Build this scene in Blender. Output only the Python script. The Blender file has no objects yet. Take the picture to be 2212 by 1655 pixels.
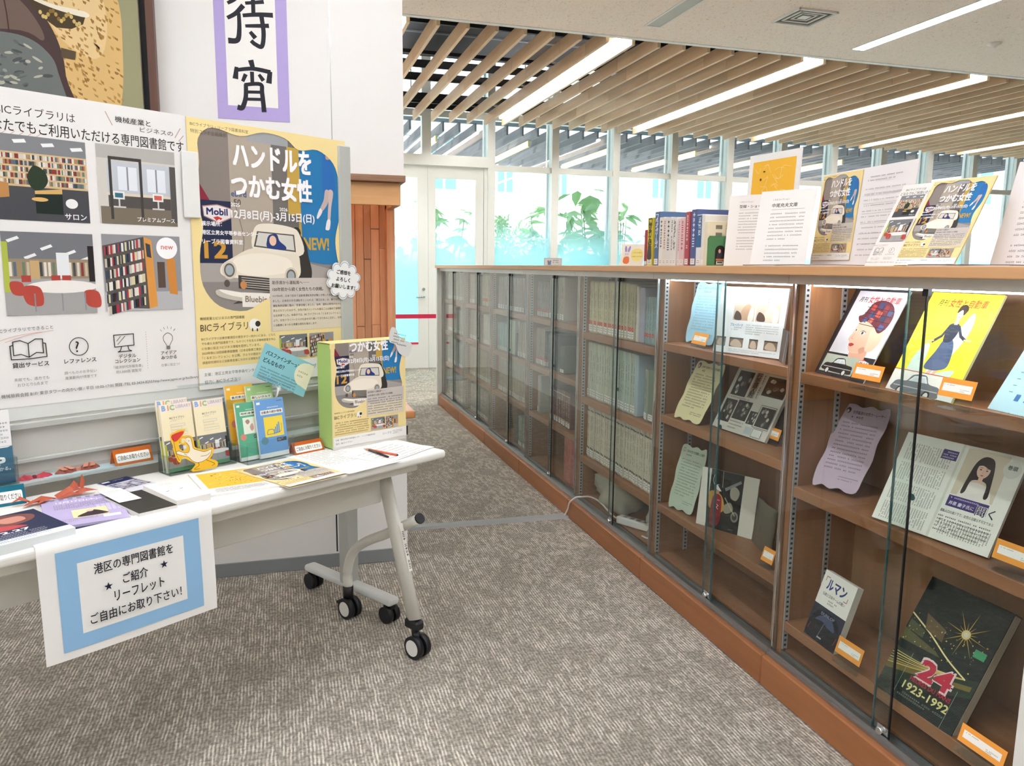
import bpy, bmesh, math, random
from mathutils import Vector, Matrix
random.seed(7)
R = math.radians
scene = bpy.context.scene
COL = scene.collection

# ------------------------------------------------------------------ camera
FPX, CX, CY = 1675.7, 1106.0, 827.5          # focal length in pixels of the 2212x1655 frame
CAMH = 1.36
yaw, pit, rol = R(16.711), R(8.484), R(.592)
FW = Vector((math.sin(yaw)*math.cos(pit), math.cos(yaw)*math.cos(pit), -math.sin(pit)))
r0 = Vector((math.cos(yaw), -math.sin(yaw), 0)); u0 = r0.cross(FW)
RT = math.cos(rol)*r0 + math.sin(rol)*u0
UP = -math.sin(rol)*r0 + math.cos(rol)*u0
EYE = Vector((0, 0, CAMH))
cd = bpy.data.cameras.new('camera'); cam = bpy.data.objects.new('camera', cd); COL.objects.link(cam)
cd.sensor_width = 36; cd.lens = FPX/2212*36; cd.clip_start = .02; cd.clip_end = 200
cam.matrix_world = Matrix(((RT.x, UP.x, -FW.x, 0), (RT.y, UP.y, -FW.y, 0), (RT.z, UP.z, -FW.z, CAMH), (0, 0, 0, 1)))
scene.camera = cam
# ------------------------------------------------------------------ sky and exposure
w = bpy.data.worlds.new('sky'); scene.world = w; w.use_nodes = True
bg = w.node_tree.nodes['Background']; bg.inputs[0].default_value = (.70, .87, 1.0, 1); bg.inputs[1].default_value = 1.5
sd_ = bpy.data.lights.new('sun', 'SUN'); sd_.energy = 11; sd_.angle = R(1.5); sd_.color = (1, .97, .92); sun = bpy.data.objects.new('sun', sd_); COL.objects.link(sun)
sun.rotation_euler = (R(46), 0, R(-14))               # high behind the viewer: it lights the court and the building opposite
vs = scene.view_settings
vs.view_transform = 'Standard'; vs.look = 'None'; vs.gamma = 1; vs.use_curve_mapping = False; vs.exposure = 0.24
scene.cycles.transparent_max_bounces = 24
LAMP = 2.2                                     # master level of the room's lamps

# ------------------------------------------------------------------ pixel -> place
def ray(x, y): return (x-CX)*RT - (y-CY)*UP + FPX*FW
def onz(x, y, z=0.):
    d = ray(x, y); return EYE + d*((z-CAMH)/d.z)
def onx(x, y, X):
    d = ray(x, y); return EYE + d*(X/d.x)
def ony(x, y, Y):
    d = ray(x, y); return EYE + d*(Y/d.y)
A33 = R(33); DD = Vector((math.cos(A33), math.sin(A33), 0)); NN = Vector((math.sin(A33), -math.cos(A33), 0)); ZZ = Vector((0, 0, 1))
def dnz(d, n, z): return DD*d + NN*n + ZZ*z      # the table's and the board's own axes
def onb(x, y, n=-2.405):
    r = ray(x, y); return EYE + r*((n-EYE.dot(NN))/r.dot(NN))
TZ = .72
def ont(x, y, z=TZ): return onz(x, y, z)

# ------------------------------------------------------------------ materials
def lin(h):
    if not isinstance(h, str): return (*h[:3], 1)
    h = h.lstrip('#'); v = [int(h[i:i+2], 16)/255 for i in (0, 2, 4)]
    return tuple(c/12.92 if c <= .04045 else ((c+.055)/1.055)**2.4 for c in v)+(1,)
MATS = {}
def nodes(name):
    m = bpy.data.materials.new(name); m.use_nodes = True; nt = m.node_tree
    return m, nt, nt.nodes['Principled BSDF'], nt.nodes['Material Output']
def N(nt, t, **k):
    n = nt.nodes.new(t)
    for a, v in k.items():
        if a.startswith('i_'):
            key = a[2:]; key = int(key) if key.isdigit() else key.replace('_', ' ')
            n.inputs[key].default_value = v
        else: setattr(n, a, v)
    return n
def mat(name, col, rough=.5, metal=0., var=.06, scale=14., bump=0., bscale=200., spec=.5, stretch=(1, 1, 1), rnd=0.):
    """plain procedural material: base colour broken up by soft noise, optional fine relief"""
    if name in MATS: return MATS[name]
    m, nt, p, o = nodes(name); L = nt.links
    tc = N(nt, 'ShaderNodeTexCoord'); mp = N(nt, 'ShaderNodeMapping'); mp.inputs['Scale'].default_value = stretch
    L.new(tc.outputs['Object'], mp.inputs[0])
    no = N(nt, 'ShaderNodeTexNoise', i_Scale=scale, i_Detail=3.); L.new(mp.outputs[0], no.inputs['Vector'])
    mr = N(nt, 'ShaderNodeMapRange'); mr.inputs[3].default_value = 1-var; mr.inputs[4].default_value = 1+var; L.new(no.outputs[0], mr.inputs[0])
    mx = N(nt, 'ShaderNodeMix', data_type='RGBA', blend_type='MULTIPLY'); mx.inputs[0].default_value = 1
    mx.inputs[6].default_value = lin(col); L.new(mr.outputs[0], mx.inputs[7]); last = mx.outputs[2]
    if rnd:
        oi = N(nt, 'ShaderNodeObjectInfo'); r_ = N(nt, 'ShaderNodeMapRange'); r_.inputs[3].default_value = 1-rnd; r_.inputs[4].default_value = 1+rnd; L.new(oi.outputs['Random'], r_.inputs[0])
        m_ = N(nt, 'ShaderNodeMix', data_type='RGBA', blend_type='MULTIPLY'); m_.inputs[0].default_value = 1; L.new(last, m_.inputs[6]); L.new(r_.outputs[0], m_.inputs[7]); last = m_.outputs[2]
    L.new(last, p.inputs['Base Color'])
    p.inputs['Roughness'].default_value = rough; p.inputs['Metallic'].default_value = metal; p.inputs['Specular IOR Level'].default_value = spec
    if bump:
        n2 = N(nt, 'ShaderNodeTexNoise', i_Scale=bscale, i_Detail=2.); L.new(tc.outputs['Object'], n2.inputs['Vector'])
        b = N(nt, 'ShaderNodeBump', i_Strength=bump, i_Distance=.002); L.new(n2.outputs[0], b.inputs['Height']); L.new(b.outputs[0], p.inputs['Normal'])
    MATS[name] = m; return m
def wood(name, c1, c2, axis='Y', rough=.45, scale=6., rnd=.12):
    """long grain along one axis, a shade of its own for every board"""
    if name in MATS: return MATS[name]
    m, nt, p, o = nodes(name); L = nt.links
    tc = N(nt, 'ShaderNodeTexCoord'); oi = N(nt, 'ShaderNodeObjectInfo')
    mp = N(nt, 'ShaderNodeMapping'); mp.inputs['Scale'].default_value = {'X': (.06, 1, 1), 'Y': (1, .06, 1), 'Z': (1, 1, .06)}[axis]
    vm = N(nt, 'ShaderNodeVectorMath', operation='ADD'); cb = N(nt, 'ShaderNodeCombineXYZ'); ml = N(nt, 'ShaderNodeMath', operation='MULTIPLY'); ml.inputs[1].default_value = 37.
    L.new(oi.outputs['Random'], ml.inputs[0])
    for i in range(3): L.new(ml.outputs[0], cb.inputs[i])
    L.new(tc.outputs['Object'], vm.inputs[0]); L.new(cb.outputs[0], vm.inputs[1]); L.new(vm.outputs[0], mp.inputs[0])
    n1 = N(nt, 'ShaderNodeTexNoise', i_Scale=scale*6, i_Detail=6., i_Roughness=.6, i_Distortion=.4); L.new(mp.outputs[0], n1.inputs['Vector'])
    n2 = N(nt, 'ShaderNodeTexNoise', i_Scale=scale, i_Detail=2.); L.new(mp.outputs[0], n2.inputs['Vector'])
    ad = N(nt, 'ShaderNodeMath', operation='ADD'); L.new(n1.outputs[0], ad.inputs[0]); L.new(n2.outputs[0], ad.inputs[1])
    mr = N(nt, 'ShaderNodeMapRange'); mr.inputs[1].default_value = .6; mr.inputs[2].default_value = 1.4; L.new(ad.outputs[0], mr.inputs[0])
    mx = N(nt, 'ShaderNodeMix', data_type='RGBA'); mx.inputs[6].default_value = lin(c1); mx.inputs[7].default_value = lin(c2); L.new(mr.outputs[0], mx.inputs[0])
    m2 = N(nt, 'ShaderNodeMapRange'); m2.inputs[3].default_value = 1-rnd; m2.inputs[4].default_value = 1+rnd; L.new(oi.outputs['Random'], m2.inputs[0])
    m3 = N(nt, 'ShaderNodeMix', data_type='RGBA', blend_type='MULTIPLY'); m3.inputs[0].default_value = 1; L.new(mx.outputs[2], m3.inputs[6]); L.new(m2.outputs[0], m3.inputs[7])
    L.new(m3.outputs[2], p.inputs['Base Color']); p.inputs['Roughness'].default_value = rough
    b = N(nt, 'ShaderNodeBump', i_Strength=.08, i_Distance=.001); L.new(n1.outputs[0], b.inputs['Height']); L.new(b.outputs[0], p.inputs['Normal'])
    MATS[name] = m; return m
def glass(name, tint='#f4fbff', ior=1.45, boost=1.0):
    """thin pane: light passes straight through, the face reflects by the Fresnel law"""
    if name in MATS: return MATS[name]
    m, nt, p, o = nodes(name); L = nt.links; nt.nodes.remove(p)
    t = N(nt, 'ShaderNodeBsdfTransparent'); t.inputs[0].default_value = lin(tint)
    g = N(nt, 'ShaderNodeBsdfGlossy'); g.inputs['Roughness'].default_value = .0
    ge = N(nt, 'ShaderNodeNewGeometry'); dt = N(nt, 'ShaderNodeVectorMath', operation='DOT_PRODUCT'); L.new(ge.outputs['Normal'], dt.inputs[0]); L.new(ge.outputs['Incoming'], dt.inputs[1])
    def mt(op, u, v):
        n = N(nt, 'ShaderNodeMath', operation=op, use_clamp=True)
        for i, q in enumerate((u, v)):
            if isinstance(q, (int, float)): n.inputs[i].default_value = q
            elif q is not None: L.new(q, n.inputs[i])
        return n.outputs[0]
    f0 = ((ior-1)/(ior+1))**2                   # Schlick's form of the Fresnel law, the same from both sides of the pane
    c = mt('ABSOLUTE', dt.outputs['Value'], None); fr = mt('ADD', mt('MULTIPLY', mt('POWER', mt('SUBTRACT', 1., c), 5.), 1-f0), f0); ml = mt('MULTIPLY', fr, boost).node
    x = N(nt, 'ShaderNodeMixShader'); L.new(ml.outputs[0], x.inputs[0]); L.new(t.outputs[0], x.inputs[1]); L.new(g.outputs[0], x.inputs[2]); L.new(x.outputs[0], o.inputs[0])
    MATS[name] = m; return m
def emit(name, col, s):
    if name in MATS: return MATS[name]
    m, nt, p, o = nodes(name); p.inputs['Base Color'].default_value = (.8, .8, .8, 1); p.inputs['Emission Color'].default_value = lin(col); p.inputs['Emission Strength'].default_value = s
    MATS[name] = m; return m
def printmat():
    m, nt, p, o = nodes('printed_ink'); a = N(nt, 'ShaderNodeVertexColor', layer_name='ink')
    nt.links.new(a.outputs[0], p.inputs['Base Color']); p.inputs['Roughness'].default_value = .55; p.inputs['Specular IOR Level'].default_value = .25
    return m
INK = printmat()
def paper(col='#f4f3ef'): return mat('paper_'+col.strip('#'), col, .7, var=.015, scale=5, spec=.2)

# ------------------------------------------------------------------ objects
def tag(o, label=None, cat=None, group=None, kind=None):
    for k, v in (('label', label), ('category', cat), ('group', group), ('kind', kind)):
        if v: o[k] = v
    return o
def thing(name, label, cat, loc=(0, 0, 0), rotz=0, group=None):
    o = bpy.data.objects.new(name, None); COL.objects.link(o); o.location = loc; o.rotation_euler = (0, 0, rotz); o.empty_display_size = .05
    return tag(o, label, cat, group)
def obj(name, me, m, parent=None, M=None, world=False):
    """link a mesh as one object; world=True: coordinates are world ones although it has a parent"""
    if isinstance(me, bmesh.types.BMesh):
        b = me; me = bpy.data.meshes.new(name); b.normal_update(); b.to_mesh(me); b.free()
    o = bpy.data.objects.new(name, me); COL.objects.link(o)
    if m is not None and not me.materials: me.materials.append(m)
    if M is not None: o.matrix_basis = M
    if parent:
        o.parent = parent
        if world: o.matrix_parent_inverse = parent.matrix_basis.inverted()
    return o
def st(o): o['kind'] = 'structure'; return o
def copy_tree(o, parent=None):
    c = o.copy(); COL.objects.link(c)
    if parent: c.parent = parent
    for ch in o.children: copy_tree(ch, c)
    return c
def frame(origin, x, y):
    x = Vector(x).normalized(); y = Vector(y); y = (y-x*y.dot(x)).normalized(); z = x.cross(y); o = Vector(origin)
    return Matrix(((x.x, y.x, z.x, o.x), (x.y, y.y, z.y, o.y), (x.z, y.z, z.z, o.z), (0, 0, 0, 1)))
TAB = frame((0, 0, 0), DD, -NN)                     # x along the table, y away from the viewer, z up
def box(bm, lo, hi, M=None, bev=0., seg=1):
    g = bmesh.ops.create_cube(bm, size=1)['verts']
    s = [hi[i]-lo[i] for i in range(3)]; c = [(hi[i]+lo[i])/2 for i in range(3)]
    for v in g: v.co = Vector((v.co.x*s[0]+c[0], v.co.y*s[1]+c[1], v.co.z*s[2]+c[2]))
    if bev:
        es = list({e for v in g for e in v.link_edges}); r = bmesh.ops.bevel(bm, geom=es, offset=bev, segments=seg, affect='EDGES', profile=.5); g = list({v for f in r['faces'] for v in f.verts} | {v for v in g if v.is_valid})
    if M is not None:
        for v in g: v.co = M @ v.co
    return bm
def bx(lo, hi, M=None, bev=0., seg=1): return box(bmesh.new(), lo, hi, M, bev, seg)
def prism(bm, pts, h, M=None, z0=0.):
    """outline in xy pushed up by h"""
    a = [bm.verts.new((p[0], p[1], z0)) for p in pts]; b = [bm.verts.new((p[0], p[1], z0+h)) for p in pts]; n = len(pts)
    try:
        bm.faces.new(a[::-1]); bm.faces.new(b)
    except ValueError: pass
    for i in range(n): bm.faces.new((a[i], a[(i+1) % n], b[(i+1) % n], b[i]))
    if M is not None:
        for v in a+b: v.co = M @ v.co
    return bm
def tube(bm, pts, r, n=8, caps=True, ry=None):
    """round (or flat oval) tube along a polyline"""
    pts = [Vector(p) for p in pts]; rings = []
    up = Vector((0, 0, 1))
    for i, p in enumerate(pts):
        t = (pts[min(i+1, len(pts)-1)]-pts[max(i-1, 0)]).normalized()
        s = t.cross(up)
        if s.length < .05: s = t.cross(Vector((1, 0, 0)))
        s.normalize(); q = s.cross(t)
        rr = r[i] if isinstance(r, (list, tuple)) else r; r2 = ry if ry else rr
        rings.append([bm.verts.new(p + s*math.cos(a)*rr + q*math.sin(a)*r2) for a in (2*math.pi*k/n for k in range(n))])
    for a, b in zip(rings, rings[1:]):
        for k in range(n): f = bm.faces.new((a[k], a[(k+1) % n], b[(k+1) % n], b[k])); f.smooth = True
    if caps: bm.faces.new(rings[0][::-1]); bm.faces.new(rings[-1])
    return bm
def lathe(bm, prof, n=20, M=None):
    rings = []; vs_ = []
    for r, z in prof:
        ring = [bm.verts.new((r*math.cos(2*math.pi*k/n), r*math.sin(2*math.pi*k/n), z)) for k in range(n)]; rings.append(ring); vs_ += ring
    for a, b in zip(rings, rings[1:]):
        for k in range(n): f = bm.faces.new((a[k], a[(k+1) % n], b[(k+1) % n], b[k])); f.smooth = True
    bm.faces.new(rings[0][::-1]); bm.faces.new(rings[-1])
    if M is not None:
        for v in vs_: v.co = M @ v.co
    return bm
def spline(pts, n=6, closed=True):
    out = []; L = len(pts); rng = range(L) if closed else range(L-1)
    for i in rng:
        g = (lambda k: pts[k % L]) if closed else (lambda k: pts[max(0, min(L-1, k))])
        p0, p1, p2, p3 = g(i-1), g(i), g(i+1), g(i+2)
        for s in range(n):
            t = s/n
            out.append(tuple(.5*(2*p1[j]+(p2[j]-p0[j])*t+(2*p0[j]-5*p1[j]+4*p2[j]-p3[j])*t*t+(3*p1[j]-p0[j]-3*p2[j]+p3[j])*t**3) for j in range(len(p1))))
    if not closed: out.append(tuple(pts[-1]))
    return out

# ------------------------------------------------------------------ printed matter
GLY = {}
def glyphs(s, bold=0., res=2):
    k = (s, bold, res)
    if k not in GLY:
        cu = bpy.data.curves.new('t', 'FONT'); cu.body = s; cu.size = 1; cu.resolution_u = res; cu.offset = bold; cu.fill_mode = 'FRONT'
        o = bpy.data.objects.new('t', cu); COL.objects.link(o)
        me = bpy.data.meshes.new_from_object(o)
        v = [(q.co.x, q.co.y) for q in me.vertices]; f = [tuple(p.vertices) for p in me.polygons]
        x0 = min((q[0] for q in v), default=0); x1 = max((q[0] for q in v), default=1); y0 = min((q[1] for q in v), default=0); y1 = max((q[1] for q in v), default=1)
        GLY[k] = (v, f, x0, x1, y0, y1)
        bpy.data.objects.remove(o); bpy.data.curves.remove(cu); bpy.data.meshes.remove(me)
    return GLY[k]
CC = {}
def cl(c):
    if c not in CC: CC[c] = lin(c)
    return CC[c]
class Art:
    """flat print drawn as coloured shapes: U units across the sheet, y runs down from its top edge"""
    def __init__(s, w, h, U=100., fitH=None):
        s.w, s.h, s.k, s.U, s.H = w, h, w/U, U, fitH or h/(w/U); s.ky = h/s.H; s.v = []; s.f = []; s.c = []; s.z = 2e-4; s.dz = 2.2e-5; s.m = 0
    def up(s): s.z += s.dz
    def poly(s, pts, col, up=True):
        if up: s.up()
        s.m = 0 if up else (s.m+1) % 16; z = s.z+s.m*1e-6          # shapes of one layer never lie exactly in each other
        i = len(s.v); s.v += [(x*s.k, s.h-y*s.ky, z) for x, y in pts]
        ar = sum(pts[a][0]*pts[a-1][1]-pts[a-1][0]*pts[a][1] for a in range(len(pts)))
        idx = list(range(i, i+len(pts))); s.f.append(idx if ar > 0 else idx[::-1]); s.c.append(cl(col))
    def rect(s, x, y, w, h, col, up=True): s.poly([(x, y), (x+w, y), (x+w, y+h), (x, y+h)], col, up)
    def ell(s, x, y, rx, ry, col, n=20, rot=0., a0=0, a1=360):
        c, q = math.cos(R(rot)), math.sin(R(rot)); P = []
        full = a1-a0 >= 360
        for k in range(n + (0 if full else 1)):
            a = R(a0+(a1-a0)*k/n); P.append((x+rx*math.cos(a)*c-ry*math.sin(a)*q, y+rx*math.cos(a)*q+ry*math.sin(a)*c))
        s.poly(P, col)
    def blob(s, pts, col, n=5): s.poly(spline(pts, n), col)
    def line(s, pts, wd, col, closed=False, smooth=0):
        if smooth: pts = spline(pts, smooth, closed)
        s.up(); n = len(pts)
        for i in range(n if closed else n-1):
            a, b = pts[i], pts[(i+1) % n]; dx, dy = b[0]-a[0], b[1]-a[1]; l = math.hypot(dx, dy) or 1e-6; ex, ey = dx/l*wd*.35, dy/l*wd*.35; ox, oy = -dy/l*wd/2, dx/l*wd/2
            s.poly([(a[0]-ex+ox, a[1]-ey+oy), (b[0]+ex+ox, b[1]+ey+oy), (b[0]+ex-ox, b[1]+ey-oy), (a[0]-ex-ox, a[1]-ey-oy)], col, False)
    def text(s, t, x, y, w=None, h=None, col='#222222', bold=0., rot=0., res=2, shear=0.):
        """x, y: upper left of the ink; w/h: size of the ink (one of them may be left out)"""
        v, f, x0, x1, y0, y1 = glyphs(t, 0., res); gw, gh = x1-x0, y1-y0
        if not f: return
        if bold:                                   # heavier stroke: the same letters set over each other with a slight shift
            e = bold*.8*((w/gw) if w else h/gh)
            for ux, uy in ((-e, -e), (e, -e), (-e, e), (e, e)): s.text(t, x+ux, y+uy, w, h, col, 0., rot, res, shear)
        kx = w/gw if w else None; ky = h/gh if h else None; kx = kx or ky; ky = ky or kx
        s.up(); i = len(s.v); c, q = math.cos(R(rot)), math.sin(R(rot))
        for a, b in v:
            px, py = (a-x0)*kx, (y1-b)*ky; px -= shear*(py-gh*ky)
            s.v.append(((x+px*c-py*q)*s.k, s.h-(y+px*q+py*c)*s.ky, s.z))
        for p in f: s.f.append([i+k for k in p]); s.c.append(cl(col))
    def vtext(s, t, x, y, w, step, col='#222222', bold=0.):
        for k, ch in enumerate(t):
            if ch == ' ': continue
            if ch in 'ー-—':
                s.rect(x+w*.42, y+k*step+step*.1, w*.14, step*.75, col); continue
            v, f, x0, x1, y0, y1 = glyphs(ch, bold, 2); g = max(x1-x0, y1-y0) or 1
            kk = w*min(1, g/.75)/g
            s.text(ch, x+(w-(x1-x0)*kk)/2, y+k*step+(step-(y1-y0)*kk)/2, w=(x1-x0)*kk, col=col, bold=bold)
    def marks(s, x, y, w, n, lh, ch, col='#555555', seed=1, ragged=True, vert=False, dens=.9):
        """lines of print too small to read: little strokes, no letters"""
        rg = random.Random(seed); s.up()
        for r in range(n):
            end = w*(rg.uniform(.45, 1) if ragged and r == n-1 else 1); p = 0
            while p < end-ch*.5:
                if rg.random() < dens:
                    k = rg.randint(0, 2); a, b = (x+p, y+r*lh) if not vert else (x-r*lh, y+p)
                    u = ch*.82
                    if k == 0: R_ = [(0, .0, u, .26*u), (0, .62*u, u, .26*u)]
                    elif k == 1: R_ = [(.1*u, 0, .26*u, u), (.6*u, .1*u, .26*u, .8*u)]
                    else: R_ = [(0, .35*u, u, .28*u), (.36*u, 0, .26*u, .35*u), (.36*u, .63*u, .26*u, .37*u)]
                    for q in R_: s.rect(a+q[0], b+q[1], q[2], q[3], col, False)
                p += ch
    def build(s, name, parent, curve=None):
        me = bpy.data.meshes.new(name)
        me.from_pydata([curve(*p) if curve else p for p in s.v], [], s.f)
        at = me.color_attributes.new('ink', 'FLOAT_COLOR', 'CORNER'); i = 0; buf = []
        for f, c in zip(me.polygons, s.c): buf += list(c)*f.loop_total
        at.data.foreach_set('color', buf); me.materials.append(INK)
        o = bpy.data.objects.new(name, me); COL.objects.link(o)
        if parent: o.parent = parent
        return o
def sheet_mesh(w, h, t=.0005, outline=None, r=0.):
    bm = bmesh.new(); P = outline or [(0, 0), (w, 0), (w, h), (0, h)]
    prism(bm, P, t, z0=-t); me = bpy.data.meshes.new('sheet'); bm.normal_update(); bm.to_mesh(me); bm.free(); return me
def sheet(name, label, cat, M, w, h, col='#f4f3ef', art=None, t=.0005, outline=None, group=None, parent=None, U=100., pname='print', m=None):
    """a sheet or card lying in the xy plane of M, with its print as a part"""
    o = obj(name, sheet_mesh(w, h, t, outline), m or paper(col), parent, M)
    if label: tag(o, label, cat, group)
    if art:
        a = Art(w, h, U, getattr(art, 'fitH', None)); art(a); p = a.build(pname, o)
        xs = [v[0] for v in a.v]; ys = [v[1] for v in a.v]; e = 2e-4
        cut = [(c, n) for bad, c, n in ((min(xs) < -e, (0, 0, 0), (-1, 0, 0)), (max(xs) > w+e, (w, 0, 0), (1, 0, 0)), (min(ys) < -e, (0, 0, 0), (0, -1, 0)), (max(ys) > h+e, (0, h, 0), (0, 1, 0))) if bad]
        if cut:                                    # the print stops at the edge of its sheet
            b = bmesh.new(); b.from_mesh(p.data)
            for c, n in cut: bmesh.ops.bisect_plane(b, geom=b.verts[:]+b.edges[:]+b.faces[:], plane_co=c, plane_no=n, clear_outer=True)
            b.to_mesh(p.data); b.free()
    return o
def quad(bl, br, tl):
    """frame and size of a sheet from three corner points"""
    x = br-bl; y = tl-bl; w_ = x.length; xn = x.normalized(); y = y-xn*y.dot(xn)
    return frame(bl, x, y), w_, y.length
def lean(bl, br, tl, z):
    """sheet that stands on the plane z by its lower edge; its tilt and height follow from the pixel of its upper left corner"""
    a, b = onz(*bl, z), onz(*br, z); x = (b-a); w_ = x.length; x.normalize(); back = ZZ.cross(x)
    d = ray(*tl); best = None
    for i in range(0, 901):
        th = R(i/10); y = ZZ*math.cos(th) + back*math.sin(th)
        n = x.cross(y); 
        if abs(d.dot(n)) < 1e-6: continue
        p = EYE + d*((a-EYE).dot(n)/d.dot(n)); q = p-a; e = abs(q.dot(x)); hh = q.dot(y)
        if hh > .01 and (best is None or e < best[0]): best = (e, y, hh, th)
    return frame(a, x, best[1]), w_, best[2], best[3]
# ================================================================== ROOM
WALLY, WALLX, CEIL, SOF = 3.47, .54, 3.15, 5.92     # front wall face, its right end, low ceiling, ceiling edge
WINY = 10.3
M_wall = mat('wall_paint', '#eeece8', .75, var=.02, scale=3, bump=.05, bscale=90)
M_white = mat('white_panel', '#e9e8e2', .5, var=.02, scale=4)
M_alu = mat('beige_aluminium', '#e6e8e2', .4, var=.02, scale=5)
M_chrome = mat('chrome', '#d4d6d8', .18, 1., var=.03)
M_steel = mat('grey_steel', '#a9abab', .35, .9, var=.05)
M_black = mat('black_rubber', '#15161a', .5, var=.1)
M_dark = mat('dark_void', '#191d26', .9, var=.15, scale=3)
M_base = mat('grey_skirting', '#8b8f90', .55, var=.04)
M_glass = glass('clear_glass')
M_cab = wood('cabinet_wood', '#87593a', '#aa7850', 'Y', .42, 5)
M_cabz = wood('cabinet_wood_upright', '#7f5334', '#a5744c', 'Z', .42, 5)
M_top = wood('counter_wood', '#b98a5e', '#cfa274', 'Y', .4, 5)
def carpet():
    m, nt, p, o = nodes('carpet'); L = nt.links
    tc = N(nt, 'ShaderNodeTexCoord'); sp = N(nt, 'ShaderNodeSeparateXYZ'); L.new(tc.outputs['Object'], sp.inputs[0])
    def noise(sc, st, det=2., dist=0.):
        mp = N(nt, 'ShaderNodeMapping'); mp.inputs['Scale'].default_value = st; L.new(tc.outputs['Object'], mp.inputs[0])
        n = N(nt, 'ShaderNodeTexNoise', i_Scale=sc, i_Detail=det, i_Distortion=dist); L.new(mp.outputs[0], n.inputs['Vector']); return n.outputs[0]
    def math_(op, a, b=None, clamp=False):
        n = N(nt, 'ShaderNodeMath', operation=op, use_clamp=clamp)
        for i, q in enumerate((a, b)):
            if q is None: continue
            if isinstance(q, (int, float)): n.inputs[i].default_value = q
            else: L.new(q, n.inputs[i])
        return n.outputs[0]
    def mrange(v, a, b, c=0., d=1.):
        n = N(nt, 'ShaderNodeMapRange'); L.new(v, n.inputs[0])
        for i, q in enumerate((a, b, c, d)): n.inputs[i+1].default_value = q
        return n.outputs[0]
    wob = mrange(noise(9, (1, 1, 1)), .3, .7, -.0022, .0022)
    xx = math_('ADD', sp.outputs[0], wob)
    ribs = math_('MULTIPLY_ADD', math_('SINE', math_('MULTIPLY', xx, 2*math.pi/.0105)), .5); ribs.node.inputs[2].default_value = .5
    broken = mrange(noise(30, (1.6, .5, 1), 3.), .42, .6)                       # ribs fade in and out along their run
    patch = mrange(noise(5.2, (1.5, 1., 1), 3., .4), .52, .6)                  # woven patches without ribs
    tuft = noise(110, (1, .6, 1), 2.); dashes = mrange(noise(60, (.35, 2.2, 1), 2.), .5, .64)
    speck = mrange(tuft, .36, .6)
    rib2 = math_('MULTIPLY', ribs, mrange(math_('MULTIPLY', broken, math_('SUBTRACT', 1., math_('MULTIPLY', patch, .8))), 0., 1., .25, 1.))
    v = math_('ADD', math_('MULTIPLY', rib2, .72), math_('MULTIPLY', speck, .32))
    v = math_('SUBTRACT', v, math_('MULTIPLY', dashes, .16)); v = math_('SUBTRACT', v, math_('MULTIPLY', patch, .03), True)
    cr = N(nt, 'ShaderNodeValToRGB'); L.new(v, cr.inputs[0]); e = cr.color_ramp.elements
    e[0].position = .08; e[0].color = lin('#857f75'); e[1].position = .85; e[1].color = lin('#e1dbcf')
    q = e.new(.45); q.color = lin('#b4ada0')
    big = mrange(noise(.9, (1, 1, 1), 2.), .3, .7, .93, 1.05)
    mx = N(nt, 'ShaderNodeMix', data_type='RGBA', blend_type='MULTIPLY'); mx.inputs[0].default_value = 1; L.new(cr.outputs[0], mx.inputs[6]); L.new(big, mx.inputs[7])
    L.new(mx.outputs[2], p.inputs['Base Color']); p.inputs['Roughness'].default_value = .95; p.inputs['Specular IOR Level'].default_value = .1
    b = N(nt, 'ShaderNodeBump', i_Strength=.5, i_Distance=.004); L.new(v, b.inputs['Height']); L.new(b.outputs[0], p.inputs['Normal'])
    return m
def speckled():
    m, nt, p, o = nodes('rockwool_ceiling'); L = nt.links; tc = N(nt, 'ShaderNodeTexCoord')
    mp = N(nt, 'ShaderNodeMapping'); mp.inputs['Scale'].default_value = (1, .55, 1); mp.inputs['Rotation'].default_value = (0, 0, .4); L.new(tc.outputs['Object'], mp.inputs[0])
    n = N(nt, 'ShaderNodeTexNoise', i_Scale=85., i_Detail=3., i_Roughness=.7, i_Distortion=1.5); L.new(mp.outputs[0], n.inputs['Vector'])
    cr = N(nt, 'ShaderNodeValToRGB'); L.new(n.outputs[0], cr.inputs[0]); e = cr.color_ramp.elements
    e[0].position = .33; e[0].color = lin('#c9b198'); e[1].position = .42; e[1].color = lin('#fff3e8')
    L.new(cr.outputs[0], p.inputs['Base Color']); p.inputs['Roughness'].default_value = .9
    b = N(nt, 'ShaderNodeBump', i_Strength=.4, i_Distance=.003); L.new(n.outputs[0], b.inputs['Height']); L.new(b.outputs[0], p.inputs['Normal'])
    return m
XL, XR, YB, ROOF = -5.2, 13.5, -3.2, 4.6
st(obj('floor', bx((XL-.1, YB-.1, -.1), (XR, WINY+.1, 0)), carpet()))
bm = bmesh.new(); box(bm, (XL, YB, CEIL), (XR, SOF-.05, CEIL+.12))
ceiling = st(obj('ceiling', bm, speckled()))
obj('edge_trim', bx((XL, SOF-.05, CEIL-.004), (XR, SOF, CEIL+.16)), M_white, ceiling)
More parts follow.
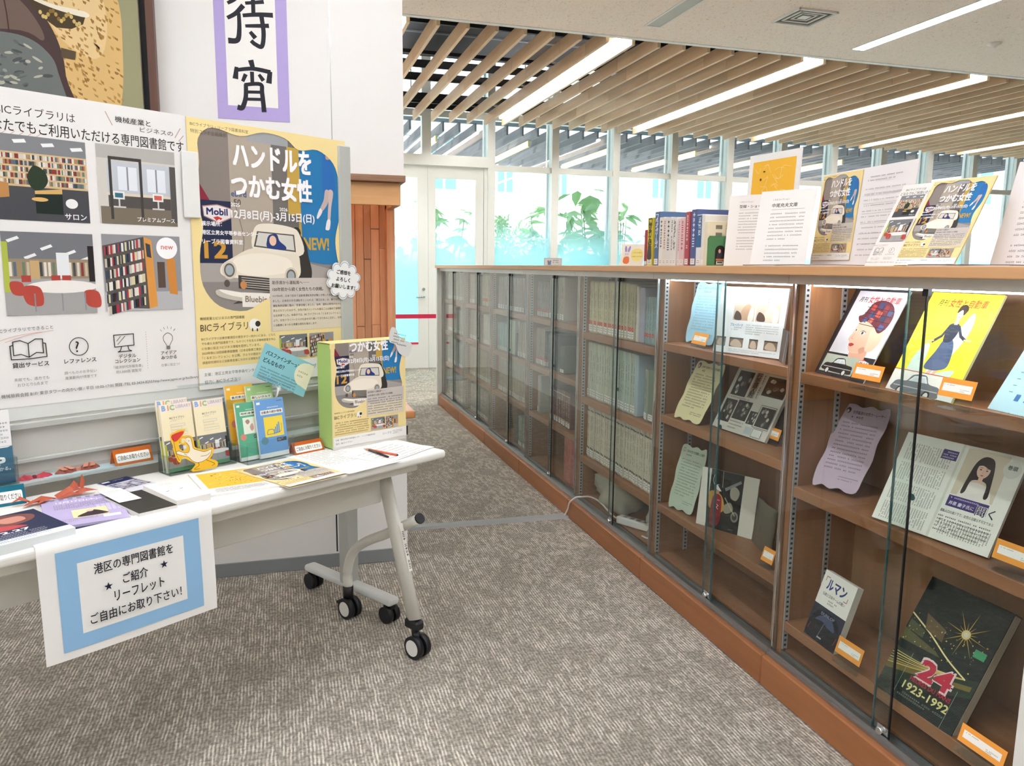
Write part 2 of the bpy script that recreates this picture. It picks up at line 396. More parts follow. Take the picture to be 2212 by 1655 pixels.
# wall with the reception niche
NX0, NZ0, NZ1, NB = -.45, .70, 1.745, 3.76
bm = bmesh.new()
box(bm, (XL, WALLY, 0), (NX0, 3.9, CEIL)); box(bm, (NX0, WALLY, NZ1), (WALLX, 3.9, CEIL)); box(bm, (NX0, WALLY, 0), (WALLX, 3.9, NZ0)); box(bm, (NX0, NB+.02, NZ0), (WALLX-.01, 3.9, NZ1))
wf = st(obj('wall_front', bm, M_wall))
for x in (-1.35, .235, -.555):
    obj('panel_joint', bx((x, WALLY-.0012, NZ1 if NX0 < x < WALLX else .07), (x+.004, WALLY, CEIL)), M_steel, wf)
obj('panel_joint', bx((.215, WALLY-.0012, .07), (.221, WALLY, NZ0)), M_dark, wf)
st(obj('baseboard_front', bx((XL, WALLY-.008, 0), (WALLX, WALLY, .062), bev=.002), M_base))
M_cedar = wood('red_cedar_planks', '#b3764f', '#d9a67c', 'Z', .5, 7, .22)
M_cedarh = wood('pale_cedar_header', '#d29a62', '#ecbd86', 'X', .5, 6, .05)
rg = random.Random(3); x = NX0
while x < WALLX-.012:                                       # vertical planks, butted at odd heights
    w_ = min(rg.uniform(.028, .045), WALLX-.012-x); z = NZ0+.03; first = rg.uniform(.15, .8)
    while z < NZ1-.01:
        z1 = min(z+first, NZ1-.01); first = rg.uniform(.35, .8); d_ = rg.choice((0, .004, .007))
        obj('plank', bx((x+.0006, NB-.016-d_, z+.0006), (x+w_-.0006, NB, z1-.0006), bev=.0012), M_cedar, wf); z = z1
    x += w_
obj('corner_post', bx((WALLX-.05, NB-.075, NZ0+.03), (WALLX-.012, NB-.022, NZ1-.1), bev=.002), M_cedar, wf)
obj('niche_lid', bx((NX0, WALLY-.05, NZ1-.028), (WALLX, NB, NZ1), bev=.002), wood('lid_wood', '#8a6248', '#b98f70', 'X', .5, 20), wf)
obj('niche_header', bx((NX0, WALLY-.02, NZ1-.125), (WALLX-.018, WALLY+.0, NZ1-.029), bev=.002), M_cedarh, wf)
obj('niche_side_rail', bx((WALLX-.05, WALLY, NZ1-.125), (WALLX-.018, NB-.016, NZ1-.085)), M_cedar, wf)
lampn = obj('niche_lamp', bx((NX0+.05, WALLY+.012, NZ1-.06), (WALLX-.09, WALLY+.03, NZ1-.045)), emit('warm_strip', '#ffd2ae', 4.5*LAMP), wf)
obj('counter_board', bx((NX0, WALLY-.11, NZ0-.008), (WALLX+.024, NB, NZ0+.026), bev=.008, seg=3), wood('niche_counter', '#c07a45', '#d99a62', 'X', .35), wf)
obj('counter_stop', bx((WALLX-.002, WALLY-.012, NZ0-.10), (WALLX+.004, WALLY-.004, NZ0-.06)), M_black, wf)
st(obj('wall_left', bx((XL-.1, YB, 0), (XL, 3.9, CEIL)), M_wall)); st(obj('wall_back', bx((XL-.1, YB-.1, 0), (XR, YB, CEIL)), M_wall))
st(obj('wall_corridor', bx((.1, 3.9, 0), (.3, WINY, ROOF)), M_wall)); st(obj('wall_right', bx((XR, YB, 0), (XR+.1, WINY, ROOF)), M_wall))
# high zone over the louvres
ud = st(obj('ceiling_upper', bx((.3, SOF, 3.55), (XR, 8.5, 3.6)), M_dark))
bm = bmesh.new(); box(bm, (.3, 8.46, 3.6), (XR, 8.5, ROOF)); box(bm, (.3, 8.46, ROOF), (XR, WINY+.1, ROOF+.1)); box(bm, (.3, SOF, CEIL+.16), (XR, SOF+.02, 3.55)); st(obj('ceiling_void', bm, M_dark))
for y in (6.55, 7.1, 7.62): obj('ceiling_rail', bx((.3, y, 3.535), (XR, y+.016, 3.55)), mat('rail_grey', '#6d747c', .6), ud)
for y, z in ((8.95, 3.545), (9.3, 3.49), (9.7, 3.355), (9.85, 3.285)): obj('black_baffle', bx((.3, y, z), (XR, y+.012, z+.085)), M_black, ud)
for x in [1.1+1.35*k for k in range(9)]:
    obj('hanger', bx((x, 6.3, 3.26), (x+.012, 6.312, 3.55)), M_black, ud); obj('hanger', bx((x+.4, 9.1, 3.26), (x+.41, 9.11, ROOF)), M_black, ud)
# wooden louvres: every row is made of boards butted end to end
M_louv = wood('louvre_wood', '#caa078', '#e9cda9', 'Y', .55, 4, .09)
LX0, LP, LY0, LY1, LZ, LHT = 2.83, .229, 6.06, 9.92, 3.15, .112
lroot = st(obj('ceiling_louvre', bx((.3, 7.3, LZ+LHT), (XR, 7.33, LZ+LHT+.03)), M_black))
for y in (6.4, 8.3, 9.4): obj('cross_rail', bx((.3, y, LZ+LHT), (XR, y+.03, LZ+LHT+.03)), M_black, lroot)
rg = random.Random(11); lamps = []
seg = {}
for k in range(-8, 44):
    x = LX0+LP*k; y = LY0; cut = LY0+rg.choice((.45, .8, 1.1))
    while y < LY1-.01:
        e = min(cut, LY1); L_ = round(e-y-.004, 3)
        if L_ > .02:
            if L_ not in seg:
                b = bx((0, 0, 0), (.028, L_, LHT)); me = bpy.data.meshes.new('slat'); b.to_mesh(me); b.free(); me.materials.append(M_louv); seg[L_] = me
            obj('slat', seg[L_], None, lroot, Matrix.Translation((x-.028, y, LZ)))
        y = e; cut = e+.95
# fluorescent battens hung on every eighth louvre
M_tube = emit('tube_light', '#f8f9f8', 40*LAMP)
WHO = ['behind the white wall corner', 'nearest the white wall', 'second from the white wall', 'third from the white wall', 'fourth from the white wall', 'farthest along the louvres']
for i, k in enumerate((-8, 0, 8, 16, 24, 32)):
    x = LX0+LP*k-.028; t = thing('tube_lamp', 'long bare fluorescent tube between the wooden louvres, '+WHO[i], 'ceiling light', (x-.07, LY0+.1, LZ+.062), group='lamps among the louvres')
    b = bmesh.new(); tube(b, [(0, 0, 0), (0, 3.55, 0)], .019, 10); obj('tube', b, M_tube, t)
    b = bx((-.02, -.02, .022), (.02, 3.6, .05)); obj('batten', b, M_white, t)
    for y in (.6, 1.8, 3.0):
        obj('wire', bx((-.002, y, .05), (.002, y+.004, .2)), M_white, t)
# window wall
MUL = [2.76+.9*k for k in range(12)]
M_film = None
def film():
    m, nt, p, o = nodes('frosted_gradation_film'); L = nt.links; nt.nodes.remove(p); tc = N(nt, 'ShaderNodeTexCoord'); sp = N(nt, 'ShaderNodeSeparateXYZ'); L.new(tc.outputs['Object'], sp.inputs[0])
    mr = N(nt, 'ShaderNodeMapRange', interpolation_type='SMOOTHSTEP'); L.new(sp.outputs[2], mr.inputs[0])
    for i, q in enumerate((1.25, 2.05, .93, .02)): mr.inputs[i+1].default_value = q
    t = N(nt, 'ShaderNodeBsdfTransparent'); d = N(nt, 'ShaderNodeBsdfTranslucent'); d.inputs[0].default_value = lin('#c9eef5'); x = N(nt, 'ShaderNodeMixShader')
    L.new(mr.outputs[0], x.inputs[0]); L.new(t.outputs[0], x.inputs[1]); L.new(d.outputs[0], x.inputs[2]); L.new(x.outputs[0], o.inputs[0]); return m
M_film = film()
for i, x in enumerate(MUL[:-1]):
    b = bmesh.new(); box(b, (x-.05, WINY-.06, 0), (x+.05, WINY+.08, ROOF)); 
    wn = st(obj('window_%d' % (i+1), b, M_alu)); x2 = MUL[i+1]-.05; xa = x+.05
    obj('mullion_fin', bx((x-.075, WINY+.08, .05), (x-.045, WINY+.13, ROOF)), M_alu, wn)
    for z0, z1 in ((.0, .07), (2.63, 2.705), (3.275, 3.36)): obj('transom', bx((xa, WINY-.03, z0), (x2, WINY+.05, z1)), M_alu, wn)
    for z0, z1 in ((.07, 2.63), (2.705, 3.275), (3.36, ROOF)): obj('pane', bx((xa, WINY, z0), (x2, WINY+.006, z1)), M_glass, wn)
    obj('frosted_film', bx((xa, WINY-.002, .07), (x2, WINY-.001, 2.1)), M_film, wn)
# door bay: double door, head beam, lights above
DX0, DXM, DX1 = .85, 1.905, 2.69
b = bmesh.new(); box(b, (DX0-.1, WINY-.06, 0), (DX0, WINY+.08, ROOF)); box(b, (DX1-.03, WINY-.05, 0), (DX1+.02, WINY+.06, 2.66)); box(b, (DX0, WINY-.11, 2.655), (DX1+.02, WINY+.05, 2.79)); box(b, (DX0, WINY-.03, 3.275), (DX1+.02, WINY+.05, 3.36)); box(b, (1.835, WINY-.04, 2.79), (1.955, WINY+.06, ROOF))
df = st(obj('trim_1', b, M_alu)); st(obj('wall_door_side', bx((.3, WINY-.05, 0), (DX0-.1, WINY+.08, ROOF)), M_wall))
for xa, xb in ((DX0, 1.835), (1.955, DX1+.02)):
    obj('pane', bx((xa, WINY, 2.79), (xb, WINY+.006, 3.275)), M_glass, df); obj('pane', bx((xa, WINY, 3.36), (xb, WINY+.006, ROOF)), M_glass, df)
for i, (xa, xb, s0, s1) in enumerate(((DX0+.01, DXM-.003, .1, .135), (DXM+.003, DX1-.035, .098, .11))):
    b = bmesh.new(); y0, y1 = WINY-.045, WINY
    box(b, (xa, y0, .01), (xa+s0, y1, 2.65)); box(b, (xb-s1, y0, .01), (xb, y1, 2.65)); box(b, (xa+s0, y0, 2.5), (xb-s1, y1, 2.65)); box(b, (xa+s0, y0, .01), (xb-s1, y1, .36))
    dr = st(obj('door_%d' % (i+1), b, M_alu)); obj('pane', bx((xa+s0, WINY-.025, .36), (xb-s1, WINY-.02, 2.5)), M_glass, dr); obj('frosted_film', bx((xa+s0, WINY-.028, .36), (xb-s1, WINY-.0275, 2.0)), M_film, dr)
    if i == 0:
        b = bmesh.new(); tube(b, [(xb-.06, y0-.04, .96), (xb-.17, y0-.045, .955)], .011, 8); tube(b, [(xb-.06, y0, .96), (xb-.06, y0-.045, .96)], .013, 8); obj('door_handle', b, M_chrome, dr)
        b = bmesh.new(); tube(b, [(xb-.06, y0, 1.06), (xb-.06, y0-.012, 1.06)], .02, 10); obj('lock_cylinder', b, M_chrome, dr)
        obj('red_tape', bx((xa, y0-.003, .33), (xb-s1, y0-.001, .355)), mat('red_tape', '#c61f4a', .4), dr)
M_red = mat('red_belt', '#c21846', .45)
tb = thing('barrier_belt', '', '', (1.0, 9.2, 0)); obj('belt', bx((.02, -.0015, .745), (1.0, .0015, .795)), M_red, tb)
for x in (0, 1.02):
    b = bmesh.new(); lathe(b, [(.14, 0), (.14, .012), (.03, .03), (.022, .05), (.022, .83), (.03, .84), (.03, .87), (.02, .88)], 16, Matrix.Translation((x, 0, 0))); obj('post', b, M_steel, tb)
tag(tb, 'red belt stretched across in front of the glass double door', 'belt')
# fittings of the low ceiling
def linear_light(x, y0, y1, lit, label):
    t = thing('linear_light', label, 'ceiling light', (x, y0, CEIL), group='recessed ceiling lights')
    b = bmesh.new()
    for s in (-1, 1): box(b, (s*.062-.008, 0, -.004), (s*.062+.008, y1-y0, .05))
    box(b, (-.07, -.012, -.004), (.07, 0, .05)); box(b, (-.07, y1-y0, -.004), (.07, y1-y0+.012, .05)); obj('trim_frame', b, M_white, t)
    obj('diffuser', bx((-.054, 0, -.002 if lit else .004), (.054, y1-y0, .0)) if lit else bx((-.054, 0, -.0015), (.054, y1-y0, -.001)), emit('linear_diffuser', '#f6f8ff', 17*LAMP) if lit else mat('unlit_diffuser', '#b8b4aa', .5), t)
    return t
linear_light(4.6, 2.6, 5.59, True, 'lit white linear light recessed in the speckled ceiling above the shelves')
linear_light(2.74, 4.2, 5.56, False, 'unlit linear light recessed in the speckled ceiling, left of the air vent')
for i, (x, y0, y1, s) in enumerate(((.35, 0., 2.9, 'over the aisle carpet'), (-1.5, -.6, 2.6, 'over the folding table'), (2.74, -.5, 2.6, 'over the near glass case'), (-3.4, -1.2, 2.4, 'at far left, added to light the bookcases'), (1.2, -3., -1.2, 'behind the viewer'), (-1.8, -3., -1.2, 'behind the viewer on the left'))):  # the far-left one is an unseen extra, added to light the bookcase interiors
    linear_light(x, y0, y1, True, 'lit white linear light recessed in the ceiling '+s)
t = thing('air_vent', 'square white ceiling air vent with nested louvre rings', 'vent', (3.655, 5.02, CEIL))
for i, (a, z) in enumerate(((.155, 0), (.105, .004), (.062, .008))):
    b = bmesh.new(); wd = .016 if i == 0 else .012
    for s in (-1, 1): box(b, (s*a-wd/2, -a-wd/2, -.014+z), (s*a+wd/2, a+wd/2, .0+z)); box(b, (-a, s*a-wd/2, -.014+z), (a, s*a+wd/2, .0+z))
    obj('vent_ring', b, M_white, t)
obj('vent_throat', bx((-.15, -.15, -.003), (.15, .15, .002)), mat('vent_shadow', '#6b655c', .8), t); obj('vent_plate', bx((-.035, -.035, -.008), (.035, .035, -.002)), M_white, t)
b = bmesh.new(); lathe(b, [(.05, 0), (.05, -.012), (.03, -.02), (.012, -.034), (.005, -.036)], 16); o = obj('smoke_detector', b, M_white, None, Matrix.Translation((5.48, 5.1, CEIL))); tag(o, 'small round white detector on the speckled ceiling beside the lit light', 'detector')
# cable cover across the carpet
b = bmesh.new(); p0, p1 = Vector((.47, 3.9, 0)), Vector((1.488, 3.872, 0)); ax = (p1-p0).normalized(); sd = Vector((-ax.y, ax.x, 0)); P = [(-.037, 0), (-.022, .011), (.022, .011), (.037, 0)]
va = [b.verts.new(p0+sd*q[0]+ZZ*q[1]) for q in P]; vb = [b.verts.new(p1+sd*q[0]+ZZ*q[1]) for q in P]
b.faces.new(va[::-1]); b.faces.new(vb)
for i in range(4): b.faces.new((va[i], va[(i+1) % 4], vb[(i+1) % 4], vb[i]))
o = obj('cable_cover', b, mat('grey_tape', '#a3a6a6', .5, var=.08)); tag(o, 'flat grey cable cover lying across the carpet aisle', 'cable cover')
# ================================================================== OUTSIDE
M_facade = mat('white_facade', '#f2f2ee', .8, var=.02, scale=1)
st(obj('ground_outside', bx((-20, WINY+.12, -.25), (45, 60, -.05)), mat('pale_paving', '#d6d8d2', .9)))
FY = 21.
bl = thing('white_building', 'pale tiled building across the courtyard, seen through the glass wall', 'building', (8, FY, 0))
obj('facade', bx((-20, FY, 0), (40, FY+.4, 9)), M_facade, bl, world=True)
M_joint = mat('facade_joint', '#a9b6bd', .8); M_pane2 = mat('far_window', '#6f93aa', .15, var=.1, scale=1.2); M_fr2 = mat('far_frame', '#dfe6ea', .5)
for z in (1.1, 2.35, 3.45, 5.6): obj('ledge', bx((-4, FY-.02, z), (34, FY, z+.04)), M_joint, bl, world=True)
for x in range(-3, 34, 2): obj('facade_joint', bx((x+.2, FY-.012, 0), (x+.23, FY, 9)), M_joint, bl, world=True)
def fwin(px0, px1, pyb, zt):
    a, b2 = ony(px0, 400, FY).x, ony(px1, 400, FY).x; zb = ony((px0+px1)/2, pyb, FY).z
    w_ = obj('window', bx((a-.06, FY-.05, zb-.06), (b2+.06, FY, zt)), M_fr2, bl, world=True); p_ = obj('pane', bx((a, FY-.07, zb), (b2, FY-.05, zt)), M_pane2, None)
    p_.parent = w_
    c_ = obj('glazing_bar', bx(((a+b2)/2-.03, FY-.08, zb), ((a+b2)/2+.03, FY-.07, zt)), M_fr2, None); c_.parent = w_
for a, b2, yb in ((932, 984, 408), (1074, 1106, 414), (1196, 1222, 420), (1408, 1436, 427), (1505, 1534, 428), (1640, 1690, 430), (1890, 1950, 436), (2080, 2140, 440)): fwin(a, b2, yb, 4.9)
M_loud = wood('weathered_louvre', '#5e5a5c', '#8b8688', 'Y', .7, 3, .1)
cn = thing('canopy', 'weathered grey slatted canopy outside the window wall', 'canopy', (6, 10.9, 3.4))
for y in (10.95, 12.2, 13.6): obj('canopy_beam', bx((.6, y, 3.34), (13.4, y+.06, 3.42)), mat('grey_beam', '#9aa0a4', .6), cn, world=True)
b = bx((0, 0, 0), (.03, 3.7, .13)); lme = bpy.data.meshes.new('canopy_slat'); b.to_mesh(lme); b.free(); lme.materials.append(M_loud)
for k in range(-8, 44): o = obj('canopy_slat', lme, None, cn, Matrix.Translation((LX0+LP*k+.08, 10.86, 3.2)), world=True)
for i, k in enumerate((-3, 3, 9, 15, 21, 27)):
    x = LX0+LP*k+.02; t = thing('canopy_lamp', 'fluorescent lamp under the outdoor canopy, number %s from the door' % ('one two three four five six'.split()[i]), 'ceiling light', (x, 11.2, 3.14), group='lamps under the canopy')
    b = bmesh.new(); tube(b, [(0, 0, 0), (0, 2.2, 0)], .02, 8); obj('tube', b, emit('canopy_tube', '#fff6e6', 12), t); obj('batten', bx((.03, 0, -.03), (.06, 2.3, .055)), mat('lamp_tray', '#e6cf8c', .5), t)
# plants behind the glass
M_leaf = mat('leaf_green', '#b4dba0', .5, var=.25, scale=8); M_leaf2 = mat('leaf_pale', '#c4e6ae', .5, var=.25, scale=8); M_stem = mat('stem', '#6c7a4a', .7)
def leafmesh(l, w_, lobes=0):
    b = bmesh.new()
    if lobes:
        pts = []
        for i in range(5):
            a = R(-72+36*i); pts += [(math.sin(a-.2)*.38*l, .1*l+math.cos(a-.2)*.34*l), (math.sin(a)*(.62 if i != 2 else .5)*l, .12*l+math.cos(a)*(.62+.3*(i == 2))*l)]
        pts = [(0, 0)]+pts+[(math.sin(R(72)+.2)*.38*l, .1*l)]
        v = [b.verts.new((x, y, -.25*abs(x)-.25*y*y/l)) for x, y in pts]; b.faces.new(v)
    else:
        L = [(0, 0), (.5, .3), (.42, .62), (0, 1), (-.42, .62), (-.5, .3)]; v = [b.verts.new((x*w_, y*l, -.3*y*y*l+.2*abs(x)*w_)) for x, y in L]; b.faces.new((v[0], v[1], v[2], v[3])); b.faces.new((v[0], v[3], v[4], v[5]))
    me = bpy.data.meshes.new('leaf'); b.to_mesh(me); b.free(); return me
LEAF = [leafmesh(.30, .17), leafmesh(.34, .2, 1), leafmesh(.22, .12)]
for q, mm in zip(LEAF, (M_leaf, M_leaf, M_leaf2)): q.materials.append(mm)
def plant(name, label, base, h, spread, n, kinds, seed, zmin=.3):
    rg = random.Random(seed); t = thing(name, label, 'plant', base, group='plants outside the glass'); b = bmesh.new(); tips = []
    for k in range(5):
        a = rg.uniform(0, 6.28); r = spread*rg.uniform(.2, .9); p = [(0, 0, 0), (r*.3*math.cos(a), r*.3*math.sin(a), h*.45), (r*math.cos(a), r*math.sin(a), h*rg.uniform(.75, 1))]; p = spline(p, 4, False); tube(b, p, .008, 5); tips.append(p)
    obj('stem', b, M_stem, t)
    for k in range(n):
        p = rg.choice(tips); s = rg.random()**.6; q = Vector(p[min(int(s*len(p)), len(p)-1)])
        if q.z < zmin: q.z = rg.uniform(zmin, h)
        q += Vector((rg.gauss(0, spread*.25), rg.gauss(0, spread*.2), rg.gauss(0, h*.05)))
        me = LEAF[rg.choice(kinds)]; sc = rg.uniform(.8, 1.3)
        Mx = Matrix.Translation(q) @ Matrix.Rotation(rg.uniform(0, 6.28), 4, 'Z') @ Matrix.Rotation(rg.uniform(-1.1, .5), 4, 'X') @ Matrix.Rotation(rg.uniform(-.4, .4), 4, 'Y') @ Matrix.Scale(sc, 4)
        obj('leaf', me, None, t, Mx)
def at(px, py, Y): p = ony(px, py, Y); return p.x, p.z
for px, py, Y, sp, n, kd, nm, lb in ((975, 458, 12.2, .5, 80, (0, 1), 'leafy_shrub', 'bright green leafy shrub behind the right leaf of the glass door'),
    (880, 500, 13.2, .3, 26, (0, 1), 'leafy_shrub', 'green shrub behind the left leaf of the glass door'),
    (1170, 465, 13.3, .32, 44, (1, 0), 'leafy_shrub', 'small branching shrub with hanging leaves behind the first mullion right of the door'),
    (1275, 432, 11.6, .5, 120, (0, 1), 'tall_houseplant', 'tall broad-leaved plant in the middle of the second window'),
    (1345, 432, 12.9, .18, 30, (0,), 'climbing_plant', 'thin climbing plant with round leaves right of the tall plant'),
    (1400, 505, 13.6, .3, 22, (2, 0), 'leafy_shrub', 'low plant behind the books on the counter')):
    x, z = at(px, py, Y); plant(nm, lb, (x, Y, 0), z+.05, sp, n, kd, px, .7)
for i, (px, py, Y, rx) in enumerate(((1085, 470, 12.6, .35), (1125, 490, 13.7, .5), (1500, 520, 12.8, .5))):
    x, z = at(px, py, Y); rg = random.Random(i); me = bpy.data.meshes.new('foliage'); V = []; Fc = []
    for k in range(900):
        zz = z*rg.random()**.6; r = rx*(1-.75*(zz/z)**2)*rg.random()**.5; a = rg.uniform(0, 6.28); c = Vector((r*math.cos(a), r*math.sin(a), zz)); u = Vector((rg.uniform(-1, 1), rg.uniform(-1, 1), rg.uniform(-1, 1))).normalized(); v = u.orthogonal().normalized(); s = rg.uniform(.03, .07); j = len(V)
        V += [c, c+u*s+v*s*.4, c+u*s*2, c+u*s-v*s*.4]; Fc.append((j, j+1, j+2, j+3))
    me.from_pydata(V, [], Fc); me.materials.append(M_leaf2); t = thing('conifer_bush', 'soft feathery bush outside, '+('with a pointed top beside the door frame', 'with two tops in the first window', 'low and round behind the standing books')[i], 'bush', (x, Y, 0), group='plants outside the glass')
    o = obj('foliage', me, None, t); o['kind'] = 'stuff'; b = bmesh.new(); tube(b, [(0, 0, 0), (0, 0, z*.7)], .02, 6); obj('stem', b, M_stem, t)
# ================================================================== GLAZED LOW BOOKCASES
CFX, CBX, CTOP = 1.53, 1.80, 1.373
BAYY = [1.155+.905*k for k in range(8)]
SHZ = [(1.047, .682, .228), (1.054, .747, .355), (1.022, .675, .35)]+[(1.05, .745, .437)]*4
DECK = .125
WHERE = ['nearest glazed bookcase with magazines and the thick black racing book', 'second glazed bookcase with wavy cards and open books', 'third glazed bookcase packed with cream volumes above a cloth bag',
    'fourth glazed bookcase with a maroon set and pink-red volumes', 'fifth glazed bookcase, middle of the row, with a pale blue set', 'sixth glazed bookcase, last but one towards the glass door', 'last glazed bookcase beside the white end panel near the glass door']
M_back = wood('cabinet_back', '#8a6446', '#a87e5b', 'Z', .5, 4)
def slotmat():
    m, nt, p, o = nodes('slotted_standard'); L = nt.links; tc = N(nt, 'ShaderNodeTexCoord'); sp = N(nt, 'ShaderNodeSeparateXYZ'); L.new(tc.outputs['Object'], sp.inputs[0])
    a = N(nt, 'ShaderNodeMath', operation='MULTIPLY'); a.inputs[1].default_value = 1/.0165; L.new(sp.outputs[2], a.inputs[0]); f = N(nt, 'ShaderNodeMath', operation='FRACT'); L.new(a.outputs[0], f.inputs[0])
    g = N(nt, 'ShaderNodeMath', operation='GREATER_THAN'); g.inputs[1].default_value = .55; L.new(f.outputs[0], g.inputs[0])
    s2 = N(nt, 'ShaderNodeSeparateXYZ'); L.new(tc.outputs['Generated'], s2.inputs[0]); c_ = N(nt, 'ShaderNodeMath', operation='COMPARE'); c_.inputs[1].default_value = .5; c_.inputs[2].default_value = .24; L.new(s2.outputs[0], c_.inputs[0])
    g2 = N(nt, 'ShaderNodeMath', operation='MULTIPLY'); L.new(g.outputs[0], g2.inputs[0]); L.new(c_.outputs[0], g2.inputs[1]); g = g2
    mx = N(nt, 'ShaderNodeMix', data_type='RGBA'); mx.inputs[6].default_value = lin('#b9bcbe'); mx.inputs[7].default_value = lin('#23211f'); L.new(g.outputs[0], mx.inputs[0]); L.new(mx.outputs[2], p.inputs['Base Color']); p.inputs['Roughness'].default_value = .35; p.inputs['Metallic'].default_value = .4
    return m
M_slot = slotmat()
M_plinth = wood('plinth_wood', '#8f5a32', '#b0744a', 'Y', .42, 5, .02)
M_led = emit('led_strip', '#f4f8ff', 11*LAMP)
M_cglass = glass('case_glass', '#fafdfc', 1.5)
M_edge = mat('glass_edge', '#3e5f62', .2, var=.05)
for k in range(7):
    y0, y1 = BAYY[k], BAYY[k+1]
    t = thing('glazed_bookcase', WHERE[k], 'bookcase', ((CFX+CBX)/2, (y0+y1)/2, 0), group='row of low glazed bookcases')
    W = lambda n, b, m, par=None: obj(n, b, m, par or t, world=True)
    a, c = (y0+.03 if k else y0+.025), y1-.025
    side = 'side_panel'
    W(side, bx((CFX+.012, y0+.001, .105), (CBX, a, 1.345)), M_cabz if k else M_cabz); W(side, bx((CFX+.012, c, .105), (CBX, y1-.001, 1.345)), M_cabz)
    W('back_panel', bx((CBX, y0+.001, .105), (CBX+.012, y1-.001, 1.345)), M_back); W('deck', bx((CFX+.03, a, .105), (CBX, c, DECK)), M_cab)
    b = bx((1.487, y0+.001, 0), (CFX+.05, y1-.001, .103), bev=.004); W('plinth', b, M_plinth)
    b = bmesh.new(); box(b, (1.505, y0+.001, .1035), (1.55, y1-.001, .113)); box(b, (1.513, y0+.001, .113), (1.517, y1-.001, .125)); box(b, (1.545, y0+.001, .113), (1.55, y1-.001, .125)); W('sill_track', b, M_steel)
    W('top_track', bx((1.503, y0+.001, 1.318), (1.552, y1-.001, 1.345)), mat('satin_track', '#c3c1bb', .35, .5)); W('top_board', bx((1.552, a, 1.325), (CBX, c, 1.345)), M_cab)
    for z in SHZ[k]: W('shelf', bx((CFX+.016, a+.001, z-.034), (CBX-.002, c-.001, z), bev=.002), M_cab)
    for yy, s in ((c, -1), (a, 1)):
        for x in (1.553, 1.69): W('shelf_standard', bx((x-.009, min(yy, yy+s*.005), .13), (x+.009, max(yy, yy+s*.005), 1.322)), M_slot)
    ym = (y0+y1)/2-.03
    for i, (xa, ya, yb) in enumerate(((1.5225, ym-.035, y1-.004), (1.534, y0+.004, ym+.035))):
        g = W('glass_door', bx((xa, ya, .114), (xa+.005, yb, 1.335)), M_cglass)
        e = obj('door_edge', bx((xa-.0004, (ya if i == 0 else yb)-.002, .114), (xa+.0054, (ya if i == 0 else yb)+.002, 1.335)), M_black if (i == 0 and k != 1) else M_edge, None); e.parent = g
        e = obj('door_edge', bx((xa-.0004, (yb if i == 0 else ya)-.003, .114), (xa+.0054, (yb if i == 0 else ya)+.003, 1.335)), M_chrome, None); e.parent = g
        if i == 0:
            b = bmesh.new(); tube(b, [(xa, ya+.02, .135), (xa-.014, ya+.02, .135)], .0095, 12); box(b, (xa-.003, ya-.002, .118), (xa-.0005, ya+.036, .15)); q = obj('lock', b, M_chrome, None); q.parent = g
            if k != 1: q = obj('guide_block', bx((xa-.002, ya-.006, 1.30), (xa+.01, ya+.012, 1.335)), M_black, None); q.parent = g
        else:
            b = bmesh.new(); tube(b, [(xa-.0005, yb-.07, .79), (xa-.0012, yb-.07, .79)], .009, 10); q = obj('finger_pull', b, M_edge, None); q.parent = g
    if k < 2: W('led_strip', bx((1.56, a+.02, 1.312), (1.574, c-.02, 1.3235)), M_led)
tp = obj('counter_top', bx((1.468, 1.12, 1.3455), (1.87, BAYY[-1]+.06, CTOP), bev=.003, seg=2), M_top); tag(tp, 'long light wooden counter top over the glazed bookcases', 'counter')
for i, (ya, yb) in enumerate(((BAYY[-1]+.002, BAYY[-1]+.055), (1.10, BAYY[0]-.002))):
    e = obj('end_panel', bx((1.478, ya, 0), (1.86, yb, 1.345 if i == 0 else 1.3445)), M_white); tag(e, ('white end panel closing the far end of the bookcases', 'white end panel closing the near end of the bookcases')[i], 'panel', 'white end panels')
# ------------------------------------------------------------------ books in the glazed cases
BM = {}
def book_mesh(w_, h, d, col):
    k = (w_, h, d, col)
    if k not in BM:
        b = bmesh.new(); box(b, (0, -w_+.0013, 0), (d, -.0013, h), bev=min(.006, w_*.32), seg=2); me = bpy.data.meshes.new('volume'); b.normal_update(); b.to_mesh(me); b.free()
        me.materials.append(mat('cloth_'+col.strip('#'), col, .65, var=.05, scale=30, rnd=.1)); BM[k] = me
    return BM[k]
PM = {}
def spine_print(w_, h, style, ink, seed):
    k = (w_, h, style, ink, seed % 3)
    if k not in PM:
        a = Art(w_*.84, h, 10); rg = random.Random(seed); H = a.H; u = 10.
        if 't' in style: a.marks(3.2, H*.16, H*.34, 1, 1, 4.2, ink, seed, False, True, .8); a.marks(3.2, H*.56, H*.14, 1, 1, 3.6, ink, seed+9, False, True, .8)
        if 'l' in style: a.rect(.8, H-H*.16, 8.4, H*.12, '#f6f5f0'); a.rect(2, H-H*.13, 6, H*.012, '#777777'); a.rect(2, H-H*.09, 5, H*.012, '#777777')
        if 'd' in style: a.ell(5, H-H*.205, 4.6, 4.6, '#d9483c'); a.rect(3.6, H-H*.21, 2.8, H*.01, '#f3d6d0')
        if 'b' in style: a.rect(0, H*.1, 10, H*.025, ink); a.rect(0, H*.8, 10, H*.03, ink)
        o = a.build('spine_print', None); PM[k] = o.data; bpy.data.objects.remove(o)
    return PM[k]
_o = 'first second third fourth fifth sixth seventh eighth ninth tenth eleventh twelfth thirteenth fourteenth fifteenth sixteenth seventeenth eighteenth nineteenth'.split()
def ORD(n): return _o[n-1] if n < 20 else ('twentieth', 'thirtieth')[n//10-2] if n % 10 == 0 else ('twenty-', 'thirty-')[n//10-2]+_o[n % 10-1]
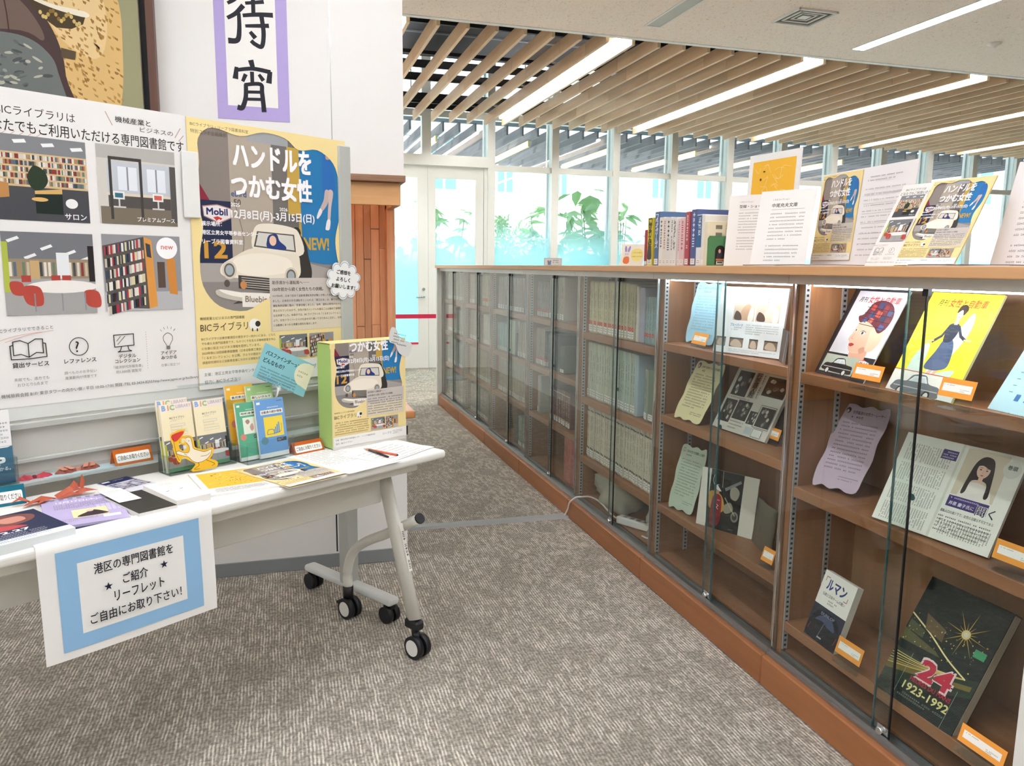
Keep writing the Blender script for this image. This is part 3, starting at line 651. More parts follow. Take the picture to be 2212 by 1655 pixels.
def books(k, z, y, sets):
    """volumes stand in a row from y towards the viewer; each set: n, width, height, depth, colour, style, ink, label"""
    for s in sets:
        if s[0] == 'gap': y -= s[1]; continue
        n, w_, h, d, col, style, ink, label = s; desc, where = label.split('|')
        for i in range(n):
            jitter = random.uniform(0, .009); hh = h
            o = obj('volume', book_mesh(w_, hh, d, col), None, None, Matrix.Translation((1.572+jitter, y, z+.0004)))
            tag(o, desc+(', %s from left' % ORD(i+1) if n > 1 else '')+', '+where, 'book', desc+' on the '+where if n > 1 else None)
            if style:
                p = bpy.data.objects.new('spine_print', spine_print(w_, hh, style, ink, i)); COL.objects.link(p); p.parent = o
                p.matrix_basis = frame((-.0006, -w_*.08, 0), (0, -1, 0), (0, 0, 1))
            y -= w_
    return y
C3, C4, C5, C6, C7 = [BAYY[k+1]-.034 for k in (2, 3, 4, 5, 6)]
T = '|top shelf of third bookcase'
books(2, 1.022, C3, [(17, .0275, .272, .19, '#cfc8a2', 'tdl', '#5a5742', 'cream volume with a red dot'+T), (3, .0275, .268, .19, '#bdb48c', 'tdl', '#5a5742', 'darker tan volume with a red dot'+T), (2, .019, .262, .19, '#d8d4c8', 't', '#55504a', 'thin whitish volume'+T),
    (1, .05, .255, .21, '#a9a9b8', '', '#333333', 'broad lilac-grey binder'+T), ('gap', .022), (5, .0245, .216, .19, '#8ea6a5', 'td', '#48595a', 'teal-grey volume with a red dot'+T)])
T = '|second shelf of third bookcase'
books(2, .675, C3, [(12, .0275, .296, .19, '#c3c9b4', 'tl', '#3e4238', 'grey-green volume of the left run'+T), (9, .0275, .292, .19, '#bac8ba', 'tl', '#3e4238', 'grey-green volume of the right run'+T), (1, .03, .29, .2, '#a7bcc4', '', '#333333', 'pale blue box file'+T), ('gap', .06), (2, .0225, .236, .19, '#a3ad99', 'tl', '#4d5148', 'shorter grey-green volume'+T), (1, .06, .236, .2, '#7d8d7c', 'l', '#333333', 'thick sage box file with a white label'+T)])
T = '|third shelf of third bookcase'
books(2, .35, C3, [(30, .0268, .29, .19, '#d6d0bb', 'tlb', '#6a6455', 'cream bound volume'+T)])
T = ' of fourth bookcase'
books(3, 1.05, C4-.03, [(12, .019, .225, .19, '#857e80', 'tdl', '#d8d4ce', 'grey volume with a white label|top shelf'+T), ('gap', .01), (1, .05, .24, .2, '#9aa296', 'l', '#333333', 'tall grey-green box file|top shelf'+T), ('gap', .09), (4, .03, .255, .19, '#b6ad9d', 'tl', '#55504a', 'beige volume|top shelf'+T)])
books(3, .745, C4-.03, [(8, .02, .235, .19, '#a79b92', 'tdl', '#5b4a44', 'beige-grey volume with a red dot|second shelf'+T), (3, .02, .225, .19, '#3d4a58', 'tdl', '#d0d0d0', 'navy volume|second shelf'+T), (1, .16, .215, .2, '#46545f', '', '#333333', 'broad slate-blue box|second shelf'+T), ('gap', .05), (1, .085, .16, .2, '#4c5d52', 'l', '#333333', 'dark green bookend box|second shelf'+T)])
books(3, .437, C4-.06, [(1, .03, .24, .19, '#b9a796', 'tl', '#555555', 'beige volume left of the maroon set|third shelf'+T), (1, .03, .24, .2, '#9aa09c', '', '#333333', 'grey box file left of the maroon set|third shelf'+T), ('gap', .2), (8, .043, .212, .2, '#5d2f34', 'tlb', '#c9b28a', 'maroon bound volume|third shelf'+T)])
books(3, DECK, C4-.56, [(5, .044, .27, .2, '#b5685c', 't', '#6b2c28', 'pink-red volume|bottom shelf'+T)])
T = ' of fifth bookcase'
books(4, 1.05, C5-.02, [(9, .025, .245, .19, '#b7a39d', 'tl', '#5b4a44', 'pinkish-grey volume of left run|top shelf'+T), ('gap', .03), (15, .026, .24, .19, '#a79492', 'tl', '#5b4a44', 'pinkish-grey volume of right run|top shelf'+T)])
books(4, .745, C5-.02, [(9, .024, .21, .19, '#8fb0b4', 'l', '#44606a', 'pale blue volume|second shelf'+T), ('gap', .02), (1, .19, .245, .2, '#c3c8bd', '', '#333333', 'broad pale box file|second shelf'+T), ('gap', .02), (1, .04, .16, .19, '#3f4b48', '', '#333333', 'dark bookend|second shelf'+T), ('gap', .02), (9, .026, .25, .19, '#b3a699', 'tl', '#5d534a', 'beige volume|second shelf'+T)])
books(4, .437, C5-.02, [(31, .0262, .258, .19, '#b4ab9b', 'tl', '#5d574c', 'cream volume|third shelf'+T)])
books(4, DECK, C5-.45, [(1, .1, .2, .2, '#3c473f', '', '#333333', 'dark box file|bottom shelf'+T), (7, .034, .215, .19, '#8a9a8b', 'tl', '#e0e0d8', 'grey-green volume|bottom shelf'+T)])
T = ' of sixth bookcase'
books(5, 1.05, C6-.02, [(6, .03, .25, .19, '#bcb3a6', 'tl', '#5d574c', 'beige volume of left run|top shelf'+T), (5, .035, .24, .19, '#7d8a7a', 't', '#333333', 'grey-green volume|top shelf'+T), ('gap', .05), (8, .036, .25, .19, '#cfccb4', 'td', '#8a3b34', 'pale yellow volume|top shelf'+T)])
books(5, .745, C6-.02, [(10, .03, .25, .19, '#b1a796', 'tl', '#5d574c', 'tan volume|second shelf'+T), (4, .03, .22, .19, '#857a6c', 't', '#333333', 'brown volume|second shelf'+T), ('gap', .04), (6, .045, .24, .19, '#cfccc0', 'l', '#333333', 'white box file|second shelf'+T)])
books(5, .437, C6-.02, [(26, .031, .25, .19, '#b7ad94', 'tl', '#5d574c', 'tan volume|third shelf'+T)])
books(5, DECK, C6-.05, [(18, .033, .24, .19, '#8e8d80', 'tl', '#e5e2d8', 'grey volume|bottom shelf'+T)])
T = ' of last bookcase'
books(6, 1.05, C7-.02, [(12, .034, .25, .19, '#c3b6b0', 'tl', '#6a5a54', 'pale pink volume|top shelf'+T), (6, .05, .25, .19, '#b8b4a8', 'l', '#333333', 'pale box file|top shelf'+T)])
books(6, .745, C7-.02, [(10, .034, .25, .19, '#c9ada6', 'tl', '#6a4a44', 'rose volume|second shelf'+T), (8, .045, .22, .19, '#b9bab0', 'l', '#333333', 'pale box file|second shelf'+T)])
books(6, .437, C7-.02, [(10, .034, .25, .19, '#bfb5a8', 'tl', '#6a5a54', 'beige volume|third shelf'+T), ('gap', .06), (8, .045, .23, .19, '#9aa79c', 'l', '#333333', 'grey-green box file|third shelf'+T)])
books(6, DECK, C7-.02, [(16, .04, .24, .19, '#a39d92', 'tl', '#5d574c', 'grey-beige volume|bottom shelf'+T)])
# ------------------------------------------------------------------ bag and cables in the third case
def lump(name, label, cat, centre, size, m, seed, rough=.12, seg=(28, 16)):
    rg = random.Random(seed); b = bmesh.new(); bmesh.ops.create_uvsphere(b, u_segments=seg[0], v_segments=seg[1], radius=1)
    ph = [(rg.uniform(2, 7), rg.uniform(2, 7), rg.uniform(2, 7), rg.uniform(0, 6.3)) for _ in range(7)]
    for v in b.verts:
        f = 1+rough*sum(math.sin(a*v.co.x+c*v.co.y+d*v.co.z+e) for a, c, d, e in ph)/3
        s = [math.copysign(abs(q)**.72, q)*f for q in v.co]
        v.co = Vector((s[0]*size[0], s[1]*size[1], max(s[2], -.8)*size[2]))
    for f in b.faces: f.smooth = True
    o = obj(name, b, m, None, Matrix.Translation(centre)); return tag(o, label, cat)
lump('cloth_bag', 'crumpled pale grey cloth bag on the bottom of the third bookcase', 'bag', (1.665, 3.57, DECK+.088), (.085, .17, .105), mat('canvas_cloth', '#b7b5a2', .85, var=.08, scale=6, bump=.2, bscale=60), 4, .16)
lump('plastic_bag', 'crumpled clear plastic bag beside the white plug in the bookcase', 'bag', (1.69, 3.13, DECK+.055), (.075, .085, .07), mat('cloudy_plastic', '#c3c6bd', .25, var=.15, scale=18), 8, .22)
b = bmesh.new(); box(b, (-.024, -.1, 0), (.024, .1, .036), bev=.006, seg=2); o = obj('power_strip', b, M_white, None, Matrix.Translation((1.61, 3.27, DECK+.004)) @ Matrix.Rotation(.5, 4, 'Z')); tag(o, 'white power strip lying beside the cloth bag', 'power strip')
for y in (-.06, -.02, .02, .06): obj('socket', bx((-.011, y-.011, .0362), (.011, y+.011, .037)), M_steel, o)
b = bmesh.new(); P = spline([(1.47, 3.86, .013), (1.478, 3.84, .05), (1.478, 3.81, .1), (1.5, 3.78, .134), (1.5285, 3.765, .14), (1.56, 3.72, .15), (1.575, 3.62, .15), (1.572, 3.5, .136), (1.575, 3.4, .131), (1.6, 3.37, .14)], 6, False); tube(b, P, .0042, 7)
o = obj('white_cable', b, mat('white_cord', '#e6e4da', .5)); tag(o, 'white cable rising over the wooden plinth into the third bookcase', 'cable')
b = bmesh.new(); P = spline([(1.62, 3.18, .168), (1.63, 3.1, .21), (1.62, 3.06, .24), (1.6, 3.03, .2), (1.59, 3.08, .14), (1.58, 3.14, .131)], 6, False); tube(b, P, .004, 7); o = obj('white_cable', b, mat('white_cord', '#e6e4da', .5)); tag(o, 'white cord looped over the plastic bag in the third bookcase', 'cable')
# ================================================================== PRINTED DESIGNS
def pic_shelves(a, x, y, w_, h, seed, kind):
    """small photograph of a library room, drawn from blocks of colour"""
    rg = random.Random(seed); cols = ['#8a3b34', '#c9b9a0', '#5b6b7c', '#e3ddd0', '#3f4a50', '#a88a5f', '#d7cfc2', '#6f7f6b']
    X = lambda u: x+u*w_; Y = lambda v: y+v*h
    if kind == 0:                                      # salon: dark carpet, wall of books, tree
        a.rect(x, y, w_, h, '#6f7175'); a.rect(x, y, w_, h*.2, '#85878b')
        for u in (.2, .5, .82): a.poly([(X(u), Y(.05+.05*u)), (X(u+.13), Y(.03+.05*u)), (X(u+.15), Y(.07+.05*u)), (X(u+.02), Y(.09+.05*u))], '#f2f4f4')
        a.rect(x, Y(.2), w_, h*.4, '#d8b98c')
        for r in range(5):
            u = 0
            while u < .98: q = rg.uniform(.012, .03); a.rect(X(u), Y(.22+r*.075), q*w_, h*.055, rg.choice(cols), False); u += q
        a.up(); a.rect(x, Y(.6), w_, h*.4, '#4a4b50')
        a.blob([(X(.42), Y(.34)), (X(.52), Y(.4)), (X(.55), Y(.52)), (X(.48), Y(.62)), (X(.38), Y(.62)), (X(.33), Y(.5)), (X(.36), Y(.4))], '#2c3b2a')
        a.rect(X(.4), Y(.64), w_*.3, h*.27, '#1f2a26'); a.poly([(X(.4), Y(.64)), (X(.7), Y(.6)), (X(.7), Y(.66)), (X(.4), Y(.68))], '#d9b06c'); a.ell(X(.45), Y(.74), w_*.09, h*.025, '#e3b76c'); a.ell(X(.8), Y(.77), w_*.07, h*.06, '#f0f0ee'); a.poly([(X(0), Y(.55)), (X(.13), Y(.57)), (X(.13), Y(.73)), (X(0), Y(.75))], '#c08a52')
    elif kind == 1:                                    # booths
        a.rect(x, y, w_, h, '#d3d0c8'); a.rect(x, y, w_, h*.17, '#b8b6b0'); a.rect(X(.02), Y(.78), w_*.98, h*.22, '#7c7263'); a.rect(X(.12), Y(.2), w_*.85, h*.42, '#c5cbd2')
        for u in (.25, .62): a.rect(X(u), Y(.26), w_*.24, h*.3, '#e6ecf2'); a.rect(X(u+.11), Y(.26), w_*.02, h*.3, '#8b9096')
        a.rect(X(.1), Y(.6), w_*.85, h*.035, '#e0d4bf'); a.rect(X(.12), Y(.635), w_*.8, h*.15, '#55524f')
        for u, c in ((.25, '#3d6f83'), (.75, '#d3655c')): a.rect(X(u-.07), Y(.58), w_*.14, h*.1, '#efefec'); a.rect(X(u-.05), Y(.6), w_*.1, h*.06, c); a.rect(X(u-.01), Y(.68), w_*.02, h*.1, '#d8d8d8'); a.rect(X(u-.08), Y(.77), w_*.16, h*.02, '#d8d8d8')
        for u in (.14, .52): a.rect(X(u), Y(.14), w_*.035, h*.8, '#45423f')
        a.rect(X(.14), Y(.14), w_*.4, h*.04, '#45423f'); a.rect(X(.92), Y(.2), w_*.08, h*.75, '#5a5754')
    elif kind == 2:                                    # white round tables, red chairs
        a.rect(x, y, w_, h, '#8d8f93'); a.rect(x, y, w_, h*.32, '#77797e')
        for u, v in ((.05, .05), (.4, .14), (.66, .2), (.22, .25), (.82, .28)): a.poly([(X(u), Y(v+.05)), (X(u+.12), Y(v)), (X(u+.14), Y(v+.03)), (X(u+.02), Y(v+.08))], '#f4f6f6')
        a.rect(x, Y(.32), w_, h*.24, '#9a8a72')
        for u in range(20): a.rect(X(.06+u*.046), Y(.36), w_*.03, h*.17, rg.choice(cols), False)
        a.up(); a.rect(X(.57), Y(.24), w_*.14, h*.34, '#e9ecee'); a.rect(X(.28), Y(.34), w_*.1, h*.22, '#cbaa78'); a.rect(x, Y(.56), w_, h*.44, '#a7a6a4'); a.rect(x, Y(.12), w_*.06, h*.6, '#b3c04e'); a.rect(X(.93), Y(.15), w_*.07, h*.45, '#2a2526')
        for u in (.18, .5, .62): a.rect(X(u), Y(.52), w_*.1, h*.08, '#b0463c')
        a.ell(X(.62), Y(.66), w_*.4, h*.08, '#f1eee8')
        for u, v, s in ((.25, .66, 1), (.1, .6, .7), (.92, .72, .9)): a.blob([(X(u-.06*s), Y(v)), (X(u+.12*s), Y(v+.01)), (X(u+.14*s), Y(v+.22*s)), (X(u-.03*s), Y(v+.2*s))], '#b84c40')
        for u in (.3, .6, .86): a.rect(X(u), Y(.74), w_*.015, h*.22, '#8d9196')
    else:                                              # stacks with orange end panel
        a.rect(x, y, w_, h, '#96969a'); a.rect(x, Y(.75), w_, h*.25, '#b7b8ba'); a.poly([(X(0), Y(.15)), (X(.52), Y(.02)), (X(.55), Y(.98)), (X(.03), Y(.95))], '#5a5550')
        for r in range(6):
            u = .02
            while u < .5: q = rg.uniform(.014, .03); v = .17-.26*u+r*.155; a.rect(X(u), Y(v), q*w_, h*.11, rg.choice(['#b03a46', '#e8e2d8', '#3f4a5c', '#2c2b30', '#c7bfae', '#d9cfa5']), False); u += q
        a.up(); a.poly([(X(.52), Y(.02)), (X(.62), Y(.06)), (X(.66), Y(.95)), (X(.55), Y(.98))], '#dd9a4a'); a.poly([(X(.54), Y(.1)), (X(.6), Y(.12)), (X(.61), Y(.3)), (X(.55), Y(.28))], '#3d4552'); a.poly([(X(.8), Y(.28)), (X(.92), Y(.3)), (X(.94), Y(.8)), (X(.83), Y(.78))], '#d08a40'); a.rect(X(.68), Y(.35), w_*.1, h*.35, '#5c4c40')
def car(a, x, y, s, sy):
    """small cream saloon seen from the front left; s units wide"""
    P = lambda q: [(x+u*s, y+v*sy) for u, v in q]
    a.poly(P([(.1, .98), (1.0, .9), (1.08, .8), (.3, .86)]), '#4d4846')                        # shade on the floor, part of the picture
    a.blob(P([(.78, .1), (.92, .18), (.97, .42), (1.0, .6), (.96, .8), (.86, .86), (.7, .6)]), '#3a3733')
    a.blob(P([(.36, .05), (.5, -.01), (.76, .02), (.86, .1), (.9, .36), (.6, .4), (.34, .32)]), '#efe7d6')
    a.poly(P([(.385, .09), (.8, .115), (.815, .335), (.345, .28)]), '#5a564f'); a.poly(P([(.4, .105), (.785, .13), (.8, .315), (.365, .265)]), '#d9d6cd')
    if True:
        a.blob(P([(.52, .13), (.6, .12), (.63, .2), (.7, .27), (.68, .31), (.5, .29), (.49, .2)]), '#2b3f7c'); a.ell(x+.555*s, y+.2*sy, .04*s, .05*s, '#eec5a8', 12)
    a.blob(P([(.34, .3), (.6, .36), (.82, .36), (.86, .48), (.84, .66), (.62, .74), (.3, .68), (.02, .64), (.0, .52), (.12, .42)]), '#ece3d0')
    a.blob(P([(.14, .43), (.4, .36), (.72, .42), (.74, .58), (.4, .64), (.16, .58)]), '#f6eedd')
    a.poly(P([(.17, .63), (.7, .69), (.69, .86), (.17, .79)]), '#47433d')
    for i in range(5): a.poly(P([(.2, .655+i*.028), (.67, .71+i*.028), (.67, .718+i*.028), (.2, .663+i*.028)]), '#cfcac0')
    for u, v in ((.08, .57), (.75, .64)): a.ell(x+u*s, y+v*sy, .075*s, .085*s, '#d9d0bf', 18); a.ell(x+u*s, y+v*sy, .055*s, .065*s, '#6a655d', 18); a.ell(x+u*s, y+v*sy, .04*s, .048*s, '#a8b0b4', 16)
    a.ell(x+.05*s, y+.73*sy, .03*s, .035*s, '#5c564d', 12); a.ell(x+.22*s, y+.75*sy, .035*s, .04*s, '#c98a55', 12)
    a.blob(P([(-.04, .8), (.2, .84), (.6, .93), (.86, .92), (.86, .985), (.5, 1.0), (.1, .93), (-.05, .87)]), '#c9c2b4'); a.blob(P([(-.03, .8), (.2, .845), (.6, .93), (.84, .925), (.84, .945), (.5, .95), (.1, .88)]), '#f3eee4')
    a.poly(P([(.2, .84), (.52, .86), (.52, 1.04), (.2, 1.02)]), '#efe9e0')
    a.text('Bluebird', x+.235*s, y+.885*sy, w=.27*s, col='#8a7a66', bold=.02, rot=3)
def badge(a, x, y, w_):
    P = lambda q: [(x+u*w_, y+v*w_) for u, v in q]
    a.poly(P([(0, .04), (.5, -.03), (1, .08), (.97, .38), (.55, .56), (.04, .36)]), '#b98a88'); a.poly(P([(.03, .07), (.5, .0), (.97, .1), (.94, .36), (.55, .52), (.06, .34)]), '#ece6e2')
    a.text('Mobil', x+.14*w_, y+.1*w_, w=.7*w_, h=.2*w_, col='#27306a', bold=.035); a.poly(P([(.35, .38), (.5, .34), (.66, .4), (.6, .46), (.55, .42), (.46, .48)]), '#cf3c3c')
BLOB = [(14, 3.6), (30, 6), (44, 2.2), (58, 3.5), (67, 9), (80, 7.5), (91, 14), (95, 26), (95.6, 42), (91.5, 58), (92.5, 70), (95, 80), (90, 93), (76, 101), (62, 97), (46, 93), (30, 100), (14, 97), (5, 86), (4, 70), (6.5, 55), (4, 40), (6, 22), (6, 10)]
def art_drive(a, small=False):
    """exhibition poster 'women who take the wheel'; 100 x 141.6 units"""
    H = a.H; a.rect(0, 0, 100, H, '#f5df9f')
    a.rect(4, 2, 92, 100, '#8d837d'); a.rect(23, 2, 26, 74, '#b5a999'); a.rect(49, 2, 18, 72, '#77726d'); a.rect(34, 2, 26, 6, '#a6a8aa'); a.rect(59, 8, 11, 66, '#c7a54c'); a.poly([(67, 4), (97, 4), (97, 76), (68, 72)], '#2a7cb4'); a.rect(49, 46, 17, 28, '#6e6a66')
    a.rect(3, 74, 95, 30, '#8f8985'); a.poly([(3, 74), (66, 72), (97, 79), (97, 86), (60, 84), (3, 84)], '#aaa49f'); a.rect(4, 41, 19, 33, '#272e4a'); a.poly([(4, 30), (11, 41), (4, 41)], '#8c2c3e'); a.line([(25, 40), (30, 60), (28, 73)], .5, '#857b70', smooth=5); a.text('ebird', 23.6, 35, w=9, col='#4a5a8a', bold=.02); a.text('50', 25, 39.5, w=4, col='#6a5a4a', bold=.03)
    badge(a, 6.6, 43.4, 17); a.text('12', 7, 62.5, w=12.5, h=8.6, col='#cf9a3e', bold=.03); a.text('NEW!', 69, 58.5, w=17.5, h=7, col='#caa545', bold=.04)
    a.blob([(84, 10), (90, 14), (92, 30), (84, 32), (83, 20)], '#2f6fb8'); a.blob([(85, 30), (88.4, 31), (86.4, 38), (82, 43), (80.4, 42), (83.6, 36)], '#c9b4ae'); a.blob([(80.8, 41), (82.4, 43), (79.4, 47), (78.4, 46)], '#efeaea'); a.blob([(87.6, 30), (90.6, 31), (89, 40), (88, 48), (86.2, 48), (87, 38)], '#d2bdb6'); a.blob([(86, 47.4), (88.2, 47.6), (87.4, 53), (84.8, 53.4), (84.6, 52)], '#efeaea'); a.blob([(86, 8), (89, 7), (90, 11), (86, 12)], '#caa58c')
    a.ell(64, 56, 3, 3.4, '#2e2b2a', 10); car(a, 15.9, 52, 58, 45)
    for u, v, cx_, cy_ in ((0, 0, 4, 4), (95, 0, 5, 8), (0, 99, 9, 31), (86, 101, 14, 29)): a.rect(u, v, cx_, cy_, '#f5df9f')
    B = spline(BLOB, 4); c = (50, 52); q = []
    for bx_, by in B:
        dx, dy = bx_-c[0], by-c[1]; t = min([1e9]+[v for v in (((100-c[0])/dx if dx > 0 else (0-c[0])/dx) if abs(dx) > 1e-6 else 1e9, ((130-c[1])/dy if dy > 0 else (0-c[1])/dy) if abs(dy) > 1e-6 else 1e9)]); q.append((c[0]+dx*t, c[1]+dy*t))
    a.up(); n = len(B)
    for i in range(n): a.poly([B[i], B[(i+1) % n], q[(i+1) % n], q[i]], '#f5df9f', False)
    a.text('BICライブラリ・リーブラ図書資料室', 2, 2.2, w=33, col='#5f5640'); a.text('特別コラボ企画展示', 2, 5.6, w=20, col='#5f5640')
    for s, x, y, w_ in (('ハンドルを', 25.5, 9.5, 49.5), ('つかむ女性', 24, 25.5, 51)): a.text(s, x, y, w=w_, h=12.5, col='#ffffff', bold=.05); 
    a.text('2025', 23, 41.5, w=5.2, col='#ffffff', bold=.02); a.text('2026', 53, 42.3, w=5.2, col='#ffffff', bold=.02); a.text('12月8日(月)-3月15日(日)', 23, 45, w=53.5, h=5.6, col='#ffffff', bold=.03)
    for i, s in enumerate(('展示場所：', '港区立男女平等参画センター', 'リーブラ図書資料室')): a.text(s, 5.6, 52+i*4.6, w=(11.5, 33, 23.5)[i], col='#ffffff', bold=.025)
    a.rect(44.8, 82, 52, 30.5, '#cdc5bd'); a.rect(46, 98, 50.8, 14.5, '#dfd4bd'); a.text('助手席から運転席へ──', 46.5, 83.6, w=25, col='#3a3632', bold=.01); a.text('100年前から続く女性たちの挑戦。', 46.5, 87.4, w=35, col='#3a3632', bold=.01)
    L = ['1917年9月、日本で初めて自動車運転免許試験に合格した女性が誕生し', 'ました。日本初の女性運転手といわれる「渡辺はま」は、働きながら', '運転免許試験に臨み、見事合格しました。当時、運転は男性のものと', '見なされていたなかで、女性が自らハンドルを握ることは極めて画期的', 'な出来事でした。本展示では、BICライブラリの「くるまコレクション」', 'より、女性ドライバーたちが社会を切り開いてきた歩みに注目し、女性', 'と自動車にまつわる貴重な資料を展示します。']
    for i, s in enumerate(L):
        if small: a.marks(46.5, 91.8+i*2.8, 48, 1, 1, 1.55, '#4c4742', i, i == 6)
        else: a.text(s, 46.5, 91.6+i*2.8, w=48 if i < 6 else 30, col='#4c4742')
    a.text('機械産業とビジネスの専門図書館', 2.2, 102.6, w=26, col='#5a4d34'); a.text('BICライブラリ', 2.2, 105.8, w=28, h=4.6, col='#4a3e2a'); a.blob([(31, 107), (33, 104.8), (36, 105), (38, 107), (37.4, 110), (34, 111), (31.4, 110)], '#f7f5ee'); a.ell(36.4, 107.6, 1.7, 1.7, '#3a342c', 10); a.rect(32.6, 110, .7, 1.6, '#3a342c'); a.rect(35.6, 110.2, .7, 1.6, '#3a342c')
    L = ['BICライブラリは東京都港区の東京タワー向かいにある、どなた', 'でも使える専門図書館です。ものづくりを支える機械産業を中心', 'に仕事に役立つビジネス情報を提供しています。', '2023年秋には旧自動車図書館（日本自動車工業会）が所蔵した', '「くるまコレクション」を公開。クルマの雑誌やカタログなど', '調査研究資料など自動車産業にかかわる情報を提供しています。']
    for i, s in enumerate(L):
        if small: a.marks(2.4, 114+i*2.55, 45, 1, 1, 1.5, '#6a5a3c', i+20, i == 2)
        else: a.text(s, 2.4, 113.6+i*2.55, w=45 if i != 2 else 35, col='#6a5a3c')
    pic_shelves(a, 50, 115, 19, 13.5, 5, 2); pic_shelves(a, 70.5, 115, 17.5, 13.5, 6, 3)
    a.rect(0, 130, 100, H-130, '#f3f1ec'); a.text('主催：港区立男女平等参画センター　リーブラ図書資料室', 3, 132.6, w=52, col='#55504a'); a.text('協力：BICライブラリ', 3, 136.6, w=21, col='#55504a'); a.text('リーブラ', 66, 133.5, w=12, col='#5577aa'); a.marks(80, 133, 14, 3, 1.6, 1., '#888888', 4)
def art_bic(a, small=False):
    """library poster: title, four room photographs, four icons"""
    D = '#37332f'
    a.text('BICライブラリは', 8.5, 7.2, w=33, h=4.2, col=D); a.text('どなたでもご利用いただける専門図書館です', 2.4, 13.4, w=92, h=5.6, col='#2c2925', bold=.008); a.text('機械産業と', 60, 5.4, w=17.5, h=2.9, col=D, bold=.008); a.text('ビジネスの', 72, 9, w=17, h=2.4, col=D)
    for x in (10, 13.5, 17, 20.5, 24): a.line([(x, 20.2), (x+2, 18.6)], .3, '#d8b7a8')
    a.line([(55.5, 4), (58.5, 10)], .35, '#b99b90'); a.line([(93, 7), (90, 12)], .35, '#b99b90'); a.line([(94.5, 10.5), (92, 13.5)], .35, '#b99b90')
    for i, (x, y, w_, h, t, tx) in enumerate(((6.2, 20, 39, 38, 'サロン', 34), (49.8, 19.6, 39.2, 38, 'プレミアムブース', 68), (6.2, 63.2, 39.4, 38.2, '', 0), (49.8, 62.8, 39.6, 38.2, '', 0))):
        pic_shelves(a, x, y, w_, h, i+1, i)
        if t: a.text(t, tx, y+34, w=x+w_-1.5-tx, col='#ffffff', bold=.015)
    a.ell(82.3, 69, 5.6, 5.6, '#ffffff', 26); a.text('new', 79.2, 67.8, w=6.4, col='#d36a60', bold=.01)
    a.text('BICライブラリでできること', 1, 107.4, w=24, col=D, rot=-2.4); a.line([(1.5, 113), (10, 110.6), (25, 109)], .22, '#d7a79a', smooth=6); a.line([(4.5, 113.5), (14, 110.6), (20, 109.6)], .22, '#d7a79a', smooth=6)
    def ln(P, c=False): a.line(P, .42, '#2b2825', c)
    ln([(7.5, 113.5), (10.5, 113), (13.8, 114.6), (13.8, 121), (10.5, 119.4), (7.5, 119.8)], True); ln([(20, 112.8), (17, 112.6), (13.8, 114.6), (13.8, 121), (17, 119), (20, 119.4)], True); ln([(7.5, 115), (6.2, 115.4), (6.4, 121.6), (13.8, 121.8), (21.4, 121.2), (21.2, 115), (20, 114.6)])
    a.line([(35.8+4.3*math.cos(R(i*15)), 117.5+4.3*math.sin(R(i*15))) for i in range(24)], .35, '#2b2825', True); a.text('?', 34.3, 114.8, h=5.4, col='#2b2825')
    ln([(52.5, 113), (62.3, 112.8), (62.3, 118.6), (52.7, 119)], True); ln([(56, 119), (55.4, 121), (54.2, 121.6), (61, 121.5), (59.6, 120.8), (59.2, 118.9)]); a.line([(53.8, 116), (55.8, 113.8)], .25, '#2b2825'); a.line([(54.2, 117.8), (58, 113.8)], .25, '#2b2825')
    a.line([(79.4, 120), (78.6, 118.6), (77.8, 117), (78, 114.8), (80.2, 113.4), (82.4, 114.8), (82.6, 117), (81.8, 118.6), (81, 120)], .28, '#2b2825', smooth=4); a.rect(79.2, 120.2, 2, 1.8, '#77726c')
    for i in range(5): q = R(-130+i*20); a.line([(80.3+5*math.cos(q), 116.5+5.4*math.sin(q)), (80.3+6.2*math.cos(q), 116.5+6.6*math.sin(q))], .2, '#2b2825')
    for i in range(16): a.rect(68.6, 112+i*1.25, .25, .55, '#b5b0aa', False)
    a.text('貸出サービス', 6.6, 123.2, w=15.4, col='#2b2825', bold=.015); a.text('レファレンス', 28.8, 123.4, w=14.6, col='#2b2825', bold=.015); a.text('デジタル', 54.4, 122.9, w=8.6, col='#2b2825', bold=.015); a.text('コレクション', 52.4, 125.4, w=12.6, col='#2b2825', bold=.015); a.text('アイデア', 76, 122.8, w=8.4, col='#2b2825', bold=.015); a.text('みつかる', 76, 125.4, w=8.4, col='#2b2825', bold=.015)
    for s, x, y, w_ in (('来館でも、遠方でも', 6.8, 130.4, 14.8), ('おひとり5点まで', 8, 132.9, 12.8), ('調べもののお手伝い', 28.4, 129.2, 14.8), ('産業動向が得意です', 28.6, 131.7, 14.6), ('「経済研究所報告書」', 51.6, 128.6, 14.4), ('約1,000冊 閲覧可', 52.6, 131, 12.6), ('仕事に役立つ！', 75.8, 129.6, 10)): a.text(s, x, y, w=w_, col='#7c7872')
    a.text('機械振興会館 B1F/ 東京タワーの向かい側 / 平日 10:00-17:00 開館 /TEL 03-3434-8255/http://www.jspmi.or.jp/biclibrary', 1, 137.4, w=95, h=2.1, col='#3a3632')
art_drive.fitH = 141.6; art_bic.fitH = 144.
def drive_small(a): art_drive(a, True)
def bic_small(a): art_bic(a, True)
drive_small.fitH = 141.6; bic_small.fitH = 144.
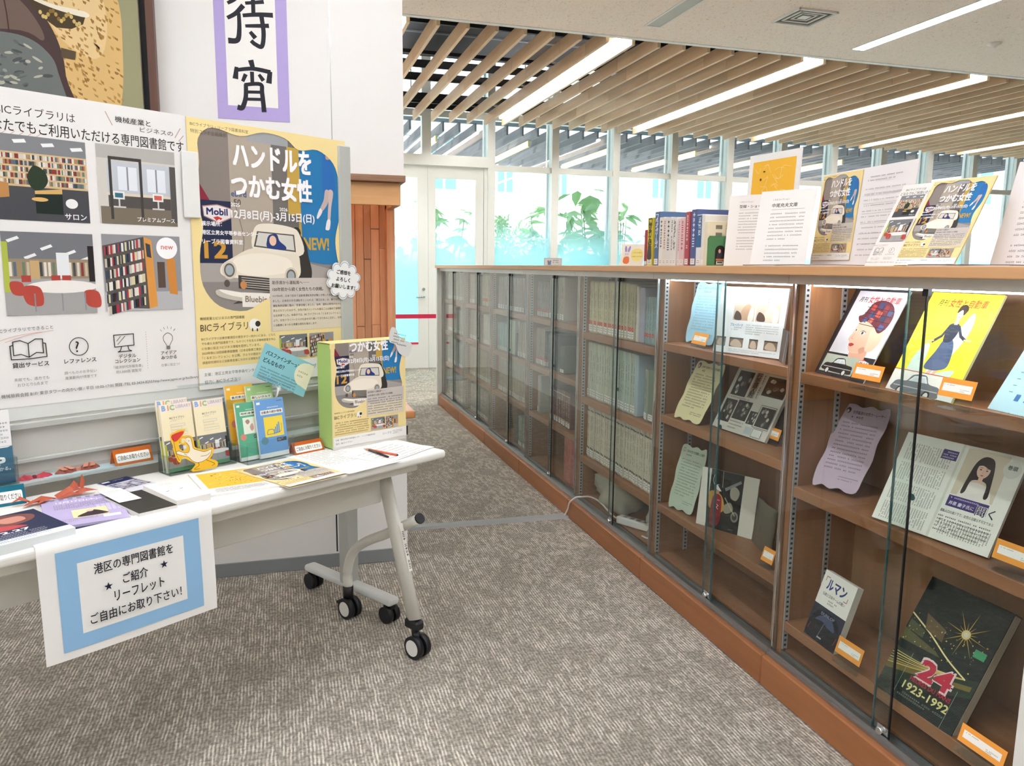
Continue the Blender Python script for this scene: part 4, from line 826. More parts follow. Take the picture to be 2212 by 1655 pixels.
def art_map(a):
    """orange sketch map"""
    a.rect(8, 10, 84, a.H-42 if a.H > 120 else a.H-22, '#f7bf3f'); rg = random.Random(3); h = (a.H-42 if a.H > 120 else a.H-22)
    
    for i in range(26):
        x0, y0 = 12+rg.uniform(0, 60), 14+rg.uniform(0, h-14); a.line([(x0, y0)]+[(min(90, x0+rg.uniform(4, 9)*k), max(12, min(8+h, y0+rg.uniform(-7, 7)*k))) for k in (1, 2)], .5, '#fbe3a6', smooth=5)
    for i in range(46): a.rect(rg.uniform(26, 86), 10+h*rg.uniform(.35, .93), rg.uniform(.6, 1.4), rg.uniform(.8, 2.6), rg.choice(['#4a3a22', '#6a5530', '#8a6a34']), False)
    a.up(); a.ell(26, 10+h*.22, 2, 2, '#4a3a22', 8); a.rect(30, 10+h*.12, 4, 2, '#4a3a22')
    if a.H > 120: a.marks(12, a.H-24, 70, 5, 3.6, 1.8, '#8a8680', 2)
def art_textcard(title, sub, seed):
    def f(a):
        a.text(sub, 24, 14, w=30, col='#6b6760'); a.text(title, 24, 22, w=min(46, 8.2*len(title)), h=7, col='#3f3b37', bold=.012); a.rect(24, 32.5, 60, .5, '#9a958e'); a.marks(24, 39, 62, 8, 6.2, 2.6, '#8a857f', seed); a.marks(24, 94, 60, 5, 6.2, 2.6, '#8a857f', seed+4)
    return f
# ================================================================== MOBILE BOARD WITH POSTERS
BN = -2.43
M_board = mat('pale_grey_board', '#c9c8c1', .55, var=.02); M_frame = mat('board_frame_grey', '#b9bcb6', .4, var=.03)
bd = thing('display_board', 'pale grey mobile display board on castors carrying two posters', 'display board', dnz(.97, BN, 0), A33)
def LB(lo, hi): return (lo[0]-.97, lo[1], lo[2]), (hi[0]-.97, hi[1], hi[2])      # d, depth (away from viewer), z -> local
def bpart(n, lo, hi, m, bev=0., par=None): a, c = LB(lo, hi); return obj(n, bx(a, c, None, bev), m, par or bd)
bpart('panel', (.086, -.012, .60), (1.832, .012, 1.78), M_board)
bpart('upper_panel', (.086, -.0145, .925), (1.832, -.0122, 1.78), mat('white_board', '#dfe2de', .35, var=.015))
for d0 in (.03, 1.832): bpart('post', (d0, -.028, .09), (d0+.056, .028, 1.80), M_frame, .004)
bpart('top_rail', (.086, -.011, 1.78), (1.832, .02, 1.80), M_frame)
for z0, z1, dep in ((.90, .918, .02), (.804, .816, .018)): bpart('rail', (.086, -.012-dep, z0), (1.832, -.0125, z1), M_frame, .002)
bpart('ledge', (.086, -.085, .752), (1.832, -.0125, .76), mat('ledge_white', '#d9dad6', .4)); bpart('ledge_lip', (.086, -.0875, .752), (1.832, -.0852, .788), glass('acrylic', '#f4f8f8', 1.4))
for d0 in (.058, 1.86):
    a, c = LB((d0-.028, -.275, .072), (d0+.028, .275, .102)); f = obj('foot_bar', bx(a, c, None, .012, 3), mat('foot_white', '#dcdfdd', .4), bd)
    for s in (-1, 1):
        b = bmesh.new(); C0 = Vector((d0-.97, s*.245, .033))
        for q in (-.016, .016): tube(b, [C0+Vector((q-.011, 0, 0)), C0+Vector((q+.011, 0, 0))], .033, 16)
        tube(b, [C0, C0+Vector((0, 0, .042))], .009, 8); box(b, tuple(C0+Vector((-.012, -.02, .02))), tuple(C0+Vector((.012, .02, .04)))); obj('castor', b, M_black, bd)
def onboard(d0, z0, n=-2.4142): return frame(dnz(d0, n, z0), DD, ZZ)
sheet('library_poster', 'large white library poster with four room photographs on the display board', 'poster', onboard(.684, .962), .594, .856, '#efedea', art_bic, pname='poster_print')
sheet('exhibition_poster', 'large yellow poster with a cream car pinned on the display board', 'poster', onboard(1.255, .95, -2.4120), .612, .866, '#f3f1ec', art_drive, pname='poster_print')
o = obj('magnet_bar', bx((0, 0, 0), (.055, .205, .006), None, .003, 2), mat('white_magnet', '#ecece8', .35), None, frame(dnz(1.231, -2.408, 1.505), DD, ZZ)); tag(o, 'white rounded magnet bar holding the two posters together', 'magnet')
o = obj('clear_rail', bx((0, 0, 0), (.21, .007, .005)), glass('acrylic'), None, frame(dnz(1.18, -2.4075, .966), DD, ZZ)); tag(o, 'clear strip holding the lower edge of the posters', 'strip')
def cloudpts(w_, h, lob, n=7):
    P = []
    for i in range(lob):
        a0 = 2*math.pi*i/lob; a1 = 2*math.pi*(i+1)/lob; p0 = Vector((math.cos(a0)*w_*.42, math.sin(a0)*h*.40)); p1 = Vector((math.cos(a1)*w_*.42, math.sin(a1)*h*.40)); c = (p0+p1)/2; r = (p1-p0).length/2; th = math.atan2(p0.y-c.y, p0.x-c.x)
        for k in range(n): t = th+math.pi*k/n; P.append((w_/2+c.x+r*math.cos(t)*.95, h/2+c.y+r*math.sin(t)*.95))
    return P
def art_cloud(lines, ink, rim, W, H, lob):
    def f(a):
        P = [(x/a.k, (a.h-y)/a.k) for x, y in cloudpts(W, H, lob)]; c = (50, a.H/2); Q = [(c[0]+(x-c[0])*.94, c[1]+(y-c[1])*.92) for x, y in P]; a.line(Q, .9, rim, True)
        for i, s in enumerate(lines): a.text(s, (28, 28, 16)[i], a.H*(.24+.19*i), w=(40, 40, 68)[i], col=ink, bold=.03)
    return f
W_, H_ = .16, .14
sheet('speech_cloud', 'white cloud-shaped paper note at the lower right of the yellow poster', 'paper note', frame(onb(702, 641, -2.3995), DD+ZZ*-.12, ZZ), W_, H_, '#f2f4f2', art_cloud(('ご感想を', 'よろしく', 'お願いします！'), '#2a2a2e', '#5a7aa8', W_, H_, 10), outline=cloudpts(W_, H_, 10), t=.001)
# things on the board's ledge
LZ_ = .7605
def bow(name, label, c, s, rot, col1, col2, kind=0, flat=.95):
    """folded paper bow / leaf of creased strips"""
    t = thing(name, label, 'paper craft', c, rot); rg = random.Random(name+label)
    for sg in (-1, 1):
        b = bmesh.new(); n = 6; R0 = []
        for i in range(n+1):
            a_ = i/n; r = s*(.16+.84*math.sin(math.pi*min(1, a_*.9+.08))) ; R0.append((sg*s*(.08+a_), (.30 if i % 2 else .42)*r*.9*flat, .34*r*flat*(1 if i % 2 else .8)))
        top = [b.verts.new((x, y*.2, abs(z)+.001)) for x, y, z in R0]; fr = [b.verts.new((x, -abs(y)*.9, .0005)) for x, y, z in R0]; bk = [b.verts.new((x, abs(y), .0005)) for x, y, z in R0]
        for i in range(n): b.faces.new((fr[i], fr[i+1], top[i+1], top[i])); b.faces.new((top[i], top[i+1], bk[i+1], bk[i]))
        obj('paper_loop', b, mat('craft_'+col1.strip('#'), col1, .6, var=.12, scale=60), t)
        if kind:
            for q in range(2):
                b = bmesh.new(); x0 = sg*s*(.3+.35*q); v = [b.verts.new(p) for p in ((x0-.007, -s*.2*flat, s*.20*flat), (x0+.007, -s*.2*flat, s*.21*flat), (x0+.004+sg*.01, s*.02, s*.36*flat), (x0-.009+sg*.01, s*.02, s*.35*flat))]; b.faces.new(v); obj('crease_band', b, mat('craft_'+col2.strip('#'), col2, .6), t)
    b = bmesh.new(); box(b, (-s*.12, -s*.12, 0), (s*.12, s*.12, s*.16*flat+.003), bev=.002); obj('knot', b, mat('craft_'+col2.strip('#'), col2, .6), t)
    return t
def atl(px, n):
    p = onb(px, 1010, n); return Vector((p.x, p.y, LZ_))
bow('paper_bow', 'bright red folded paper bow on the ledge of the display board', atl(73, -2.385), .042, A33, '#d23b49', '#8f1f2e')
bow('paper_leaf', 'striped rust-red folded paper leaf on the ledge of the display board', atl(168, -2.385), .056, A33, '#a04a38', '#d98a70', 1, .95)
o = obj('blue_slip', bx((0, 0, 0), (.2, .05, .0006)), paper('#cfe4ea'), None, frame(atl(95, -2.352), DD, -NN)); tag(o, 'pale blue paper slip lying on the ledge of the display board', 'paper')
def tent(name, label, bl, br, h, col, text, depth=.055, ink='#3a2c22', tw=80):
    """folded tent card with a white text strip"""
    x = br-bl; w_ = x.length; M = frame(bl, x, ZZ); t = math.asin(min(.9, depth/2/h)); g = thing(name, label, 'tent card', bl, math.atan2(x.y, x.x))
    hh = h*math.cos(t)
    b = bmesh.new(); P = [(0, 0, 0), (w_, 0, 0), (w_, depth/2, hh), (0, depth/2, hh)]; v = [b.verts.new(p) for p in P]; b.faces.new(v); v2 = [b.verts.new(p) for p in ((0, depth/2+.0006, hh), (w_, depth/2+.0006, hh), (w_, depth, 0), (0, depth, 0))]; b.faces.new(v2[::-1]); bmesh.ops.solidify(b, geom=b.faces[:], thickness=.0006)
    obj('folded_card', b, paper(col), g)
    a = Art(w_, h, 100); H = a.H; P = [(8, H*.28), (92, H*.28), (94, H*.34), (94, H*.78), (92, H*.84), (8, H*.84), (6, H*.78), (6, H*.34)]; a.poly(P, '#f3f1ea'); a.text(text, 50-tw/2, H*.40, w=tw, h=H*.3, col=ink, bold=.02)
    o = a.build('card_print', g); o.matrix_basis = frame((0, 0, 0), (1, 0, 0), (0, depth/2, hh)); return g
tent('tent_card', 'orange tent card on the ledge of the display board', atl(250, -2.352), atl(333, -2.352), .05, '#ee8a3c', 'ご自由にお取りください', .04)
# leaflet holder at the left edge of the frame
def flyer_holder(name, label, M, w_, h, dep, pock=.5):
    t = thing(name, label, 'leaflet holder'); t.matrix_basis = M; A = glass('acrylic'); b = bmesh.new()
    box(b, (0, dep, 0), (w_, dep+.002, h)); obj('back_plate', b, A, t); obj('front_plate', bx((0, 0, 0), (w_, .002, h*pock)), A, t); obj('base_plate', bx((0, .002, 0), (w_, dep, .002)), A, t)
    for x in (0, w_-.002): obj('side_plate', bx((x, .002, .002), (x+.002, dep, h*pock)), A, t)
    return t
def art_jp(a):
    a.rect(0, 70, 100, a.H-70, '#3f6c84'); a.blob([(0, 74), (12, 69), (25, 73), (40, 68), (55, 73), (70, 67), (85, 72), (100, 68), (100, 80), (0, 80)], '#3f6c84'); a.text('.jp', 60, 84, w=26, h=18, col='#f0f2f0', bold=.05); a.text('みつかる。', 60, 106, w=34, col='#f0f2f0', bold=.015); a.marks(56, 22, 40, 6, 7, 4.5, '#9a9aa0', 3); a.rect(40, 67, 60, .5, '#9a9aa0')
P0 = atl(40, -2.352); M0 = frame(P0-DD*.155+ZZ*.001, DD, -NN)
flyer_holder('leaflet_holder', 'clear leaflet holder with teal leaflets at the left end of the board ledge', M0, .155, .15, .03)
sheet('teal_leaflet', 'white and teal leaflet lettered jp in the clear holder on the ledge', 'leaflet', frame(P0-DD*.15-NN*.014+ZZ*.004, DD, ZZ-NN*.06), .145, .2, '#f1f1ee', art_jp, t=.008)
# ================================================================== WALL HANGINGS
def art_painting(a):
    """oil painting: seated dark figure before an ochre flecked cloth, sage ground"""
    H = a.H; a.rect(-118, -105, 218, 105+H-4, '#9d9a76'); rg = random.Random(5)
    a.blob([(-60, -80), (20, -90), (70, -50), (84, 0), (88, 20), (88, 45), (87, 70), (84, 90), (80, H-8), (10, H-6), (-60, H-8)], '#dcb878'); a.blob([(30, -30), (66, -10), (78, 20), (74, 50), (60, 52), (40, 30)], '#e6c891')
    for i in range(430):
        x, y = rg.uniform(20, 86), rg.uniform(-20, H-12); w_ = rg.uniform(1., 1.6); l = rg.uniform(3., 4.6); an = R(rg.uniform(35, 80)); dx, dy = math.cos(an)*l/2, math.sin(an)*l/2; a.poly([(x-dx, y-dy), (x+w_, y-dy*.2), (x+dx, y+dy), (x-w_*.4, y+dy*.3)], rg.choice(['#a9803c', '#b58f4e', '#97703a']), False)
    a.up(); a.blob([(-50, -40), (0, -45), (14, -10), (19, 4), (30, 18), (40, 33), (46, 50), (48, 68), (48, H-6), (-50, H-6)], '#4a3836'); a.blob([(-30, 2), (8, 8), (24, 20), (34, 36), (34, 44), (20, 38), (-30, 36)], '#6e5b50'); a.line([(8, -2), (12, 26), (13, 60)], .9, '#4a2c28', smooth=5)
    a.poly([(24, 13), (36, 18), (64, 24), (62, 30), (54, 34), (44, 34), (36, 28), (30, 22)], '#4a3a22'); a.blob([(22, 9), (40, 17), (64, 21), (64, 25), (44, 21), (28, 15)], '#efe6d0')
    for i in range(16): a.ell(34+i*1.7, 24+3*math.sin(i)+i*.25, 1.2, 1.6, rg.choice(['#b69a52', '#8a6a30', '#d0b870']), 7)
    a.blob([(-20, 44), (0, 40), (22, 42), (36, 51), (43, 66), (45, H-6), (-20, H-6)], '#6e7470')
    
    for i in range(60):
        x, y = rg.uniform(-6, 36), rg.uniform(46, 88)
        if y > 40+max(0, x-20)*.9+4: a.ell(x, y, rg.uniform(1.5, 4), rg.uniform(.6, 1.4), rg.choice(['#90968f', '#5f6664', '#b5b5a2', '#4e5453']), 8, rg.uniform(-30, 40))
    a.ell(-3, 56, 9, 9, '#c9a08a', 16); a.poly([(46, 48), (56, 50), (55, 56), (46, 55)], '#5a4a34')
pl_, pr_, pb_, pt_ = -1.65, -.427, 1.72, 3.0
t = thing('framed_painting', 'oil painting of an ochre flecked cloth in a dark brown frame on the white wall', 'painting', (-1.04, WALLY, pb_))
b = bmesh.new()
for lo, hi in (((pl_, pb_), (pr_, pb_+.028)), ((pl_, pt_-.028), (pr_, pt_)), ((pl_, pb_+.028), (pl_+.028, pt_-.028)), ((pr_-.028, pb_+.028), (pr_, pt_-.028))): box(b, (lo[0], WALLY-.055, lo[1]), (hi[0], WALLY-.001, hi[1]))
obj('frame', b, wood('frame_walnut', '#4a2f24', '#6a4432', 'Z', .4, 9), t, world=True)
obj('frame_backing', bx((pl_+.02, WALLY-.012, pb_+.02), (pr_-.02, WALLY-.002, pt_-.02)), M_black, t, world=True)
cv = obj('canvas', bx((pl_+.05, WALLY-.043, pb_+.05), (pr_-.055, WALLY-.013, pt_-.05)), mat('canvas_edge', '#d8d2c2', .8), t, world=True)
A_ = Art(.503, .57, 100); art_painting(A_); pp = A_.build('painting_surface', cv); pp.matrix_basis = frame((pr_-.055-.503, WALLY-.0432, 1.83), (1, 0, 0), (0, 0, 1))
def art_scroll(a):
    a.rect(14.5, 0, 69.5, a.H-19, '#f3f1ec'); a.rect(0, a.H*.64, 14, .25, '#a99bcf'); a.rect(84, a.H*.64, 16, .25, '#a99bcf')
    K = '#25262e'
    def br(P, w0, w1, sm=6):                                # a brush stroke that swells from w0 to w1
        Q = spline(P, sm, False); a.up(); n = len(Q)
        for i in range(n-1):
            p, q = Q[i], Q[i+1]; dx, dy = q[0]-p[0], q[1]-p[1]; l = math.hypot(dx, dy) or 1; wa, wb = 1.25*(w0+(w1-w0)*i/n), 1.25*(w0+(w1-w0)*(i+1)/n); ox, oy = -dy/l/2, dx/l/2; ex, ey = dx/l*.8, dy/l*.8
            a.poly([(p[0]-ex+ox*wa, p[1]-ey+oy*wa), (q[0]+ex+ox*wb, q[1]+ey+oy*wb), (q[0]+ex-ox*wb, q[1]+ey-oy*wb), (p[0]-ex-ox*wa, p[1]-ey-oy*wa)], K, False)
    H = a.H; k = H/191.
    for P, w0, w1 in (([(36, 12), (28, 20), (20, 25)], 5, 3.5), ([(40, 27), (30, 38), (19, 45)], 5.5, 4), ([(34, 38), (34, 58), (31, 74), (19, 76)], 4, 6.5),
        ([(54, 12), (54, 38)], 4.5, 4.5), ([(44, 23), (68, 19)], 3.5, 4.5), ([(40, 40), (60, 37), (80, 36)], 4, 5.5), ([(43, 54), (74, 51)], 3.5, 5), ([(65, 40), (67, 62), (64, 80), (55, 78), (50, 74)], 5, 4.5), ([(49, 62), (55, 69)], 4, 5.5)): br([(x, y+H-191+7) for x, y in P], w0, w1)
    for P, w0, w1 in (([(48, 108), (50, 116)], 6, 5), ([(28, 119), (26, 134)], 4, 6.5), ([(26, 123), (50, 119), (74, 122)], 4, 5), ([(74, 122), (72, 137)], 5, 6.5), ([(49, 124), (49, 138)], 4.5, 4), ([(40, 128), (36, 137)], 4.5, 3.5), ([(59, 127), (64, 134)], 3.5, 5),
        ([(40, 142), (39, 160), (34, 174), (28, 174)], 4.5, 6), ([(39, 142), (60, 140), (62, 152), (64, 178)], 4, 5.5), ([(40, 152), (61, 151)], 3.5, 3.5), ([(40, 162), (62, 161)], 3.5, 3.5)): br([(x, y+H-191) for x, y in P], w0, w1)
sheet('calligraphy_scroll', 'lilac mounted calligraphy sheet with two brushed characters on the white wall', 'calligraphy', frame((-.212, WALLY-.002, 1.945), (1, 0, 0), (0, 0, 1)), .28, .60, '#b7a8dc', art_scroll, t=.001)
# ================================================================== FOLDING TABLE
TX0, TX1, TF, TB_ = .095, 1.893, -1.905, -2.362
M_tab = mat('table_white', '#ecebe4', .4, var=.015); M_leg = mat('leg_white', '#e2e0d6', .35, var=.02)
tbl = thing('folding_table', 'white flip-top folding table on castors in front of the display board', 'table', dnz(.99, (TF+TB_)/2, 0), A33)
def tp_(name, b, m, par=None):
    for v in b.verts: v.co = Vector((v.co.x-.99, -v.co.y+(TF+TB_)/2, v.co.z))     # d, n, z -> local
    bmesh.ops.reverse_faces(b, faces=b.faces[:]); return obj(name, b, m, par or tbl)
tp_('table_top', bx((TX0, TB_, TZ-.03), (TX1, TF, TZ), None, .011, 4), M_tab)
tp_('front_rail', bx((TX0+.1, -2.01, TZ-.062), (TX1-.1, -1.945, TZ-.031), None, .003), M_leg)
tp_('modesty_panel', bx((TX0+.17, -2.085, .53), (1.735, -2.073, .652), None, .003), M_leg)
tp_('hinge_bracket', bx((1.64, -2.13, .64), (1.7, -2.03, TZ-.031)), M_leg); tp_('hinge_bracket', bx((.28, -2.13, .64), (.34, -2.03, TZ-.031)), M_leg)
for d0, sg in ((1.745, 1), (.24, -1)):
    b = bmesh.new(); p, q = Vector((d0, -2.09, TZ-.032)), Vector((d0, -1.917, .135)); ax = (q-p).normalized(); sx = Vector((1, 0, 0)); sy = ax.cross(sx); O = [(.017*math.cos(R(k*22.5)), .033*math.sin(R(k*22.5))) for k in range(16)]
    va = [b.verts.new(p+sx*o[0]+sy*o[1]) for o in O]; vb = [b.verts.new(q+sx*o[0]+sy*o[1]) for o in O]; b.faces.new(va[::-1]); b.faces.new(vb)
    for i in range(16): b.faces.new((va[i], va[(i+1) % 16], vb[(i+1) % 16], vb[i])).smooth = True
    lg = tp_('leg', b, M_leg)
    if sg > 0:                                             # inventory sticker down the leg
        A_ = Art(.016, .17, 10); A_.rect(0, 0, 10, A_.H, '#e9e7de'); A_.marks(3, 4, 96, 1, 1, 7, '#3a3a3a', 2, False, True, .75); s_ = A_.build('sticker', lg)
        ps = Vector((d0-.99+.0, -(-1.993)+(TF+TB_)/2, .39)); axl = Vector((0, ax.y*-1, ax.z)).normalized(); s_.matrix_basis = frame(ps+axl*.085+Vector((-.008, -.0345, 0))+Vector((0, 0, -.002)), (1, 0, 0), -axl)
    b = bmesh.new(); box(b, (d0-.02, -1.954, .1), (d0+.02, -1.884, .136), bev=.008); tube(b, [(d0, -1.916, .1), (d0, -1.914, .075)], .012, 10); tp_('leg_cap', b, M_black)
    x1 = d0+sg*.038
    P = spline([(x1, -2.338, .125), (x1, -2.336, .2), (x1, -2.30, .275), (x1, -2.22, .335), (x1, -2.1, .395), (x1, -1.93, .488)], 5, False); b = bmesh.new(); tube(b, P, .0185, 12); tb2 = tp_('bent_leg', b, M_leg)
    b = bmesh.new(); tube(b, [P[-1], Vector(P[-1])+Vector((0, .006, .004))], .0195, 12); tp_('end_cap', b, M_black); b = bmesh.new(); tube(b, [(x1, -2.338, .127), (x1, -2.338, .078)], .02, 12); tp_('leg_cap', b, M_black)
    for n0, dx in ((-1.902, d0), (-2.33, x1)):
        b = bmesh.new(); c0 = Vector((dx, n0, .0405))
        for e0, e1 in ((-.027, -.006), (.006, .027)): tube(b, [c0+Vector((e0, 0, 0)), c0+Vector((e1, 0, 0))], .0405, 22)
        tube(b, [c0-Vector((.008, 0, 0)), c0+Vector((.008, 0, 0))], .016, 10); tube(b, [c0+Vector((0, -.004, 0)), c0+Vector((0, -.006, .05))], .013, 8)
        if n0 < -2.2: box(b, tuple(c0+Vector((-.02, -.062, .005))), tuple(c0+Vector((.02, -.03, .016))), bev=.003)
        ca = tp_('castor', b, M_black)
        for e in (-.0272, .0272):
            b = bmesh.new(); tube(b, [c0+Vector((e, 0, 0)), c0+Vector((e*1.06, 0, 0))], .029, 22); tp_('wheel_disc', b, M_white).parent = ca
# sheet hung over the front edge
def art_take(a):
    a.rect(9, 5.5, 82, 57, '#93bfe4'); a.rect(19.5, 14, 61, 40.5, '#f1f0ec'); K = '#23222c'
    for s, x, y, w_ in (('港区の専門図書館を', 28, 16.8, 45.5), ('ご紹介', 43, 26.6, 14.5), ('リーフレット', 37.5, 35.4, 29), ('ご自由にお取り下さい！', 23.5, 44.4, 53)): a.text(s, x, y, w=w_, h=6.2, col=K, bold=.006)
    for x, y in ((34.5, 31.5), (67, 28)):
        a.poly([(x+(2.5 if i % 2 == 0 else 1.)*math.sin(R(36*i)), y-(2.5 if i % 2 == 0 else 1.)*math.cos(R(36*i))) for i in range(10)], '#20253f')
SG = thing('hanging_sign', 'white sheet with a pale blue border hanging over the front edge of the table', 'sign', dnz(.585, TF, TZ-.29))
w_, h_ = .424, .285
me = bpy.data.meshes.new('sign_sheet'); V = []; Fc = []; nx, ny = 8, 12
def curl(x, y, z=0.):                                     # slight belly and a lifted lower right corner
    t = 1-y/h_; return (x, y, z+.0006+.012*math.sin(t*2.2)*t*(.5+.5*x/w_)+.006*math.sin(3*x/w_+1)*t)
for j in range(ny+1):
    for i in range(nx+1): V.append(curl(w_*i/nx, h_*j/ny, -.0008))
for j in range(ny):
    for i in range(nx): k = j*(nx+1)+i; Fc.append((k, k+1, k+nx+2, k+nx+1))
for i in range(nx+1): V.append((w_*i/nx, h_+.004, -.014))
for i in range(nx): k = ny*(nx+1)+i; q = (ny+1)*(nx+1)+i; Fc.append((k, k+1, q+1, q))
for i in range(nx+1): V.append((w_*i/nx, h_+.0045, -.055))
for i in range(nx): q = (ny+1)*(nx+1)+i; Fc.append((q, q+1, q+nx+2, q+nx+1))
me.from_pydata(V, [], Fc); MS = frame(dnz(.585, TF+.001, TZ-.2845), DD, ZZ); SG.matrix_basis = MS
o = obj('sign_paper', me, paper('#f2f1ed'), SG); [setattr(p, 'use_smooth', True) for p in me.polygons]
class Fine(Art):                                          # prints that follow a bend are cut into short pieces
    def rect(s, x, y, w_, h, col, up=True):
        if up: s.up()
        m_, n_ = max(1, int(w_/8)), max(1, int(h/5))
        for i in range(m_):
            for j in range(n_): s.poly([(x+w_*i/m_, y+h*j/n_), (x+w_*(i+1)/m_, y+h*j/n_), (x+w_*(i+1)/m_, y+h*(j+1)/n_), (x+w_*i/m_, y+h*(j+1)/n_)], col, False)
A_ = Fine(w_, h_, 100); A_.dz = 2.5e-4; art_take(A_); A_.build('sign_print', SG, curl)
# ================================================================== THINGS ON THE TABLE
def flat(name, label, cat, bl, br, tl, z, t, col, art=None, group=None, side=None, U=100.):
    """sheet or booklet lying on the table: three corner pixels give place, turn and size"""
    M, w_, h = quad(onz(*bl, z+t), onz(*br, z+t), onz(*tl, z+t)); return sheet(name, label, cat, M, w_, h, col, art, t=t, group=group, U=U)
def art_navy(a):
    a.rect(0, 0, 100, a.H*.86, '#232a48'); a.blob([(8, 8), (60, 2), (90, 18), (80, 42), (40, 52), (6, 40)], '#7a4a44'); a.blob([(14, 16), (40, 10), (44, 26), (28, 34), (16, 28)], '#e0a880'); a.blob([(50, 18), (76, 16), (78, 34), (58, 38)], '#c78a78'); a.blob([(8, 38), (50, 44), (70, 60), (30, 62), (6, 54)], '#b8484a')
    a.text('12.27', 34, 66, w=34, h=8, col='#f2f2f2', bold=.03); a.marks(22, 78, 60, 6, 5.4, 2.8, '#d5d8e4', 4); a.marks(10, a.H*.9, 70, 2, 4, 2.4, '#6a7a86', 7)
def art_purple(a):
    a.rect(0, 0, 100, a.H, '#b9aed2')
    for i in range(9): a.rect(i*11.5, 0, 6, 9, '#8c82a8')
    a.text('12月17日(木)～', 18, 16, w=64, h=12, col='#f4f2fa', bold=.02); a.marks(14, 34, 74, 5, 5.2, 3, '#5a5276', 3)
    for i in range(5):
        for j in range(5): a.rect(66+i*6.4, 58+j*7, 4.6, 5, '#d4cce6', False)
    a.up(); a.rect(34, 70, 44, 40, '#f0dca8'); a.blob([(40, 102), (52, 88), (56, 80), (64, 82), (74, 96), (76, 106), (44, 108)], '#3a2a34'); a.ell(56, 82, 5, 5, '#e6bfa8', 12); a.rect(70, 112, 22, 12, '#f2f0f6'); a.marks(8, 112, 54, 3, 5, 2.4, '#7a6a52', 8)
def art_office(a):
    a.rect(0, 0, 100, a.H*.26, '#2a2e58'); a.rect(8, 8, 24, 12, '#f0f0f4'); a.marks(40, 10, 50, 2, 7, 4, '#e8e8f0', 2); rg = random.Random(2)
    for i in range(7):
        for j in range(6): a.rect(2+i*14, a.H*.3+j*13, 12, 10.5, rg.choice(['#55587c', '#8d8fa6', '#3f4266', '#c9c9d4', '#a89a94']), False)
def art_black(a): a.marks(30, a.H*.88, 40, 1, 3, 2, '#8a8a88', 2); a.rect(-.2, 0, 1.2, a.H, '#57565a')
def art_whitebook(a):
    a.rect(0, 0, 100, a.H, '#f0ede7')
    a.line([(36, 20), (44, 15), (54, 20), (60, 16)], .8, '#9a968f', smooth=5); a.marks(32, 28, 40, 2, 7, 4, '#a8a49c', 4); a.rect(38, 52, 30, 16, '#e4e6e0'); a.rect(20, 108, 9, 4, '#6a665f'); a.rect(62, 104, 9, 4, '#6a665f')
def art_form(seed):
    def f(a): a.text('アンケート', 38, 9, w=24, col='#7a766f'); a.marks(12, 20, 74, 12, 8.4, 3.2, '#a19c94', seed, True, False, .75)
    return f
flat('event_flyer', 'stack of dark blue flyers dated 12.27 at the left front corner of the table', 'flyer', (-58, 1194), (163, 1139), (-140, 1146), TZ, .022, '#e9f0f0', art_navy)
flat('blue_flyer', 'dark blue flyer sticking out under the lilac flyer', 'flyer', (150, 1151), (250, 1131), (60, 1096), TZ, .0015, '#2a3050')
p1, p0, p2 = onz(281, 1116, TZ+.0076), onz(163, 1134, TZ+.0076), onz(181, 1071, TZ+.0076); x_ = (p1-p0).normalized()
sheet('lilac_flyer', 'lilac flyer with a small yellow picture lying on the table', 'flyer', frame(p1-x_*.182, x_, p2-p1), .182, .257, '#c9c0dc', art_purple, t=.006)
flat('white_flyer', 'plain white sheet half under the lilac flyer', 'flyer', (258, 1086), (306, 1076), (183, 1068), TZ+.0145, .0008, '#f1f0ea', lambda a: (a.marks(20, 30, 60, 4, 12, 6, '#8a857c', 2), a.marks(40, 110, 30, 2, 6, 4, '#b5b0a8', 4)))
flat('office_flyer', 'navy flyer printed with small room pictures behind the black booklets', 'flyer', (287, 1063), (350, 1046), (233, 1039), TZ, .002, '#d8d8de', art_office)
flat('black_booklet', 'stack of black-covered booklets on the table', 'booklet', (300, 1110), (383, 1091), (223, 1075), TZ, .013, '#e6e4de', lambda a: (a.rect(0, 0, 100, a.H, '#34332f'), art_black(a)))
flat('white_booklet', 'stack of white booklets in front of the yellow map sheets', 'booklet', (381, 1082), (455, 1066), (305, 1050), TZ, .018, '#edeae4', art_whitebook)
def art_mapflyer(a):
    art_map(a); a.marks(14, a.H-26, 72, 5, 4.2, 2, '#8a8680', 3)
flat('map_sheet', 'stack of white sheets with an orange sketch map near the middle of the table', 'flyer', (449, 1071), (614, 1047), (347, 1032), TZ, .006, '#f2f1ec', art_mapflyer)
flat('exhibition_flyer', 'yellow flyer with the cream car lying flat on the table', 'flyer', (625, 1055), (751, 1024), (521, 1016), TZ+.0062, .0012, '#f3f1ec', drive_small)
flat('questionnaire', 'white questionnaire sheet under the pencils, front left one', 'paper', (754, 1024), (866, 996), (644, 973), TZ+.0002, .0012, '#f1f0ec', art_form(3))
flat('questionnaire', 'white questionnaire sheet sticking out at the right end of the table', 'paper', (838, 1001), (938, 965), (776, 970), TZ+.0016, .001, '#f3f2ee', art_form(5))
